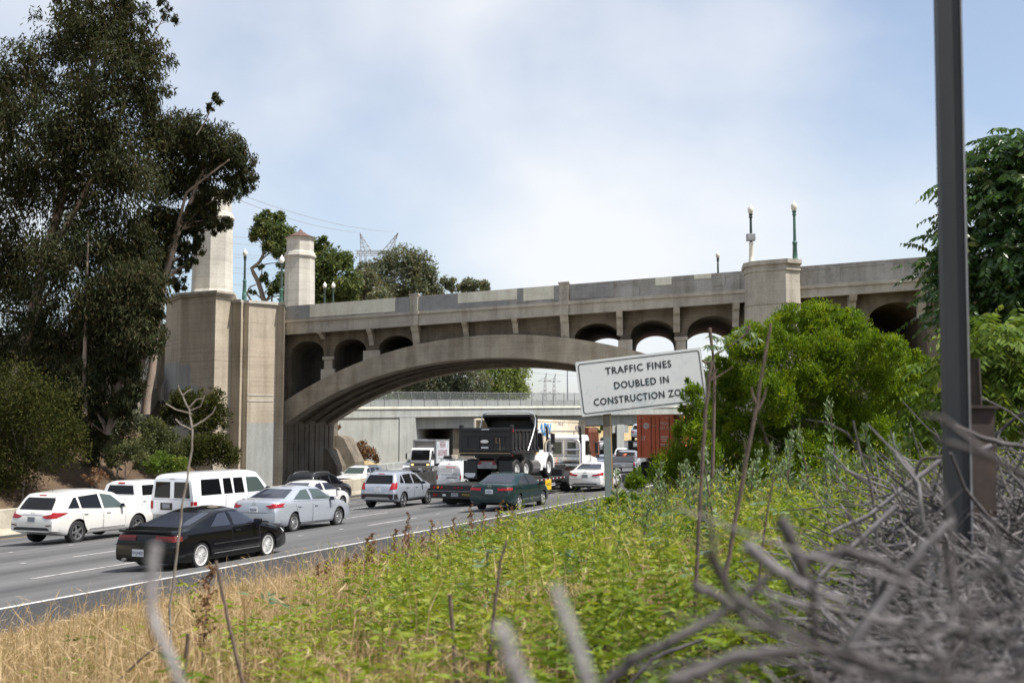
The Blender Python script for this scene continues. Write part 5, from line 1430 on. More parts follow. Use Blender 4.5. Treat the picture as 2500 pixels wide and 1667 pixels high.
# ------------------------------------------------------------------ the dump truck riding on it
DZ = .95
d = empty('dump_truck', tl + Vector((0, 0, DZ)), trz, 'dump truck with a black bed and white cab riding on the flatbed trailer', 'truck', 'vehicles queueing on the freeway')
d.location = tl + Vector((0, 0, DZ))
mb = MB(); mb.box((6.6, .42, .95), (6.4, .12, .30)); mb.box((6.6, -.42, .95), (6.4, .12, .30)); mb.box((5.0, 0, 1.15), (3.2, 1.2, .12)); mb.box((3.75, 0, .85), (.12, 1.0, .34), bev=.02)
mb.build('chassis', M['steel_black'], d)
x0, x1, hw, zf0, zs1 = 3.3, 6.95, 1.24, 1.40, 2.38
mb = MB(); mb.box(((x0+x1)/2, 0, zf0), (x1-x0, 2*hw, .10)); mb.box((x0 + .02, 0, zf0 - .12), (.14, 2*hw + .1, .18), bev=.02)
for sg in (-1, 1):
    mb.box(((x0+x1)/2, sg*hw, (zf0+zs1)/2), (x1-x0, .05, zs1-zf0)); mb.box(((x0+x1)/2, sg*(hw+.02), zs1), (x1-x0, .12, .09), bev=.02); mb.box(((x0+x1)/2, sg*(hw+.03), zf0 - .02), (x1-x0, .16, .14), bev=.02)
    for i in range(7): mb.box((x0 + .35 + i*.52, sg*(hw+.045), (zf0+zs1)/2), (.09, .08, zs1-zf0), bev=.015); mb.prism([(x0 + .27 + i*.52, sg*(hw+.03), zf0+.05), (x0 + .43 + i*.52, sg*(hw+.03), zf0+.05), (x0 + .43 + i*.52, sg*(hw+.16), zf0+.05), (x0 + .27 + i*.52, sg*(hw+.16), zf0+.05)], (0, -sg*.06, .12))
    mb.box((x0 + .03, sg*(hw+.02), (zf0+zs1)/2 + .10), (.18, .16, zs1-zf0 + .30), bev=.02)
bed = mb.build('bed', M['steel_black'], d)
mb = MB(); mb.box((x0 - .05, 0, 1.93), (.06, 2*hw - .12, 1.06), bev=.01); mb.box((x0 - .10, 0, 2.42), (.09, 2*hw - .1, .16), bev=.02); mb.box((x0 - .09, 0, 2.12), (.07, 2*hw - .14, .06), bev=.015); mb.box((x0 - .09, 0, 1.48), (.08, 2*hw - .1, .14), bev=.02)
for y in (-.92, -.35, .35, .92): mb.box((x0 - .085, y, 1.80), (.06, .08, .62), bev=.01)
tg = mb.build('tailgate', M['steel_black'], bed)
T_ = Matrix.Translation((x0 - .13, .02, 1.86)) @ Matrix.Rotation(math.pi/2, 4, 'Y') @ Matrix.Diagonal((.42, 1.1, 1, 1))
MB().lathe([(.19, 0), (.185, -.02), (.01, -.025)], 20, 0, T_).build('oval_badge', M['alloy'], tg)
MB().box((x0 - .11, .02, 1.52), (.03, .36, .2)).build('licence_plate', M['plate'], tg)
MB().box((x0 - .15, -.02, 2.42), (.01, .38, .045)).build('label_strip', M['plate'], tg)
mb = MB(); mb.tube([(x0 - .14, -.55, 2.05), (x0 - .14, -.55, 1.80), (x0 - .14, -.72, 1.80), (x0 - .14, -.72, 2.05)], .008, 5); mb.tube([(x0 - .13, -.74, 1.8), (x0 - .13, -.74, 1.45)], .009, 5)
mb.build('latch', M['wood_edge'], tg)
mb = MB(); mb.box((x0 - .14, 0, 1.33), (.03, 2*hw, .035)); mb.build('worn_edge', M['wood_edge'], bed)
mb = MB()
mb.prism([(x1, -hw, zf0), (x1 + .08, -hw, zf0), (x1 + .08, -hw, 2.95), (x1 + .02, -hw, 3.14), (x1 - .9, -hw, 3.14), (x1 - .9, -hw, 3.05), (x1 - .12, -hw, 3.0), (x1, -hw, 2.85)], (0, 2*hw, 0))
for sg in (-1, 1): mb.prism([(x1, sg*hw, 2.3), (x1, sg*hw, 3.02), (x1 - .9, sg*hw, 3.08), (x1 - .9, sg*hw, 2.95)], (0, -sg*.05, 0))
mb.box((x1 - .06, 0, 2.66), (.06, 2*hw, .08)); mb.box((x1 - .9, 0, 3.09), (.10, 2*hw + .06, .13), bev=.03)
mb.build('cab_shield', M['steel_black'], bed)
for sg in (-1, 1):
    MB().tube([(5.15, sg*(hw + .16), 1.42), (5.75, sg*(hw + .18), 2.1), (6.15, sg*(hw + .18), 2.62), (6.24, sg*(hw + .16), 2.95), (6.2, sg*(hw + .08), 3.16), (6.1, sg*(hw - .15), 3.25), (6.05, 0, 3.27)], .035, 8).build('tarp_arm', M['alloy'], bed, True)
for x in (4.15, 5.4):
    for sg in (-1, 1): add_wheel(d, x, sg * .98, .52, .50, 'truck', 'white_rim', sg < 0)
for sg in (-1, 1):
    add_wheel(d, 8.95, sg * 1.02, .53, .32, 'truck', 'white_rim', sg < 0)
    MB().cyl((6.1, sg*1.02, .62), (7.2, sg*1.02, .62), .33, .33, 20).build('fuel_tank', M['alloy_grey'], d, True)
    fl = MB().box((3.52, sg*.88, .55), (.025, .68, .86), bev=.01).build('mud_flap', M['black_trim'], d)
    if sg < 0: fit('L.A. DWP', .52, .12, M['plate_dark'], fl, BACK(3.505, -.88, .36))
    else: MB().prism([(3.50, .62, .40), (3.50, 1.14, .40), (3.50, 1.18, .30), (3.50, .98, .18), (3.50, .70, .18), (3.50, .60, .32)], (-.004, 0, 0)).build('white_emblem', M['plate'], fl)
mb = MB(); mb.box((3.45, 0, .78), (.06, .95, .34), bev=.01); mb.build('hitch_plate', M['grey_steel'], d)
mb = MB()
for y in (-.36, .36): mb.box((3.41, y, .86), (.03, .16, .10))
mb.box((3.41, 0, .955), (.02, .9, .035)); mb.build('tail_light', M['red_lamp'], d)
mb = MB(); mb.prism([(7.2, -1.08, .55), (8.35, -1.08, .55), (8.45, -1.08, 1.35), (8.1, -1.08, 2.35), (7.9, -1.08, 2.5), (7.3, -1.08, 2.52), (7.2, -1.08, 2.4)], (0, 2.16, 0))
cab = mb.build('cab', M['white_truck'], d); md = cab.modifiers.new('b', 'BEVEL'); md.width = .10; md.segments = 3
for sg in (-1, 1):
    MB().prism([(7.42, sg*1.088, 1.42), (8.36, sg*1.088, 1.42), (8.08, sg*1.088, 2.26), (7.42, sg*1.088, 2.26)], (0, -sg*.02, 0)).build('side_window', M['glass_dark'], cab)
    MB().box((7.28, sg*1.10, 1.60), (.22, .02, .72)).build('yellow_panel', M['yellow'], cab)
    mb = MB(); mb.box((8.75, sg*1.45, 1.95), (.12, .2, .55), bev=.03); mb.tube([(8.35, sg*1.08, 2.25), (8.75, sg*1.42, 2.25)], .02, 5); mb.box((8.9, sg*1.42, 1.45), (.16, .2, .2), bev=.07); mb.build('side_mirror', M['black_trim'], d, False)
    MB().box((7.55, sg*1.0, .60), (.9, .35, .40), bev=.04).build('step_box', M['white_truck'], d)
    mb = MB(); th = np.linspace(-.1, math.pi + .05, 13)
    mb.prism([(8.95 + .72*math.cos(a), sg*.66, .56 + .72*math.sin(a)) for a in th] + [(8.95 + .60*math.cos(a), sg*.66, .56 + .60*math.sin(a)) for a in th[::-1]], (0, sg*.56, 0)); mb.build('fender', M['white_truck'], d, True, 30)
MB().prism([(8.50, -.92, 1.42), (8.16, -.86, 2.28), (8.16, .86, 2.28), (8.50, .92, 1.42)], (-.03, 0, 0)).build('windshield', M['glass_mid'], cab)
mb = MB(); mb.prism([(8.3, -.98, .6), (9.75, -.80, .6), (9.8, -.80, 1.05), (9.6, -.78, 1.22), (8.3, -.95, 1.40)], (0, 1.85, 0)); hd = mb.build('hood', M['white_truck'], d); md = hd.modifiers.new('b', 'BEVEL'); md.width = .08; md.segments = 3
MB().box((3.36, -hw - .03, 1.25), (.1, .06, .1)).build('marker_lamp', M['red_lamp'], bed); MB().box((x0 - .02, -hw - .10, 2.36), (.1, .05, .1)).build('marker_lamp', M['red_lamp'], bed)

# ------------------------------------------------------------------ box containers on their trailers
def container(root, x0, x1, w, z0, z1, m, rib=.28):
    mb = MB(); n = int((x1 - x0) / rib)
    for sg in (-1, 1):
        pts, out = [], []
        for i in range(n + 1):
            a = x0 + (x1 - x0) * i / n
            pts += [(a, sg*(w/2 - (.0 if i % 2 else .035)))]
        v = [(p[0], p[1], z) for z in (z0 + .12, z1 - .10) for p in pts]; N = len(pts)
        mb.add(v, [(i, i+1, N+i+1, N+i) for i in range(N-1)])
        mb.box(((x0+x1)/2, sg*(w/2 - .03), z1 - .05), (x1-x0, .08, .12)); mb.box(((x0+x1)/2, sg*(w/2 - .03), z0 + .07), (x1-x0, .08, .16))
        for x in (x0 + .05, x1 - .05): mb.box((x, sg*(w/2 - .02), (z0+z1)/2), (.12, .10, z1-z0))
    mb.box(((x0+x1)/2, 0, z1 - .06), (x1-x0-.1, w-.12, .06)); mb.box(((x0+x1)/2, 0, z0 + .1), (x1-x0-.1, w-.12, .1)); mb.box((x1 - .06, 0, (z0+z1)/2), (.06, w-.1, z1-z0-.1))
    return mb.build('container', m, root)
loc, rz = on_road(1600, 75.0)
e = empty('container_truck', loc, rz, 'red container with white code letters on its doors, right of the sign post', 'truck', 'vehicles queueing on the freeway')
c = container(e, 0, 12.2, 2.44, 1.30, 4.19, M['red_box'])
for sg in (-1, 1):
    dr = MB().box((-.005, sg*.60, 2.74), (.05, 1.17, 2.66), bev=.015).box((-.03, sg*.60, 3.45), (.02, 1.08, .04)).box((-.03, sg*.60, 2.05), (.02, 1.08, .04)).build('container_door', M['red_box'], c)
    for y in (.28, .95): MB().tube([(-.06, sg*y, 1.42), (-.06, sg*y, 4.08)], .022, 6).build('locking_bar', M['rust'], dr)
MB().box((0, 0, 4.12), (.10, 2.44, .14)).box((0, 0, 1.36), (.10, 2.44, .14)).build('end_frame', M['red_box'], c)
fit('HGIU', .62, .20, M['ink_white'], c, BACK(-.036, -.66, 3.62)); fit('631 031', .80, .20, M['ink_white'], c, BACK(-.036, -.70, 3.32)); fit("53'", .36, .28, M['ink_white'], c, BACK(-.036, .82, 2.62))
for i, z in enumerate((2.72, 2.58, 2.44, 2.2, 2.06)): MB().box((-.034, -.62 + .05*(i % 2), z), (.008, .5 - .08*(i % 3), .055)).build('stencil_line', M['ink_white'], c)
hexa = [(-.034, .62 + .22*math.cos(a), 3.45 + .22*math.sin(a)) for a in np.linspace(math.pi/6, math.pi/6 + 2*math.pi, 7)[:-1]]
MB().prism(hexa, (-.006, 0, 0)).build('hexagon_mark', M['ink_white'], c); fit('H', .13, .20, M['red_box'], c, BACK(-.043, .62, 3.45)); fit('TRANS', .42, .09, M['ink_white'], c, BACK(-.036, .18, 3.45))
for y, w in ((.95, .3), (-.88, .35)): MB().box((-.034, y, 4.0), (.008, w, .04)).build('white_stripe', M['ink_white'], c)
mb = MB(); mb.box((6, .45, 1.14), (12, .12, .28)); mb.box((6, -.45, 1.14), (12, .12, .28)); mb.box((.1, 0, .75), (.12, 2.3, .14)); mb.box((.1, .6, 1.0), (.08, .08, .5)); mb.box((.1, -.6, 1.0), (.08, .08, .5)); mb.build('trailer_chassis', M['steel_black'], e)
for x in (1.4, 2.7, 13.3):
    for sg in (-1, 1): add_wheel(e, x, sg*.92, .50, .5, 'truck', 'white_rim', sg < 0)
mb = MB(); mb.box((14.0, 0, 2.0), (1.9, 2.3, 2.2), bev=.15); mb.box((15.6, 0, 1.4), (1.7, 1.9, 1.1), bev=.15); mb.build('cab', M['white_truck'], e)
for sg in (-1, 1): add_wheel(e, 15.7, sg*1.0, .50, .3, 'truck', 'white_rim', sg < 0)

b_2 = XY(1427, 71.5); a_ = b_2 - Vector((math.sin(R(18.7)), math.cos(R(18.7)))) * 13.5
rz = math.atan2((b_2 - a_).y, (b_2 - a_).x); s1_, d1_ = road_sd(a_.x, a_.y)
e = empty('container_truck', (a_.x, a_.y, float(road_z(d1_)) - .17), rz, 'long cream ribbed container with blue letters, behind the dump truck and tractor', 'truck', 'vehicles queueing on the freeway')
Lc = (b_2 - a_).length
hold = empty('container_body', (0, 1.25, 0)); hold.parent = e
c = container(e, 0, Lc, 2.5, 1.28, 4.16, M['cream_box'], .22); c.location = (0, 1.25, 0)
bpy.data.objects.remove(hold)
fit('ADV', 2.3, .70, mat('blue_lettering', (.03, .22, .55), .5), c, RIGHT(4.9, -1.262, 3.60), bold=.02)
fit('7KX12', 1.1, .16, M['ink_blue'], c, RIGHT(8.0, -1.262, 3.92))
fit('45G1', .8, .3, M['ink_blue'], c, RIGHT(11.6, -1.262, 3.72))
mb = MB(); mb.box((Lc/2, 1.25, 1.1), (Lc - .4, 1.0, .3)); mb.build('trailer_chassis', M['steel_black'], e)
for x in (1.5, 2.8, Lc - 1.4):
    for y in (.3, 2.2): add_wheel(e, x, y, .50, .5, 'truck', 'white_rim', y < 1)
# rusty tipper and its dark cab just ahead
loc, rz = on_road(1402, 96)
e = empty('rusty_trailer', loc, rz, 'rust red steel trailer with a sloping front beyond the cream container', 'trailer', 'vehicles queueing on the freeway')
MB().prism([(0, -1.25, 1.1), (7.0, -1.25, 1.1), (7.2, -1.25, 2.2), (6.2, -1.25, 3.2), (5.7, -1.25, 3.95), (0, -1.25, 3.95)], (0, 2.5, 0)).build('body', M['rust'], e)
for sg in (-1, 1):
    mb = MB()
    for i in range(8): mb.box((.4 + i*.8, sg*1.28, 2.4), (.12, .08, 2.3))
    mb.build('ribbing', M['rust'], e)
mb = MB(); mb.box((3.5, 0, .95), (7.4, 1.0, .3)); mb.build('chassis', M['dark'], e)
for x in (1.2, 2.4):
    for sg in (-1, 1): add_wheel(e, x, sg*.95, .5, .5, 'truck', 'alloy_grey', sg < 0)
kk = empty('black_tractor', loc, rz, 'black truck cab with a tall mirror ahead of the rusty trailer', 'truck', 'vehicles queueing on the freeway')
mb = MB(); mb.prism([(8.0, -1.0, .8), (9.6, -1.0, .8), (9.7, -1.0, 1.8), (9.3, -1.0, 2.6), (8.0, -1.0, 2.65)], (0, 2.0, 0)); mb.build('cab', M['steel_black'], kk)
mb = MB(); mb.prism([(9.6, -.9, .7), (11.4, -.8, .7), (11.4, -.8, 1.4), (9.65, -.9, 1.8)], (0, 1.7, 0)); mb.build('hood', M['steel_black'], kk)
MB().prism([(9.72, -.85, 1.85), (9.36, -.8, 2.5), (9.36, .8, 2.5), (9.72, .85, 1.85)], (-.03, 0, 0)).build('windshield', M['glass_dark'], kk)
for sg in (-1, 1):
    MB().box((9.7, sg*1.35, 2.1), (.14, .25, .6), bev=.08).build('side_mirror', M['black_trim'], kk); add_wheel(kk, 10.7, sg*.95, .5, .3, 'truck', 'alloy_grey', sg < 0); add_wheel(kk, 8.4, sg*.95, .5, .5, 'truck', 'alloy_grey', sg < 0)
# car hauler deck with an suv on it, just left of the red container
loc, rz = on_road(1562, 112)
e = empty('car_hauler', loc, rz, 'dark steel car hauler rack left of the red container, carrying a silver suv', 'truck', 'vehicles queueing on the freeway')
mb = MB()
for z in (.95, 2.35): mb.box((5, 0, z), (10, 2.3, .12))
for x in (.3, 2.6, 5, 7.4, 9.7):
    for sg in (-1, 1): mb.box((x, sg*1.15, 1.7), (.14, .12, 1.5)); mb.tube([(x, sg*1.15, 1.0), (x + 1.1, sg*1.15, 2.3)], .04, 5)
mb.build('rack', M['steel_black'], e)
for x in (2.0, 3.2):
    for sg in (-1, 1): add_wheel(e, x, sg*.9, .42, .4, 'truck', 'alloy_grey', sg < 0)
far_car('silver_suv', 1562, 112.3, P_['silver'], 'silver suv riding on top of the dark car hauler', 'suv', 'suv', False, 2.41)

# ------------------------------------------------------------------ seafood box truck coming towards us
loc, rz = on_road(1026, 110)
e = empty('box_truck', loc, rz + math.pi, 'white box truck with maroon seafood market lettering coming towards the camera', 'truck', 'oncoming vehicles')
h_ = Vector((math.cos(rz + math.pi), math.sin(rz + math.pi), 0)); e.location = loc - h_ * 7.6
mb = MB(); mb.box((2.85, 0, 2.18), (5.7, 2.36, 2.36), bev=.02); bx = mb.build('cargo_box', P_['bwhite'], e)
mb = MB(); mb.box((5.72, 0, 3.30), (.10, 2.42, .14), bev=.03)
for sg in (-1, 1): mb.box((5.72, sg*1.16, 2.2), (.10, .10, 2.2), bev=.02); mb.box((2.85, sg*1.19, 3.33), (5.7, .06, .10))
mb.build('box_trim', M['grey_steel'], bx)
MB().box((5.705, 0, 2.2), (.02, 2.1, 2.0)).build('front_panel', M['alloy_grey'], bx)
fit('VIENTIANE', 2.6, .62, M['ink_maroon'], bx, LEFT(2.9, 1.19, 2.86)); fit('SEAFOOD MARKET', 4.2, .62, M['ink_maroon'], bx, LEFT(2.9, 1.19, 2.02))
MB().box((2.9, 1.186, 1.52), (4.4, .008, .09)).build('small_print', M['plate_dark'], bx)
for x, z, s_ in ((5.0, 2.75, .32), (.6, 3.0, .2), (.7, 2.7, .28), (.5, 1.3, .25)):
    MB().prism([(x - s_*.5, 1.184, z), (x, 1.184, z + s_*.9), (x + s_*.35, 1.184, z + .1), (x + s_*.15, 1.184, z - s_)], (0, .006, 0)).build('fish_mark', mat('teal_mark', (.12, .36, .45), .5), bx)
mb = MB(); mb.prism([(5.95, -1.05, .75), (7.5, -1.05, .75), (7.55, -1.05, 1.30), (7.15, -1.05, 2.45), (6.9, -1.05, 2.55), (6.0, -1.05, 2.55)], (0, 2.1, 0)); cab = mb.build('cab', M['white_truck'], e); md = cab.modifiers.new('b', 'BEVEL'); md.width = .10; md.segments = 3
MB().prism([(7.56, -.93, 1.38), (7.21, -.90, 2.38), (7.21, .90, 2.38), (7.56, .93, 1.38)], (-.03, 0, 0)).build('windshield', M['glass_dark'], cab)
MB().box((7.545, 0, .97), (.04, 2.04, .36), bev=.02).build('front_panel', M['alloy_grey'], cab); MB().box((7.57, 0, .92), (.03, 1.2, .14)).build('grille', M['black_trim'], cab)
for sg in (-1, 1):
    MB().prism([(6.3, sg*1.056, 1.42), (7.42, sg*1.056, 1.42), (7.1, sg*1.056, 2.3), (6.3, sg*1.056, 2.3)], (0, -sg*.02, 0)).build('side_window', M['glass_dark'], cab)
    MB().box((7.58, sg*.78, .94), (.03, .24, .12), bev=.02).build('headlight', M['amber_lit'], cab)
    mb = MB(); mb.box((7.55, sg*1.42, 1.75), (.10, .16, .55), bev=.04); mb.tube([(7.3, sg*1.05, 2.2), (7.55, sg*1.4, 2.1)], .02, 5); mb.tube([(7.4, sg*1.05, 1.3), (7.55, sg*1.4, 1.45)], .02, 5); mb.build('side_mirror', M['black_trim'], cab)
    add_wheel(e, 6.75, sg*.98, .42, .26, 'truck', 'white_rim', sg < 0); add_wheel(e, 1.8, sg*.92, .42, .45, 'truck', 'white_rim', sg < 0)
MB().box((7.62, 0, .55), (.12, 2.15, .34), bev=.04).build('bumper', M['alloy_grey'], e); MB().box((7.60, 0, .76), (.10, 2.1, .06), bev=.02).build('bumper_top', M['alloy'], e)
mb = MB(); mb.box((3.6, .4, .8), (6.8, .1, .25)); mb.box((3.6, -.4, .8), (6.8, .1, .25)); mb.build('chassis', M['dark'], e)
MB().box((7.69, .0, .5), (.02, .32, .15)).build('licence_plate', M['plate'], e)

# ------------------------------------------------------------------ the white sign on its post
DS = 21.2
TL, TRc, BL = W(1404, 884, DS), W(1711, 848, DS), W(1415.5, 1018, DS)
xv = (TRc - TL); sw = xv.length; xv.normalize()
yv = (BL - TL); sh = yv.length; yv = (yv - xv * yv.dot(xv)).normalized()
nv = xv.cross(yv); nv = -nv if nv.y > 0 else nv
sign = empty('road_sign', (0, 0, 0), 0, 'tilted white sign reading traffic fines doubled in construction zone, on a wooden post', 'sign')
def SG(u, v, off=0.0): return TL + xv * (u * sw) + yv * (v * sh) + nv * off
def rrect(mx, my, r, n=5):
    pts = []
    for cx, cy, a0 in ((sw-mx-r, my+r, -90), (sw-mx-r, sh-my-r, 0), (mx+r, sh-my-r, 90), (mx+r, my+r, 180)):
        for i in range(n + 1):
            a = R(a0 + 90*i/n); pts.append((cx + r*math.cos(a), cy + r*math.sin(a)))
    return pts
sgm = worn('white_sign_sheet', (.62, .64, .66), (.50, .54, .57), .45, 0, 2.2, .3, .5)
o_ = rrect(0, 0, .03)
MB().prism([SG(a/sw, b/sh) for a, b in o_], -nv * .02).build('panel', sgm, sign)
a1, a2 = rrect(.045, .045, .05), rrect(.060, .060, .042)
mb = MB(); n = len(a1)
mb.add([SG(a/sw, b/sh, .004) for a, b in a1] + [SG(a/sw, b/sh, .004) for a, b in a2], [(i, (i+1) % n, n + (i+1) % n, n + i) for i in range(n)])
mb.build('border', M['ink_black'], sign)
for txt, u, v, w_ in (('TRAFFIC FINES', .490, .228, .524), ('DOUBLED IN', .50, .505, .433), ('CONSTRUCTION ZONE', .50, .765, .785)):
    fit(txt, w_ * sw, .137, M['ink_black'], sign, face_matrix(SG(u, v, .005), xv, -yv), bold=.017, spacing=1.12)
random.seed(4)
teal = mat('teal_paint_flecks', (.10, .42, .42), .6)
mb = MB()
for i in range(46):
    u, v = random.uniform(.05, .62), random.uniform(.45, .93); a = random.uniform(0, 3.1); l_ = random.uniform(.004, .022); q = Vector((math.cos(a), math.sin(a), 0))
    p0 = SG(u, v, .006); dv = xv * (q.x * l_) + yv * (q.y * l_); pv = (xv * -q.y + yv * q.x) * .0035
    mb.add([p0 - dv - pv, p0 + dv - pv*.3, p0 + dv + pv*.6, p0 - dv + pv], [(0, 1, 2, 3)])
mb.build('paint_flecks', teal, sign)
mb = MB()
for i in range(40):
    u = random.uniform(.08, .95); v = random.choice((random.uniform(.05, .13), random.uniform(.05, .2), random.uniform(.88, .95)))
    r = random.uniform(.003, .009); p0 = SG(u, v, .0065)
    mb.add([p0 + xv*r, p0 + yv*r*1.3, p0 - xv*r, p0 - yv*r], [(0, 1, 2, 3)])
mb.build('scuff_marks', M['grey_steel'], sign)
pb, pt = W(1490, 1262, DS + .1), W(1478, 960, DS + .12)
pb.z = float(ground_z(pb.x, pb.y)) - .3
pm_ = pb.lerp(pt, .62)
def post(name, a, b, sx, sy, m, par, off=(0, 0)):
    o2 = Vector((off[0], off[1], 0)); v = []
    for p in (a, b):
        for x, y in ((-1, -1), (1, -1), (1, 1), (-1, 1)): v.append(p + o2 + Vector((x*sx/2, y*sy/2, 0)))
    return MB().add(v, [(0,3,2,1),(4,5,6,7),(0,1,5,4),(1,2,6,5),(2,3,7,6),(3,0,4,7)]).build(name, m, par)
pk = .5 * (pb.z + pt.z)
po = post('post', pb, pt, .125, .12, M['wood_post'], sign)
qm = pb.lerp(pt, (W(1483, 1066, DS).z - pb.z) / (pt.z - pb.z))
post('painted_section', pb, qm, .131, .126, M['post_paint'], po)
post('batten', pb, pt, .024, .10, M['wood_edge'], po, (.078, -.01))

# ------------------------------------------------------------------ steel post close on the right, with its stubs
def slab(mb, p0, p1, sx, sy, rz=0.0):
    c_, s_ = math.cos(rz), math.sin(rz); v = []
    for p in (p0, p1):
        for x, y in ((-1, -1), (1, -1), (1, 1), (-1, 1)):
            v.append(p + Vector((c_*x*sx/2 - s_*y*sy/2, s_*x*sx/2 + c_*y*sy/2, 0)))
    mb.add(v, [(0,3,2,1),(4,5,6,7),(0,1,5,4),(1,2,6,5),(2,3,7,6),(3,0,4,7)])
DP = 4.5
p0, p1 = W(2334, 1480, DP), W(2308, 0, DP)
p1 = p0 + (p1 - p0) * 1.5
p0.z -= .9
e = empty('steel_post', (0, 0, 0), 0, 'tall dark blue grey steel post rising out of the brush pile on the right', 'post')
mb = MB(); slab(mb, p0, p1, .086, .07, R(-8)); mb.build('square_tube', M['pole_paint'], e)
mb = MB(); slab(mb, p0 + Vector((.047, -.012, 0)), p1 + Vector((.047, -.012, 0)), .007, .075, R(-8)); mb.build('lit_side_strip', M['grey_steel'], e)  # paler strip colours in the lit right side of the turned tube
p0, p1 = W(2394, 1350, 5.0), W(2392, 990, 5.0); p0.z -= .6
e = empty('short_steel_stub', (0, 0, 0), 0, 'short brown rusty steel stub standing beside the tall steel post', 'post')
mb = MB(); slab(mb, p0, p1, .135, .012, R(6)); slab(mb, p0 + Vector((-.065, .05, 0)), p1 + Vector((-.065, .05, 0)), .012, .11, R(6)); slab(mb, p0 + Vector((0, .10, 0)), p1 + Vector((0, .10, 0)), .135, .012, R(6)); mb.build('beam', M['rusty_post'], e)
slab_ = MB(); slab(slab_, p1 + Vector((0, .04, -.012)), p1 + Vector((0, .04, .0)), .15, .13, R(6)); slab_.build('cap_plate', M['rusty_post'], e)
p0, p1 = W(2385, 1200, 5.6), W(2368, 876, 5.6)
mb = MB(); slab(mb, p0, p1, .07, .012, R(-30)); slab(mb, p0 + Vector((.035, -.02, 0)), p1 + Vector((.035, -.02, 0)), .008, .03, R(-30))
tag(mb.build('leaning_steel_plate', M['rusty_post']), 'dark narrow steel plate leaning behind the brown stub and the tall post', 'plate')
# ------------------------------------------------------------------ foliage
def unit(v): return v / np.maximum(np.linalg.norm(v, axis=-1, keepdims=True), 1e-9)
def leaf_quads(c, axis, L, Wd, rs, bias=.45):
    """one kite-shaped leaf per row: centre c, direction axis, length L, width Wd"""
    n = len(c); axis = unit(axis)
    sd = unit(np.cross(axis, unit(rs.normal(size=(n, 3)))))
    L = np.broadcast_to(L, (n,))[:, None]; Wd = np.broadcast_to(Wd, (n,))[:, None]
    b = c - axis * L / 2
    m = b + axis * L * bias
    return np.stack((b, m + sd * Wd / 2, c + axis * L / 2, m - sd * Wd / 2), 1)
def crown_pts(blobs, n, rs, clump=.22, per=45, shell=.5, flat=1.0):
    vol = np.array([b[1][0] * b[1][2] for b in blobs]); cnt = np.maximum(1, (n / per * vol / vol.sum()).astype(int))
    P, O, H = [], [], []
    for (c, r), k in zip(blobs, cnt):
        d = unit(rs.normal(size=(k, 3))); q = rs.uniform(0, 1, (k, 1)) ** shell
        cl = d * q; q2 = rs.normal(size=(k, per, 3)) * clump
        pt = (cl[:, None, :] + q2).reshape(-1, 3)
        rad = np.linalg.norm(pt, axis=1); keep = rad < 1.18
        P.append(np.array(c) + pt[keep] * np.array(r) * np.array((1, 1, flat))); O.append(unit(pt[keep]))
        H.append((np.clip(rs.normal(.45, .2, (k, 1)), 0, 1) + rs.normal(0, .16, (k, per))).reshape(-1)[keep])
    return np.concatenate(P), np.concatenate(O), np.clip(np.concatenate(H), 0, 1)
def pxblob(lst, D, rs, depth=1.0, jitter=.35):
    out = []
    for px, py, r in lst:
        rm = r / F_PX * D
        c = W(px, py, D + rs.uniform(-1, 1) * rm * jitter * 2)
        out.append(((c.x, c.y, c.z), (rm, rm * depth, rm)))
    return out
def limbs(mb, trunk, blobs, r0, rs, every=1, sag=.12, n=6, thin=.35):
    T = [Vector(p) for p in trunk]
    for i, (c, r) in enumerate(blobs):
        if i % every: continue
        c = Vector(c)
        cand = sorted((((p - c).length + max(0, p.z - c.z + .5) * 3), j) for j, p in enumerate(T))
        p0 = T[cand[0][1]]
        if (c - p0).length < .2: continue
        mid = p0.lerp(c, .5) + Vector((rs.uniform(-1, 1), rs.uniform(-1, 1), sag * 4)) * (c - p0).length * .12
        f = 1 - cand[0][1] / len(T) * .6
        mb.tube([p0, p0.lerp(mid, .55) + Vector((0, 0, .02)), mid, mid.lerp(c, .6), c], [r0*f*thin*1.5, r0*f*thin*1.2, r0*f*thin, r0*f*thin*.7, r0*f*thin*.3], n)
def tree(name, label, cat, base, trunk_px, blobs, n, leaf, m, bark, r0, seed, group=None, droop=.8, per=45, clump=.22, shell=.5, every=1, D=None, upward=0.0, crown='crown', thin=.35):
    rs = np.random.RandomState(seed)
    e = empty(name, (0, 0, 0), 0, label, cat, group)
    pts, out, hue = crown_pts(blobs, n, rs, clump, per, shell)
    ax = rs.normal(size=pts.shape) * .7 + out * (.6 if upward else .25); ax[:, 2] += upward - droop
    L = rs.uniform(.7, 1.25, len(pts)) * leaf[0]
    quads_mesh(crown, leaf_quads(pts, ax, L, L * leaf[1], rs), 4, m, e, hue)
    if trunk_px:
        mb = MB()
        for path, r in trunk_px:
            T = [Vector(p) for p in path]
            fine = []
            for a, b in zip(T[:-1], T[1:]):
                fine += [a.lerp(b, q) + Vector((rs.normal()*.03, rs.normal()*.03, 0)) * r * 6 for q in (0, .33, .66)]
            fine.append(T[-1])
            rr = [r * (1 - .72 * i / (len(fine) - 1)) for i in range(len(fine))]
            mb.tube(fine, rr, 8)
        allp = [p for path, r in trunk_px for p in path]
        limbs(mb, trunk_px[0][0], blobs, r0, rs, every, thin=thin)
        mb.build('trunk', bark, e, True, 60)
    return e
def path_px(lst, D0, D1=None):
    D1 = D0 if D1 is None else D1
    return [W(px, py, D0 + (D1 - D0) * i / max(1, len(lst) - 1)) for i, (px, py) in enumerate(lst)]

rs0 = np.random.RandomState(1)
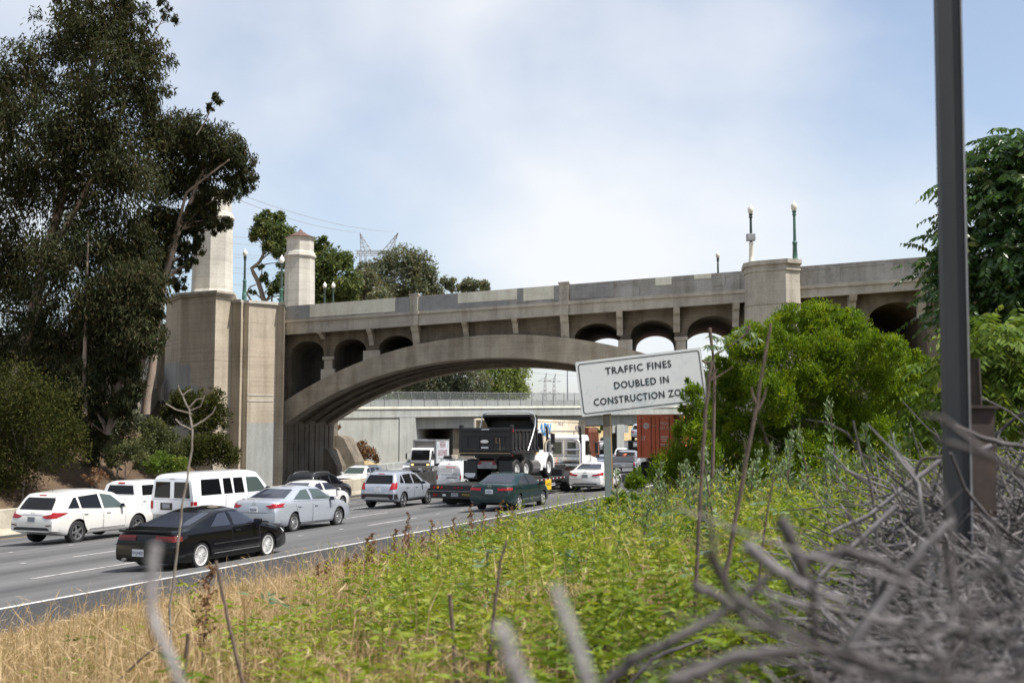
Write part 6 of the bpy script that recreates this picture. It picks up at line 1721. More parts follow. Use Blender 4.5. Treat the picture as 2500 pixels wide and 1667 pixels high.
# the big eucalyptuses on the left slope
bA = pxblob([(60,200,100),(150,110,95),(225,50,90),(310,70,80),(355,140,75),(270,170,115),(130,320,130),(255,320,140),(370,240,70),(395,320,45),(30,430,110),(180,480,150),(310,430,110),(40,640,115),(160,650,120),(270,600,110),(90,790,95),(190,800,95),(0,290,80),(300,10,60),(180,10,50),(60,900,80),(150,900,80),(10,860,70),(110,960,60)], 68, rs0, .9)
tA = [(path_px([(20,1010),(60,860),(110,640),(160,450),(205,290),(235,120),(250,10)], 68, 69), .42), (path_px([(110,640),(190,500),(250,380),(330,200)], 68, 67), .24), (path_px([(205,1010),(208,850),(212,700),(215,560)], 66), .16)]
tree('eucalyptus_tree', 'tallest dark eucalyptus filling the upper left corner, its top out of frame', 'tree', None, tA, bA, 92000, (.36, .25), M['euc'], M['bark_pale'], .34, 11, 'eucalyptus trees on the left slope', 1.1, 70, .135, .55)
bB = pxblob([(420,340,72),(480,335,62),(535,365,62),(580,390,46),(598,445,32),(562,465,40),(490,430,62),(420,440,66),(495,515,42),(535,545,30),(435,555,55),(375,560,66),(400,640,46),(330,620,72),(455,610,28),(470,560,26),(452,650,24),(478,500,30),(430,690,26),(508,535,24),(515,505,28),(478,600,26),(465,640,20)], 72, rs0, .9)
tB = [(path_px([(355,1010),(375,860),(398,690),(440,560),(485,440),(530,370)], 72, 71), .30), (path_px([(398,690),(430,560),(455,470),(560,390)], 72, 70), .17)]
tree('eucalyptus_tree', 'leaning dark eucalyptus with a rounded right-hand crown hanging over the first tower', 'tree', None, tB, bB, 46000, (.34, .26), M['euc'], M['bark_pale'], .25, 12, 'eucalyptus trees on the left slope', 1.1, 60, .15, .5)
bC = pxblob([(300,720,85),(365,720,55),(335,820,66),(295,890,55),(385,770,26),(240,760,70),(255,880,60),(320,960,40),(350,690,55),(200,940,60),(230,1000,45),(160,990,50),(290,1000,35)], 67, rs0, .9)
tC = [(path_px([(262,1060),(300,900),(310,760),(305,660)], 67), .2)]
tree('eucalyptus_tree', 'lower drooping dark eucalyptus in front of the abutment stair', 'tree', None, tC, bC, 40000, (.34, .26), M['euc'], M['bark'], .18, 13, 'eucalyptus trees on the left slope', 1.2, 60, .16, .55)
bD = pxblob([(-60,250,130),(-70,500,150),(-40,700,130),(-90,850,120),(-140,350,140)], 72, rs0, .9)
tree('eucalyptus_tree', 'dark eucalyptus cut by the left edge of the picture', 'tree', None, [(path_px([(-60,1020),(-50,800),(-60,500),(-60,250)], 72), .4)], bD, 24000, (.38, .3), M['euc'], M['bark_pale'], .3, 14, 'eucalyptus trees on the left slope', .75)
for i, (pp, lab, sd) in enumerate((([(405,35,15),(430,50,14),(398,10,14),(418,20,8)], 'small leafy spray at the top of', 15), ([(512,262,12),(530,240,13),(540,250,9)], 'x', 16))):
    q = pxblob(pp, 69, rs0)
    tree('eucalyptus_sprig', ('thin leafy eucalyptus sprig standing clear at the top of the big crown', 'thin leafy eucalyptus sprig standing clear above the right-hand crown')[i], 'sprig', None,
         [(path_px([(360,110),(390,60),(405,30)] if i == 0 else [(480,330),(505,290),(515,255),(530,240)], 69), .05)], q, 420, (.34, .28), M['euc'], M['bark'], .05, sd, None, .7, per=20)
# shrubs on the left slope
def shrub(lst, D, label, n, leaf, m, seed, name='shrub', group=None, up=.25, depth=1.0, ground=None, bark=None):
    rs = np.random.RandomState(seed)
    b = pxblob(lst, D, rs, depth)
    lo = min(q[0][2] for q in b); cx = sum(q[0][0] for q in b) / len(b); cy = sum(q[0][1] for q in b) / len(b)
    gzv = float(hill_z(cx, cy)) if ground == 'hill' else (float(ground_z(cx, cy)) if ground is None else ground)
    st = [([Vector((cx, cy, gzv - .2)), Vector((cx + .1, cy, (gzv + lo) / 2)), Vector((cx, cy, max(lo, gzv + .4)))], .07)]
    return tree(name, label, 'shrub', None, st, b, n, leaf, m, bark or M['bark'], .05, seed, group, 0.0, 36, .2, .42, 1, upward=up, crown='foliage', thin=.3)
G1 = 'shrubs on the left slope'
shrub([(30,960,85),(110,1000,75),(60,1080,100),(150,1090,66),(20,1150,66),(175,1040,40),(-30,1000,90),(-40,1120,80)], 62, 'large dark olive shrub at the left edge above the barrier', 30000, (.17, .45), M['olive'], 21, group=G1, ground='hill')
shrub([(465,985,36),(515,985,38),(535,1020,30),(430,1010,34),(490,1030,36),(440,970,24)], 74, 'small dark leafy tree against the foot of the tower base', 9000, (.22, .4), M['olive'], 22, group=G1, ground='hill')
shrub([(505,1095,42),(555,1110,30),(470,1100,36),(540,1080,25)], 71, 'olive shrub against the pale abutment wall right of the sapling', 9000, (.17, .45), M['olive'], 23, group=G1, ground='hill')
shrub([(400,1085,44),(370,1050,34),(430,1110,36),(350,1090,30)], 70, 'pale grey green shrub below the stair, left of the sapling', 8500, (.2, .4), M['shrub'], 24, group=G1, ground='hill')
shrub([(300,1050,36),(325,1020,26),(270,1030,30),(255,1070,30)], 70, 'dull green shrub on the dirt slope below the drooping eucalyptus', 5000, (.2, .4), M['euc_far'], 25, group=G1, ground='hill')
shrub([(235,1160,18),(215,1170,15),(255,1165,14)], 60, 'tiny dry shrub on the bare dirt above the barrier', 700, (.16, .3), M['brown_weed'], 26, group=G1, ground='hill')
shrub([(285,1105,30),(318,1095,26),(345,1120,26),(270,1120,20)], 67, 'low dull green shrub on the dirt just above the white pickup', 4200, (.18, .4), M['shrub'], 27, group=G1, ground='hill')
shrub([(400,1130,30),(440,1140,26),(375,1135,22)], 67, 'lightest yellow green shrub just above the roof of the passenger van', 4200, (.18, .4), M['lime'], 28, group=G1, ground='hill')
shrub([(215,1080,40),(240,1050,36),(225,1110,30)], 68, 'very dark shrub between the large olive shrub and the bare dirt', 5200, (.18, .4), M['euc'], 29, group=G1, ground='hill')
# dirt slope litter: rocks and rubbish
rs = np.random.RandomState(5)
for k, (px, py, D, sz, m) in enumerate(((318, 1002, 76, .55, 'plate'), (352, 1003, 76, .35, 'plate_dark'), (300, 1118, 66, .45, 'cream_box'), (330, 1122, 66, .6, 'rusty_post'), (318, 1020, 76, .3, 'bluebag'))):
    if m not in M: M[m] = mat('blue_plastic', (.15, .2, .4), .5)
    p = W(px, py, D); p.z = float(hill_z(p.x, p.y)) + .05
    bm = bmesh.new(); bmesh.ops.create_icosphere(bm, subdivisions=2, radius=sz)
    for v in bm.verts: v.co = Vector((v.co.x * 1.3, v.co.y, v.co.z * .5)) * (1 + .3 * math.sin(v.co.x * 9 + k) * math.cos(v.co.y * 7))
    me = bpy.data.meshes.new('rubbish'); bm.to_mesh(me); bm.free(); o = link('rubbish_bag' if k in (0, 1, 4) else 'rock', me, None, [M[m]]); o.location = p
    tag(o, ('white crumpled rubbish bag at the foot of the abutment stair', 'grey rubbish bag just right of the white one by the stair', 'pale rock on the dirt slope above the white pickup', 'dark rock beside the pale one on the dirt slope', 'blue rubbish bag below the abutment stair')[k], 'rubbish' if k in (0, 1, 4) else 'rock')

# trees behind the bridge
G2 = 'trees behind the bridge'
b = pxblob([(640,560,28),(668,565,34),(690,600,32),(680,538,22),(642,530,20),(622,575,16),(700,570,24),(655,600,22),(690,640,16)], 112, rs0)
b2 = pxblob([(650,680,14),(690,690,24),(668,705,20),(618,712,10),(700,720,20),(640,650,10)], 112, rs0)
tree('crooked_tree', 'tree with a crooked bare trunk between the two towers', 'tree', None, [(path_px([(655,770),(646,737),(630,689),(615,655),(640,632),(642,600),(655,560)], 112), .30), (path_px([(632,790),(618,740),(602,716),(612,700),(630,692)], 112), .15)], b + b2, 9000, (.5, .3), M['tree_green'], M['bark'], .22, 31, G2, .3)
def backtree(lst, D, label, n, m, seed, leaf=(.55, .35), name='tree', trunk=None, bark='bark', droop=.2, zb=5.0):
    bl = pxblob(lst, D, np.random.RandomState(seed))
    cx = sum(q[0][0] for q in bl) / len(bl); cy = sum(q[0][1] for q in bl) / len(bl); top = max(q[0][2] for q in bl)
    tr = [([Vector((cx, cy, zb)), Vector((cx + .4, cy, zb + (top - zb) * .4)), Vector((cx - .3, cy, zb + (top - zb) * .8))], .35)]
    return tree(name, label, 'tree', None, tr, bl, n, leaf, m, M[bark], .3, seed, G2, droop)
backtree([(775,610,28),(805,640,38),(780,665,45),(840,640,28),(800,705,48),(770,725,36),(850,690,36),(845,735,30),(790,590,16)], 128, 'dark green round tree directly right of the second tower', 14000, M['tree_green'], 32)
backtree([(900,690,34),(870,700,26),(885,735,34),(930,735,34)], 200, 'rusty green lower tree between the round tree and the grey green one', 6500, M['euc_far'], 36, (.72, .35))
backtree([(905,665,32),(940,655,40),(990,642,44),(1025,650,40),(1045,690,36),(1000,700,44),(950,715,38),(1065,715,26),(985,735,30)], 205, 'broad grey green eucalyptus with a domed crown behind the parapet', 15000, M['euc_far'], 33, (.72, .35), bark='bark_pale')
backtree([(1095,690,18),(1105,702,16)], 208, 'small grey green tree just right of the broad dome', 1300, M['euc_far'], 34, (.72, .35))
backtree([(1150,698,22),(1178,702,18),(1130,705,14)], 210, 'smallest flat-topped tree at the right end of the row', 1900, M['euc_far'], 35, (.72, .35))
backtree([(955,945,36),(1000,930,34),(1050,910,36),(1090,900,42),(1110,935,40),(1020,955,38),(1140,890,30),(1060,955,40),(1165,930,34),(980,960,30),(1040,968,30),(1110,965,30),(1150,962,26)], 185, 'dark tree mass seen under the left half of the arch above the overpass fence', 15000, M['euc_far'], 37, (.7, .35), zb=2)
backtree([(1200,905,36),(1235,895,38),(1262,920,34),(1270,955,30),(1200,950,38),(1240,955,38),(1215,972,24),(1260,972,22)], 190, 'yellow green tree under the crown of the arch above the overpass fence', 9000, M['tree_lime'], 38, (.7, .35), zb=2)
shrub([(905,985,26),(945,985,30),(985,990,24),(870,990,20)], 170, 'green bush behind the left end of the overpass fence', 3000, (.4, .4), M['tree_green'], 39, 'shrub', ground=3)
# dry bank at the foot of the overpass abutment with rusty bushes
p0 = XY(800, 108); p1 = XY(960, 134)
mb = MB()
for k in range(12):
    for j in range(6): pass
v, nn = [], 10
for i in range(nn + 1):
    for j in range(nn + 1):
        a, b_ = i / nn, j / nn
        q = p0.lerp(p1, a); zz = -1.2 + (1 - b_) ** 1.2 * (3.6 * (1 - a) ** .8)
        v.append((q.x - 3.5 + b_ * 6.0, q.y + (1 - b_) * 3, zz + .12 * math.sin(i * 2.1 + j * 1.7)))
mb.add(v, [(i*(nn+1)+j, (i+1)*(nn+1)+j, (i+1)*(nn+1)+j+1, i*(nn+1)+j+1) for i in range(nn) for j in range(nn)])
tag(mb.build('dry_bank', M['dry'], None, True, 80), kind='structure')
shrub([(875,1098,20),(900,1108,20),(858,1100,16),(885,1082,10),(918,1118,12)], 112, 'rusty brown bush on the dry bank under the arch', 2600, (.3, .35), M['brown_weed'], 41, 'dry_shrub', None, ground=-1)
shrub([(818,1040,12),(814,1062,12),(826,1075,12),(812,1085,10)], 108, 'tall reddish bush beside the shaded springing wall', 1500, (.3, .3), M['brown_weed'], 42, 'dry_shrub', None, ground=0)
# far dry hill beyond the overpass
mb = MB(); v = []
for i in range(21):
    for j in range(6):
        x = -60 + i * 12; y = 330 + j * 26
        v.append((x, y, -3 + 12 * (j / 5) ** .8 + 1.2 * math.sin(i * .9 + j)))
mb.add(v, [(i*6+j, (i+1)*6+j, (i+1)*6+j+1, i*6+j+1) for i in range(20) for j in range(5)])
tag(mb.build('hill', M['dry'], None, True, 80), kind='structure')
for k, (px, py, r, D) in enumerate(((1452, 1047, 6, 340), (1460, 1052, 6, 345), (1447, 1059, 6, 335), (1470, 1044, 5, 350))):
    shrub([(px, py, r), (px + 3, py + 2, r * .7)], D, ('upper left dark green bush on the far dry hill', 'middle dark green bush on the far dry hill', 'light green bush at the foot of the far dry hill', 'upper right dark green bush on the far dry hill')[k], 350, (.8, .5), M['tree_lime' if k == 2 else 'tree_green'], 50 + k, 'shrub', 'bushes on the far hill', ground=0)

# bright acacia bush right of the sign, its sprig reaching across the sign
ac = [(1790,930,62),(1850,862,62),(1925,800,55),(2000,785,52),(2080,810,55),(2150,880,62),(2215,960,55),(2255,1040,46),(1980,890,80),(2080,920,80),(1890,960,72),(1800,1040,52),(1900,1080,72),(2000,1060,82),(2120,1060,82),(2190,1120,56),(1755,1005,36),(1850,1140,52),(2000,1140,72),(2120,1160,52),(1745,905,34),(1800,840,32),(2045,770,26),(1890,835,40),(1840,1180,50),(1940,1190,60),(2060,1190,60),(2170,1190,50),(2270,1130,44),(2240,900,40)]
rs = np.random.RandomState(61)
ac += [(2290,1060,50),(2300,1160,45),(2220,1190,50),(1780,1110,44),(1800,1180,40)]
big_ = pxblob(ac, 21.5, rs, 1.0, .6); bl = []
for c_, r_ in big_:
    bl.append((c_, tuple(1.0 * q for q in r_)))
    for k in range(8):
        dv = unit(rs.normal(size=3) + np.array((0, -.35, .25))); f_ = rs.uniform(.38, .58)
        bl.append((tuple(np.array(c_) + dv * r_[0] * rs.uniform(.68, 1.0)), tuple(q * f_ for q in r_)))
tr = [(path_px([(1980,1230),(1985,1130),(1960,1010),(1940,900)], 21.5), .10), (path_px([(1990,1230),(2060,1080),(2100,950)], 21.5), .07), (path_px([(1970,1230),(1880,1100),(1840,980)], 21.3), .07)]
tree('acacia_bush', 'large bright green rounded bush right of the white sign', 'bush', None, tr, bl, 270000, (.080, .24), M['acacia'], M['bark'], .06, 61, None, 0.0, 60, .20, .33, 7, upward=.75, crown='foliage', thin=.25)
ap = [(1690,960,26),(1705,1005,34),(1675,1055,34),(1612,1138,32),(1660,1125,52),(1560,1168,26),(1715,1110,46),(1680,930,10),(1668,1000,14),(1545,1180,20),(1625,1168,36),(1700,1060,34)]
bl = pxblob(ap, 20.2, np.random.RandomState(62), .7, .5)
tree('acacia_sapling', 'looser acacia sapling hiding the lower right corner of the white sign', 'bush', None, [(path_px([(1665,1230),(1670,1130),(1690,1040),(1690,940)], 20.2), .035), (path_px([(1650,1230),(1620,1150),(1575,1120)], 20.2), .025)], bl, 15000, (.10, .19), M['acacia'], M['bark'], .03, 62, None, .0, 40, .22, .45, 1, upward=.8, crown='foliage', thin=.3)
shrub([(1512,1216,20),(1490,1228,16),(1540,1222,18),(1525,1240,22),(1500,1250,20),(1560,1236,18)], 20.0, 'low bright green bush at the foot of the sign post', 4200, (.075, .28), M['acacia'], 63, 'shrub', None, .6)

# tree of heaven: long drooping fronds, each a row of paired leaflets
def fronds(name, label, cat, blobs, n, L, pairs, leaf, m, bark, trunk, seed, crown='crown'):
    rs = np.random.RandomState(seed); e = empty(name, (0, 0, 0), 0, label, cat, None)
    vol = np.array([b[1][0] ** 2 for b in blobs]); pick = rs.choice(len(blobs), n, p=vol / vol.sum())
    C = np.array([blobs[i][0] for i in pick]); Rr = np.array([blobs[i][1][0] for i in pick])
    dr = unit(rs.normal(size=(n, 3))); pos = C + dr * (rs.uniform(.2, 1, (n, 1)) ** .5) * Rr[:, None]
    out = unit(dr * np.array((1, 1, .25)) + rs.normal(size=(n, 3)) * .2); hue0 = np.clip(rs.normal(.42, .22, n), 0, 1)
    Q, Hh = [], []
    ll = rs.uniform(.75, 1.2, n)[:, None] * L
    side = unit(np.cross(out, np.array((0, 0, 1.0))))
    for k in range(pairs):
        q = (k + .6) / pairs
        base = pos + out * ll * q + np.array((0, 0, -1.0)) * ll * .42 * q ** 2
        for sg in (-1, 1):
            ax = unit(side * sg * .75 + out * .35 + np.array((0, 0, -.65)) + rs.normal(size=(n, 3)) * .12)
            Ln = leaf[0] * (1 - .45 * abs(q - .4)) * np.ones(n)
            Q.append(leaf_quads(base + ax * Ln[:, None] * .5, ax, Ln, Ln * leaf[1], rs, .35)); Hh.append(np.clip(hue0 + rs.normal(0, .1, n), 0, 1))
    quads_mesh(crown, np.concatenate(Q), 4, m, e, np.concatenate(Hh))
    mb = MB()
    for path, r in trunk: mb.tube(path, [r * (1 - .6 * i / (len(path) - 1)) for i in range(len(path))], 8)
    limbs(mb, trunk[0][0], blobs, trunk[0][1], rs, 1, thin=.3)
    mb.build('trunk', bark, e, True, 60)
    return e
hv = pxblob([(2390,440,55),(2440,385,50),(2490,345,50),(2400,520,60),(2470,470,80),(2545,420,90),(2345,590,36),(2310,570,22),(2300,660,28),(2315,700,26),(2420,620,80),(2500,590,80),(2440,720,70),(2540,720,80),(2350,760,36),(2600,560,90),(2320,745,30),(2290,625,18)], 14.5, np.random.RandomState(70))
fronds('tree_of_heaven', 'dark glossy tree with long drooping fronds at the right edge behind the steel post', 'tree', hv, 900, .52, 11, (.14, .36), M['heaven'], M['bark'], [(path_px([(2520,1250),(2530,1000),(2510,760),(2490,560),(2490,400)], 14.8), .11)], 71)
lv = pxblob([(2400,830,60),(2470,850,60),(2300,900,36),(2290,985,36),(2420,920,60),(2510,920,60),(2265,1010,32),(2345,1000,40),(2550,850,60),(2450,1010,50),(2290,1060,30)], 11.0, np.random.RandomState(72))
fronds('sumac_shrub', 'lighter yellow green shrub with pointed leaflets below the dark tree, behind the steel post', 'shrub', lv, 560, .30, 5, (.13, .34), M['lime'], M['bark'], [(path_px([(2430,1200),(2420,1050),(2430,900)], 11.0), .04)], 73, 'foliage')
# the leggy plant with star-shaped leaves above the sign's right edge
rsp = np.random.RandomState(74)
e = empty('castor_plant', (0, 0, 0), 0, 'leggy plant with hanging star-shaped leaves above the right edge of the white sign', 'plant')
mb = MB(); Dc = 17.5
st = path_px([(1738,1210),(1742,1050),(1745,930),(1740,860),(1732,800)], Dc); mb.tube(st, [.03, .028, .024, .02, .03], 7)
st2 = path_px([(1740,870),(1790,840),(1822,815),(1830,795)], Dc); mb.tube(st2, [.016, .014, .02, .025], 6)
st3 = path_px([(1742,890),(1722,884),(1714,880)], Dc); mb.tube(st3, [.012, .02, .016], 6)
mb.build('stem', M['brown_stem'], e, True)
Q, Hh = [], []
for px, py in ((1740, 815), (1752, 822), (1765, 830), (1745, 840), (1728, 845), (1776, 822), (1810, 805), (1826, 800), (1838, 812), (1800, 822), (1845, 822), (1736, 872), (1760, 845), (1818, 830)):
    c = np.array(W(px + rsp.uniform(-5, 5), py + rsp.uniform(-5, 5), Dc + rsp.uniform(-.2, .2)))
    for a in np.linspace(0, 2 * math.pi, 8)[:-1]:
        ax = np.array((math.cos(a), .4 * math.sin(a), math.sin(a) * .6 - .7)); ax = unit(ax)
        Q.append(leaf_quads((c + ax * .07)[None], ax[None], .15, .036, rsp, .45)); Hh.append([rsp.uniform(.3, 1)])
quads_mesh('foliage', np.concatenate(Q), 4, M['weed_grey'], e, np.concatenate(Hh))

# ------------------------------------------------------------------ the weedy bank: stuff nobody could count
def dry_edge(s): return np.interp(s, [2, 5, 11, 14, 20, 26, 40], [2.2, 3.2, 6.3, 7.4, 9.2, 10.9, 11.6])
def scatter(n, D0, D1, rs, dmax=12.25, pxr=(-500, 2900)):
    D = np.sqrt(rs.uniform(D0**2, D1**2, n)); x = (rs.uniform(*pxr, n) - 1250) / F_PX * D
    s, d = road_sd(x, D)
    k = (d < dmax) & (d > -14)
    return x[k], D[k], s[k], d[k]
def in_pile(x, y): return x > (.25 + .36 * np.maximum(0, y - 1.15))
def straw(name, n, D0, D1, seed, h0, wd):
    rs = np.random.RandomState(seed)
    x, y, s, d = scatter(n, D0, D1, rs)
    e = d - dry_edge(s) + 1.6 * wob(x, y, 2.0)
    pr = np.clip(.5 + e * .9, .05, 1) * np.where(d > 11.9, .55, 1); pr = np.maximum(pr, .75 * ((wob(x * 1.0 + 9, y, 2.4) > .13) & (s < 34)))
    k = (rs.uniform(0, 1, len(x)) < pr) & ~(in_pile(x, y) & (y < 6)); x, y, d = x[k], y[k], d[k]; n = len(x)
    z = ground_z(x, y)
    lean = unit(np.stack((rs.normal(size=n) + .3, rs.normal(size=n), np.zeros(n)), -1)); H = h0 * rs.uniform(.5, 1.3, n)[:, None] * np.interp(d, [9, 12], [1.05, .6])[:, None]
    b = np.stack((x, y, z - .02), -1); sd = unit(np.cross(lean, np.array((0, 0, 1.)) + rs.normal(size=(n, 3)) * .4)) * wd
    bend = rs.uniform(.1, .75, n)[:, None]
    m = b + np.array((0, 0, .62)) * H + lean * H * .22 * bend; t = b + np.array((0, 0, .95)) * H * (1 - .25 * bend) + lean * H * .75 * bend
    hue = np.clip(rs.normal(.5, .22, n), 0, 1)
    q1 = np.stack((b - sd, b + sd, m + sd * .8, m - sd * .8), 1); q2 = np.stack((m - sd * .8, m + sd * .8, t + sd * .15, t - sd * .15), 1)
    hd = rs.uniform(0, 1, n) < .3
    tt_, ll_ = t[hd], lean[hd]
    q3 = leaf_quads(tt_ + np.array((0, 0, -.02)), ll_ * .7 + np.array((0, 0, .35)) + rs.normal(size=ll_.shape) * .25, h0 * .20, wd * 2.6, rs)
    o = quads_mesh(name, np.concatenate((q1, q2, q3)), 4, M['straw'], None, np.concatenate((hue, hue, np.clip(hue[hd] + .2, 0, 1))))
    return tag(o, None, None, None, 'stuff')
o = straw('dry_grass', 150000, 3.5, 17, 81, .34, .0021); tag(o, 'dense dry straw grass along the road edge in the lower left corner', 'dry grass')
o = straw('dry_grass', 26000, 17, 42, 82, .30, .0055); tag(o, 'dry straw grass further along the road edge and among the weeds', 'dry grass')
o = straw('tall_grass', 17000, 5, 30, 86, .62, .0032); tag(o, 'wispy pale grass stems standing above the weeds', 'grass')
def weeds(name, n, D0, D1, seed, sprays, pairs, leaf, h, m, cover=1.0, wide=.36):
    rs = np.random.RandomState(seed)
    x, y, s, d = scatter(n, D0, D1, rs, 12.0)
    e = dry_edge(s) - d + 1.4 * wob(x, y, 2.0)
    pr = np.clip(.42 + e * .6, 0.02, 1) * cover
    pr = pr * np.where((wob(x + 9, y, 2.4) > .16), .3, 1)
    k = (rs.uniform(0, 1, len(x)) < pr) & ~(in_pile(x, y) & (y < 7)); x, y = x[k], y[k]; N = len(x)
    z = ground_z(x, y); Q, Hh = [], []
    s2, d2 = road_sd(x, y); hp = h * rs.uniform(.45, 1.4, N) * (1 + .6 * wob(x, y, 3.0)) * np.interp(d2, [7.5, 11.5], [1, .45]); hue0 = np.clip(.45 + 1.15 * wob(x + 3, y, 1.9) + rs.normal(0, .14, N), 0, 1)
    for sp in range(sprays):
        a = rs.uniform(0, 2 * math.pi, N); q = rs.uniform(.25, 1, N)
        dv = np.stack((np.cos(a), np.sin(a), rs.uniform(-.1, 1.3, N)), -1); dv = unit(dv)
        st = np.stack((x + np.cos(a) * .04, y + np.sin(a) * .04, z + hp * q), -1)
        Ls = leaf[0] * pairs * .75 * rs.uniform(.7, 1.2, N)[:, None]
        side = unit(np.cross(dv, np.array((0, 0, 1.))))
        for k2 in range(pairs):
            f = (k2 + .7) / pairs
            b = st + dv * Ls * f + np.array((0, 0, -.35)) * Ls * f ** 2
            for sg in (-1, 1):
                ax = unit(side * sg * .8 + dv * .55 + np.array((0, 0, -.25)) + rs.normal(size=(N, 3)) * .15)
                Ln = leaf[0] * (1.1 - .4 * f) * np.ones(N)
                Q.append(leaf_quads(b + ax * Ln[:, None] * .45, ax, Ln, Ln * leaf[1], rs, .4)); Hh.append(np.clip(hue0 + rs.normal(0, .12, N), 0, 1))
        tip = st + dv * Ls + np.array((0, 0, -.35)) * Ls
        Q.append(leaf_quads(tip, dv + np.array((0, 0, -.5)), leaf[0], leaf[0] * leaf[1], rs, .4)); Hh.append(hue0)
    return tag(quads_mesh(name, np.concatenate(Q), 4, m, None, np.concatenate(Hh)), None, None, None, 'stuff')
o = weeds('weed_cover', 2300, 4.0, 12.5, 83, 11, 3, (.075, .25), .32, M['weed']); tag(o, 'bright green leafy weeds covering the near bank', 'weeds')
o = weeds('weed_cover', 5200, 12.5, 38, 84, 8, 2, (.11, .26), .40, M['weed']); tag(o, 'bright green leafy weeds covering the bank towards the bush and the road', 'weeds')
o = weeds('weed_cover', 900, 6, 34, 85, 8, 2, (.10, .26), .48, M['weed_grey'], .6); tag(o, 'grey green taller weeds mixed through the bank', 'weeds')

def weed_stems(name, n, D0, D1, seed, H, k_leaf, leaf, m):
    rs = np.random.RandomState(seed); x, y, s, d = scatter(n, D0, D1, rs, 11.8)
    k = (rs.uniform(0, 1, len(x)) < np.clip((np.exp(-((d - dry_edge(s)) / 1.5) ** 2) + .25 * (d > 10.5) if 'brown' in name else .35 + (dry_edge(s) - d) * .5) + 1.2 * wob(x + 4, y + 2, 2.2), 0, 1)) & ~(in_pile(x, y) & (y < 7)); x, y, d = x[k], y[k], d[k]; N = len(x)
    z = ground_z(x, y); h = H * rs.uniform(.5, 1.35, N) * np.interp(d, [6, 11.5], [1, .5]); ln = rs.normal(size=(N, 2)) * .22; hue0 = np.clip(rs.normal(.45, .22, N), 0, 1); Q, Hh = [], []
    for j in range(k_leaf):
        q = (j + rs.uniform(0, 1, N)) / k_leaf; a = rs.uniform(0, 6.28, N)
        ax = unit(np.stack((np.cos(a), np.sin(a), -.35 + 1.3 * q), -1)); L = leaf * (1.2 - .65 * q) * rs.uniform(.7, 1.2, N)
        c = np.stack((x + ln[:, 0] * h * q ** 1.5, y + ln[:, 1] * h * q ** 1.5, z + h * (.15 + .85 * q)), -1) + ax * L[:, None] * .5
        Q.append(leaf_quads(c, ax, L, L * .27, rs, .4)); Hh.append(np.clip(hue0 + .25 * q + rs.normal(0, .12, N), 0, 1))
    sd = np.stack((np.full(N, .003), np.zeros(N), np.zeros(N)), -1); b = np.stack((x, y, z), -1); t = np.stack((x + ln[:, 0] * h, y + ln[:, 1] * h, z + h), -1)
    Q.append(np.stack((b - sd, b + sd, t + sd * .5, t - sd * .5), 1)); Hh.append(hue0)
    return tag(quads_mesh(name, np.concatenate(Q), 4, m, None, np.concatenate(Hh)), None, None, None, 'stuff')
o = weed_stems('leafy_stems', 1500, 4.5, 16, 87, .55, 22, .085, M['weed']); tag(o, 'upright yellow green leafy weed stems tangled over the near bank', 'weeds')
o = weed_stems('leafy_stems', 2600, 16, 36, 88, .72, 16, .12, M['weed']); tag(o, 'upright yellow green leafy weed stems towards the sign and the bush', 'weeds')

o = weed_stems('brown_weeds', 1500, 7, 30, 89, .42, 18, .05, M['brown_weed']); tag(o, 'brown dried weeds scattered through the straw and the edge of the green weeds', 'weeds')
# ------------------------------------------------------------------ single plants on the bank
def tall_weed(seed, H):
    rs = np.random.RandomState(seed); Q, Hh = [], []
    for k in range(int(58 * H)):
        q = rs.uniform(.12, 1); a = rs.uniform(0, 6.28); el = .2 + .9 * q
        ax = unit(np.array((math.cos(a), math.sin(a), el))); L = .13 * (1.15 - .75 * q) + .02
        c = np.array((0.02 * math.sin(q * 5), .02 * math.cos(q * 4), H * q)) + ax * L * .55
        Q.append(leaf_quads(c[None], ax[None], L, L * .34, rs)); Hh.append([np.clip(rs.normal(.5, .25), 0, 1)])
    for k in range(26):
        c = np.array((0, 0, H * rs.uniform(.9, 1.04))) + rs.normal(size=3) * np.array((.025, .025, .03))
        Q.append(leaf_quads(c[None], np.array([[rs.normal()*.4, rs.normal()*.4, 1]]), .05, .022, rs)); Hh.append([.8])
    o = quads_mesh('foliage', np.concatenate(Q), 4, M['weed_grey'], None, np.concatenate(Hh)); me = o.data; bpy.data.objects.remove(o)
    mb = MB(); mb.tube([(0, 0, -.1), (.02 * math.sin(2.5), .01, H * .5), (0, 0, H)], [.012, .009, .004], 5)
    o = mb.build('stem', M['brown_stem']); ms = o.data; bpy.data.objects.remove(o)
    return me, ms
TW = [tall_weed(90 + i, h) for i, h in enumerate((.9, 1.1, 1.35, .75))]
twl = [(1735,17.5,1),(1795,17,1),(1850,16.5,0),(1876,17.2,2),(1940,16,3),(1960,15,0),(1690,16,1),(1645,17,0),(1985,13.5,2),(2045,12.6,2),(2060,13.2,1),(2075,12.2,0),(1590,18.5,3),(1610,15,0),(1900,12,1),(1930,12.8,3),(2010,11.5,0),(2120,14,3),(2200,16,3),(1780,12.5,3),(1720,11,0),(1460,15.5,3),(1520,14,0),(1560,12,3),(1830,14,3),(2150,18,0)] + [(int(1560 + 31 * ((i * 29) % 23) + 9 * (i % 7)), 9.5 + (i * 0.61) % 8.5, (3, 0, 3, 1)[(i * 5) % 4]) for i in range(24)]
LB = {0: 'medium grey green leafy weed stalk standing in front of the bright bush', 1: 'tall grey green leafy weed stalk standing in front of the bright bush', 2: 'tallest grey green leafy weed spire rising against the dark of the bush', 3: 'short grey green leafy weed stalk on the bank before the bush'}
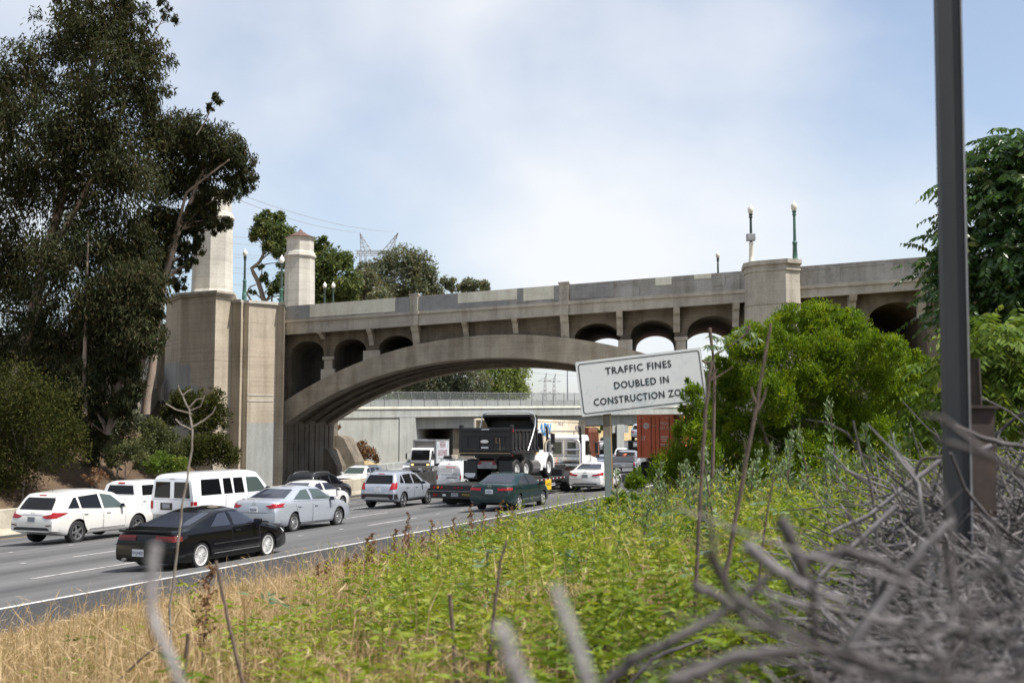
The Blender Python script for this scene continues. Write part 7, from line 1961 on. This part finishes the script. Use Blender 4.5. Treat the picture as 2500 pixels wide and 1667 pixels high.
for i, (px, D, k) in enumerate(twl):
    p = XY(px, D); e = empty('tall_weed', (p.x, p.y, float(ground_z(p.x, p.y))), i * 1.3, LB[k], 'weed', 'tall weeds on the bank')
    s_ = .75 + .45 * ((i * 7) % 5) / 5; e.scale = (s_, s_, s_); e.rotation_euler = (.13 * math.sin(i * 1.7), .13 * math.cos(i * 2.3), i * 1.3)
    link('foliage', TW[k][0], e); link('stem', TW[k][1], e)
def dock(seed, H):
    rs = np.random.RandomState(seed); n = int(260 * H)
    q = rs.uniform(.35, 1, n); c = np.stack((rs.normal(size=n) * .03 * (1.3 - q), rs.normal(size=n) * .03 * (1.3 - q), H * q), -1)
    c += np.stack((np.sin(q * 40) * .02, np.cos(q * 40) * .02, q * 0), -1)
    o = quads_mesh('seed_cluster', leaf_quads(c, rs.normal(size=(n, 3)), .032, .022, rs), 4, M['brown_weed'], None, np.clip(rs.normal(.5, .25, n), 0, 1)); me = o.data; bpy.data.objects.remove(o)
    o = MB().tube([(0, 0, -.1), (.01, 0, H * .5), (0, .01, H)], [.007, .005, .003], 5).build('stem', M['brown_stem']); ms = o.data; bpy.data.objects.remove(o)
    return me, ms
DK = [dock(95, .75), dock(96, .55), dock(97, .95)]
dkl = [(1140,20.5,2),(1150,21,0),(1175,21.5,0),(1190,22,1),(1210,21,0),(1160,19.5,1),(1230,22.5,1),(1105,19.5,0),(1120,19,1),(1060,18,0),(1000,17.2,2),(1026,16.8,1),(985,16.2,0),(1050,16.5,1),(905,14.2,0),(870,13.6,1),(860,13,1),(930,13.2,1),(960,14,0),(840,12.2,1),(800,11.8,1),(1245,23.5,0),(1270,24,1),(1085,17,1),(500,6.8,0),(1215,19,2),(780,12.6,1),(890,12.2,0)]
LD = {0: 'medium brown dried dock stalk with seed heads at the edge of the weeds', 1: 'short brown dried dock stalk with seed heads among the dry grass', 2: 'tall brown dried dock stalk with seed heads standing above the road edge'}
for i, (px, D, k) in enumerate(dkl):
    p = XY(px, D); e = empty('dried_dock', (p.x, p.y, float(ground_z(p.x, p.y))), i * 2.1, LD[k] if i != 24 else 'single brown dried dock in the dry grass near the bottom edge', 'weed', 'dried brown dock stalks')
    e.rotation_euler = (.08 * math.sin(i), .08 * math.cos(i * 2), i)
    link('seed_cluster', DK[k][0], e); link('stem', DK[k][1], e)
# bare stems and twigs in front
def stick(pts, D, r0, r1, m, label, name='bare_weed', cat='weed', twigs=(), D1=None, seed=0):
    rs = np.random.RandomState(seed); P = path_px(pts, D, D1)
    fine = []
    for a, b in zip(P[:-1], P[1:]):
        for q in (0, .25, .5, .75): fine.append(a.lerp(b, q) + Vector((rs.normal(), rs.normal(), rs.normal())) * r0 * .15)
    fine.append(P[-1]); n = len(fine)
    mb = MB(); mb.tube(fine, [(r0 + (r1 - r0) * i / (n - 1)) * (1 + .03 * rs.normal()) for i in range(n)], 9)
    for i in range(2, n - 1, 5 if D > 3 else 900): k_ = (r0 + (r1 - r0) * i / (n - 1)); mb.tube([fine[i], fine[i] + (fine[i+1] - fine[i]) * .2], [k_ * 1.10, k_ * 1.06], 7)
    for tp, ra, rb in twigs:
        Q = path_px(tp, D, D1 and D); mb.tube(Q, [ra + (rb - ra) * i / (len(Q) - 1) for i in range(len(Q))], 6)
    return tag(mb.build(name, m, None, True, 60), label, cat)
stick([(1690,1640),(1700,1400),(1712,1150),(1728,950),(1738,880)], 5.2, .0105, .007, M['brown_stem'], 'tall dark brown bare stem crossing the right edge of the white sign', twigs=(([(1728,940),(1745,912),(1752,900)], .006, .003), ([(1726,935),(1760,915),(1790,895)], .005, .002)))
stick([(1768,1420),(1790,1300),(1815,1160),(1845,1010),(1862,900),(1882,790)], 4.6, .010, .0055, M['brown_stem'], 'tall slanting brown bare stem in front of the bright bush', twigs=(([(1850,990),(1838,965),(1835,943)], .006, .002), ([(1852,1000),(1866,968),(1872,945)], .006, .002), ([(1822,1120),(1820,1100),(1818,1080)], .005, .002)), seed=1)
stick([(1845,1480),(1862,1330),(1875,1240),(1890,1163)], 5.0, .006, .004, M['brown_stem'], 'short thin stem right of the two tall bare stems', seed=2)
stick([(1190,1667),(1205,1500),(1222,1370),(1237,1318)], 4.6, .009, .005, M['brown_stem'], 'dark thin stem leaning across the weeds at bottom centre', seed=3)
stick([(1115,1667),(1108,1580),(1098,1450)], 5.0, .010, .009, M['brown_stem'], 'short brown cut stem left of the dark leaning one at bottom centre', seed=4)
stick([(602,1700),(575,1590),(550,1480),(527,1368)], 5.0, .009, .007, M['brown_stem'], 'dark bare stem leaning left in the dry grass', seed=5)
stick([(450,1650),(455,1600),(459,1546)], 6.0, .012, .010, M['brown_stem'], 'short dark stub standing in the dry grass', seed=6)
stick([(285,1667),(340,1610),(395,1570)], 6.2, .008, .004, M['brown_stem'], 'dark twig lying across the dry grass at lower left', seed=7)
e = stick([(425,1667),(418,1600),(415,1480),(432,1350),(445,1240),(468,1100),(470,1050),(462,1000),(440,955)], 7.4, .0105, .005, M['bark_white'], 'pale bare sapling with forked leafless branches in front of the van', 'bare_sapling', 'sapling', twigs=(([(470,1050),(440,1035),(428,1022)], .005, .003), ([(469,1010),(430,1000),(405,985)], .005, .003), ([(472,1042),(500,1025),(520,1008),(527,992)], .007, .004), ([(463,1003),(490,992),(500,965)], .005, .003), ([(462,995),(480,975),(495,972)], .006, .003), ([(447,965),(462,952),(470,950)], .005, .002), ([(440,955),(436,945),(435,938)], .004, .002)), seed=8)
stick([(455,1700),(420,1620),(385,1540),(366,1470),(372,1400),(380,1330)], 1.05, .0042, .0052, M['white_twig'], 'thick blurred pale twig close to the lens at lower left', 'pale_twig', 'twig', seed=9)
stick([(1300,1720),(1262,1650),(1238,1590),(1224,1530)], .80, .0068, .0055, M['white_twig'], 'left of two thick blurred white twigs at bottom centre', 'pale_twig', 'twig', seed=10)
stick([(1455,1720),(1415,1600),(1380,1510),(1355,1430)], .85, .0058, .004, M['white_twig'], 'right of two thick blurred white twigs at bottom centre', 'pale_twig', 'twig', seed=11)
stick([(1540,1667),(1590,1610),(1660,1580),(1720,1560),(1740,1545)], 4.2, .009, .005, M['dead_wood'], 'crooked grey twig lying on the weeds left of the brush pile', 'fallen_twig', 'twig', seed=12)
# white fluffy seed heads
for i, (px, D) in enumerate(((1540, 13.5), (1565, 13.2), (1070, 9.0), (1010, 9.6), (995, 9.8), (1190, 7.6), (1300, 11), (1395, 10.2), (1450, 9.2), (950, 11.5))):
    p = XY(px, D); zz = float(ground_z(p.x, p.y)); e = empty('seed_clock', (p.x, p.y, zz), i, 'white fluffy seed head on a thin stalk among the green weeds', 'flower', 'white seed heads among the weeds')
    rs = np.random.RandomState(200 + i); n = 70; dv = unit(rs.normal(size=(n, 3)))
    quads_mesh('fluff', leaf_quads(np.array((0, 0, .52)) + dv * .014, dv, .022, .004, rs), 4, M['dead_pale'], e); MB().tube([(0, 0, -.05), (0.01, 0, .52)], .003, 4).build('stem', M['brown_stem'], e)

# ------------------------------------------------------------------ the brush pile
def pile_z(x, y):
    edge = .14 + .38 * np.maximum(0, np.asarray(y) - 1.15)
    z = 2.35 + .13 * np.maximum(0, np.asarray(x) - .9) + .08 * wob(np.asarray(x) * 2, np.asarray(y) * 2, 2)
    z = z + .46 * np.exp(-((np.asarray(y) - 1.1) / 1.0) ** 2) * sstep((np.asarray(x) - .12) / .35)
    z = z - 1.25 * np.maximum(0, edge + .25 - np.asarray(x)) ** 1.0
    return np.maximum(z - .9 * np.maximum(0, np.asarray(y) - 7.2), ground_z(x, y) - .1)
v = []; nx, ny = 40, 40
for i in range(nx):
    for j in range(ny):
        y = .55 + j * .22; x = -.7 + (-.05 + .33 * max(0, y - 1.2)) + i * .14
        v.append((x, y, float(pile_z(x, y)) - .30))
mb = MB(); mb.add(v, [(i*ny+j, (i+1)*ny+j, (i+1)*ny+j+1, i*ny+j+1) for i in range(nx-1) for j in range(ny-1)])
M['litter'] = soil('dark_leaf_litter', [(.35, (.030, .024, .020)), (.55, (.055, .042, .034)), (.7, (.085, .07, .06))], 6)
tag(mb.build('brush_litter', M['litter'], None, True, 80), 'dark leaf litter and soil under the grey brush pile', 'litter', None, 'stuff')
def twig_mesh(mb, p, dv, L, r, rs, n=6, sub=3, mt=0):
    pts = [Vector(p)]; dcur = Vector(dv).normalized()
    for k in range(n):
        dcur = (dcur + Vector(rs.normal(size=3)) * .22 + Vector((0, 0, .03))).normalized()
        pts.append(pts[-1] + dcur * (L / n))
    mb.tube(pts, [r * (1 - .6 * k / n) * (1 + .06 * rs.normal()) for k in range(n + 1)], 6, mt)
    for s in range(sub):
        k = rs.randint(1, n); q = (pts[k+1] - pts[k]).normalized() if k < n else dcur
        dd = (q + Vector(rs.normal(size=3)) * .8).normalized(); P = [pts[k]]
        for m_ in range(3): dd = (dd + Vector(rs.normal(size=3)) * .3).normalized(); P.append(P[-1] + dd * L * .10)
        mb.tube(P, [r * .5, r * .42, r * .33, r * .2], 5, mt)
rs = np.random.RandomState(300)
def pile_point(rs, lo=.9, hi=6.8):
    y = lo + (hi - lo) * rs.uniform() ** .8
    xl = .17 + .38 * max(0, y - 1.15); x = xl + rs.uniform(-.12, 1) ** 1 * (.52 * y + .3 - xl + .3)
    return x, y
LBR = 'thick silver grey dead branch lying in the brush pile'
for i in range(110):
    x, y = pile_point(rs); z = float(pile_z(x, y)) + rs.uniform(-.12, .06)
    a = rs.uniform(0, 6.28); dv = (math.cos(a), math.sin(a), rs.uniform(-.2, .26)); L = rs.uniform(.35, .9) * min(1.6, .55 + y * .18)
    mb = MB(); twig_mesh(mb, (x - dv[0] * L * .4, y - dv[1] * L * .4, z - .05), dv, L, rs.uniform(.008, .016) * min(1.2, .55 + y * .13), rs, 7, 3)
    tag(mb.build('dead_branch', M['dead_wood'] if i % 4 else M['dead_pale'], None, True, 60), LBR if i % 4 else 'bleached pale dead branch lying in the brush pile', 'branch', 'dead branches of the brush pile')
for i, (pts, D, r) in enumerate((([(2190,1235),(2050,1360),(1990,1420),(2000,1480),(2050,1520)], 4.0, .010), ([(1480,1667),(1560,1600),(1680,1545),(1800,1480),(1880,1400)], 1.5, .008), ([(1695,1425),(1760,1460),(1830,1520),(1900,1550)], 1.5, .0075), ([(1820,1325),(1880,1380),(1960,1430),(2060,1470)], 1.4, .008), ([(1905,1265),(1935,1330),(1960,1400),(1990,1450)], 1.5, .010),
    ([(1960,1370),(2060,1345),(2150,1370),(2230,1420)], 1.6, .009), ([(2420,1090),(2300,1120),(2220,1180),(2120,1260),(2030,1300)], 5.0, .013), ([(2330,1040),(2400,1070),(2460,1085),(2540,1100)], 4.2, .012), ([(2300,1115),(2250,1120),(2230,1170),(2240,1200)], 4.6, .008), ([(2060,1667),(2090,1560),(2180,1440),(2260,1330),(2330,1270)], 2.0, .011), ([(1640,1667),(1700,1640),(1800,1600),(1950,1590)], 1.3, .009))):
    stick(pts, D, r, r * .65, M['dead_wood'] if i % 3 else M['dead_pale'], ('long bent dead twig hooking down at the left tip of the brush pile', 'long blurred dead branch slanting up from the bottom edge', 'blurred dead twig crossing the slanting branch from the left', 'blurred dead twig above the crossing one, pointing up left', 'upright blurred dead twig with a dark tip', 'arched blurred dead branch near the middle of the brush pile', 'long dead branch slanting down left past the foot of the steel post', 'straight dead branch crossing in front of the steel post and stub', 'small hooked dead twig left of the steel post', 'thickest dead branch rising from the bottom edge to the steel post', 'low blurred dead twig along the bottom edge')[i], 'dead_branch', 'branch', seed=400 + i)
mb = MB()
for i in range(4200):
    x, y = pile_point(rs, .8, 7.2); z = float(pile_z(x, y)) + rs.uniform(-.24, .05)
    a = rs.uniform(0, 6.28); dv = (math.cos(a), math.sin(a), rs.uniform(-.35, .32)); L = rs.uniform(.2, .55) * min(1.5, .5 + y * .2)
    twig_mesh(mb, (x, y, z), dv, L, rs.uniform(.0035, .008) * min(1.3, .5 + y * .15), rs, 4, 1, i % 2)
tag(mb.build('brush_twigs', [M['dead_wood'], M['dead_pale']], None, True, 70), 'tangled mass of thin grey twigs filling the brush pile', 'twigs', None, 'stuff')
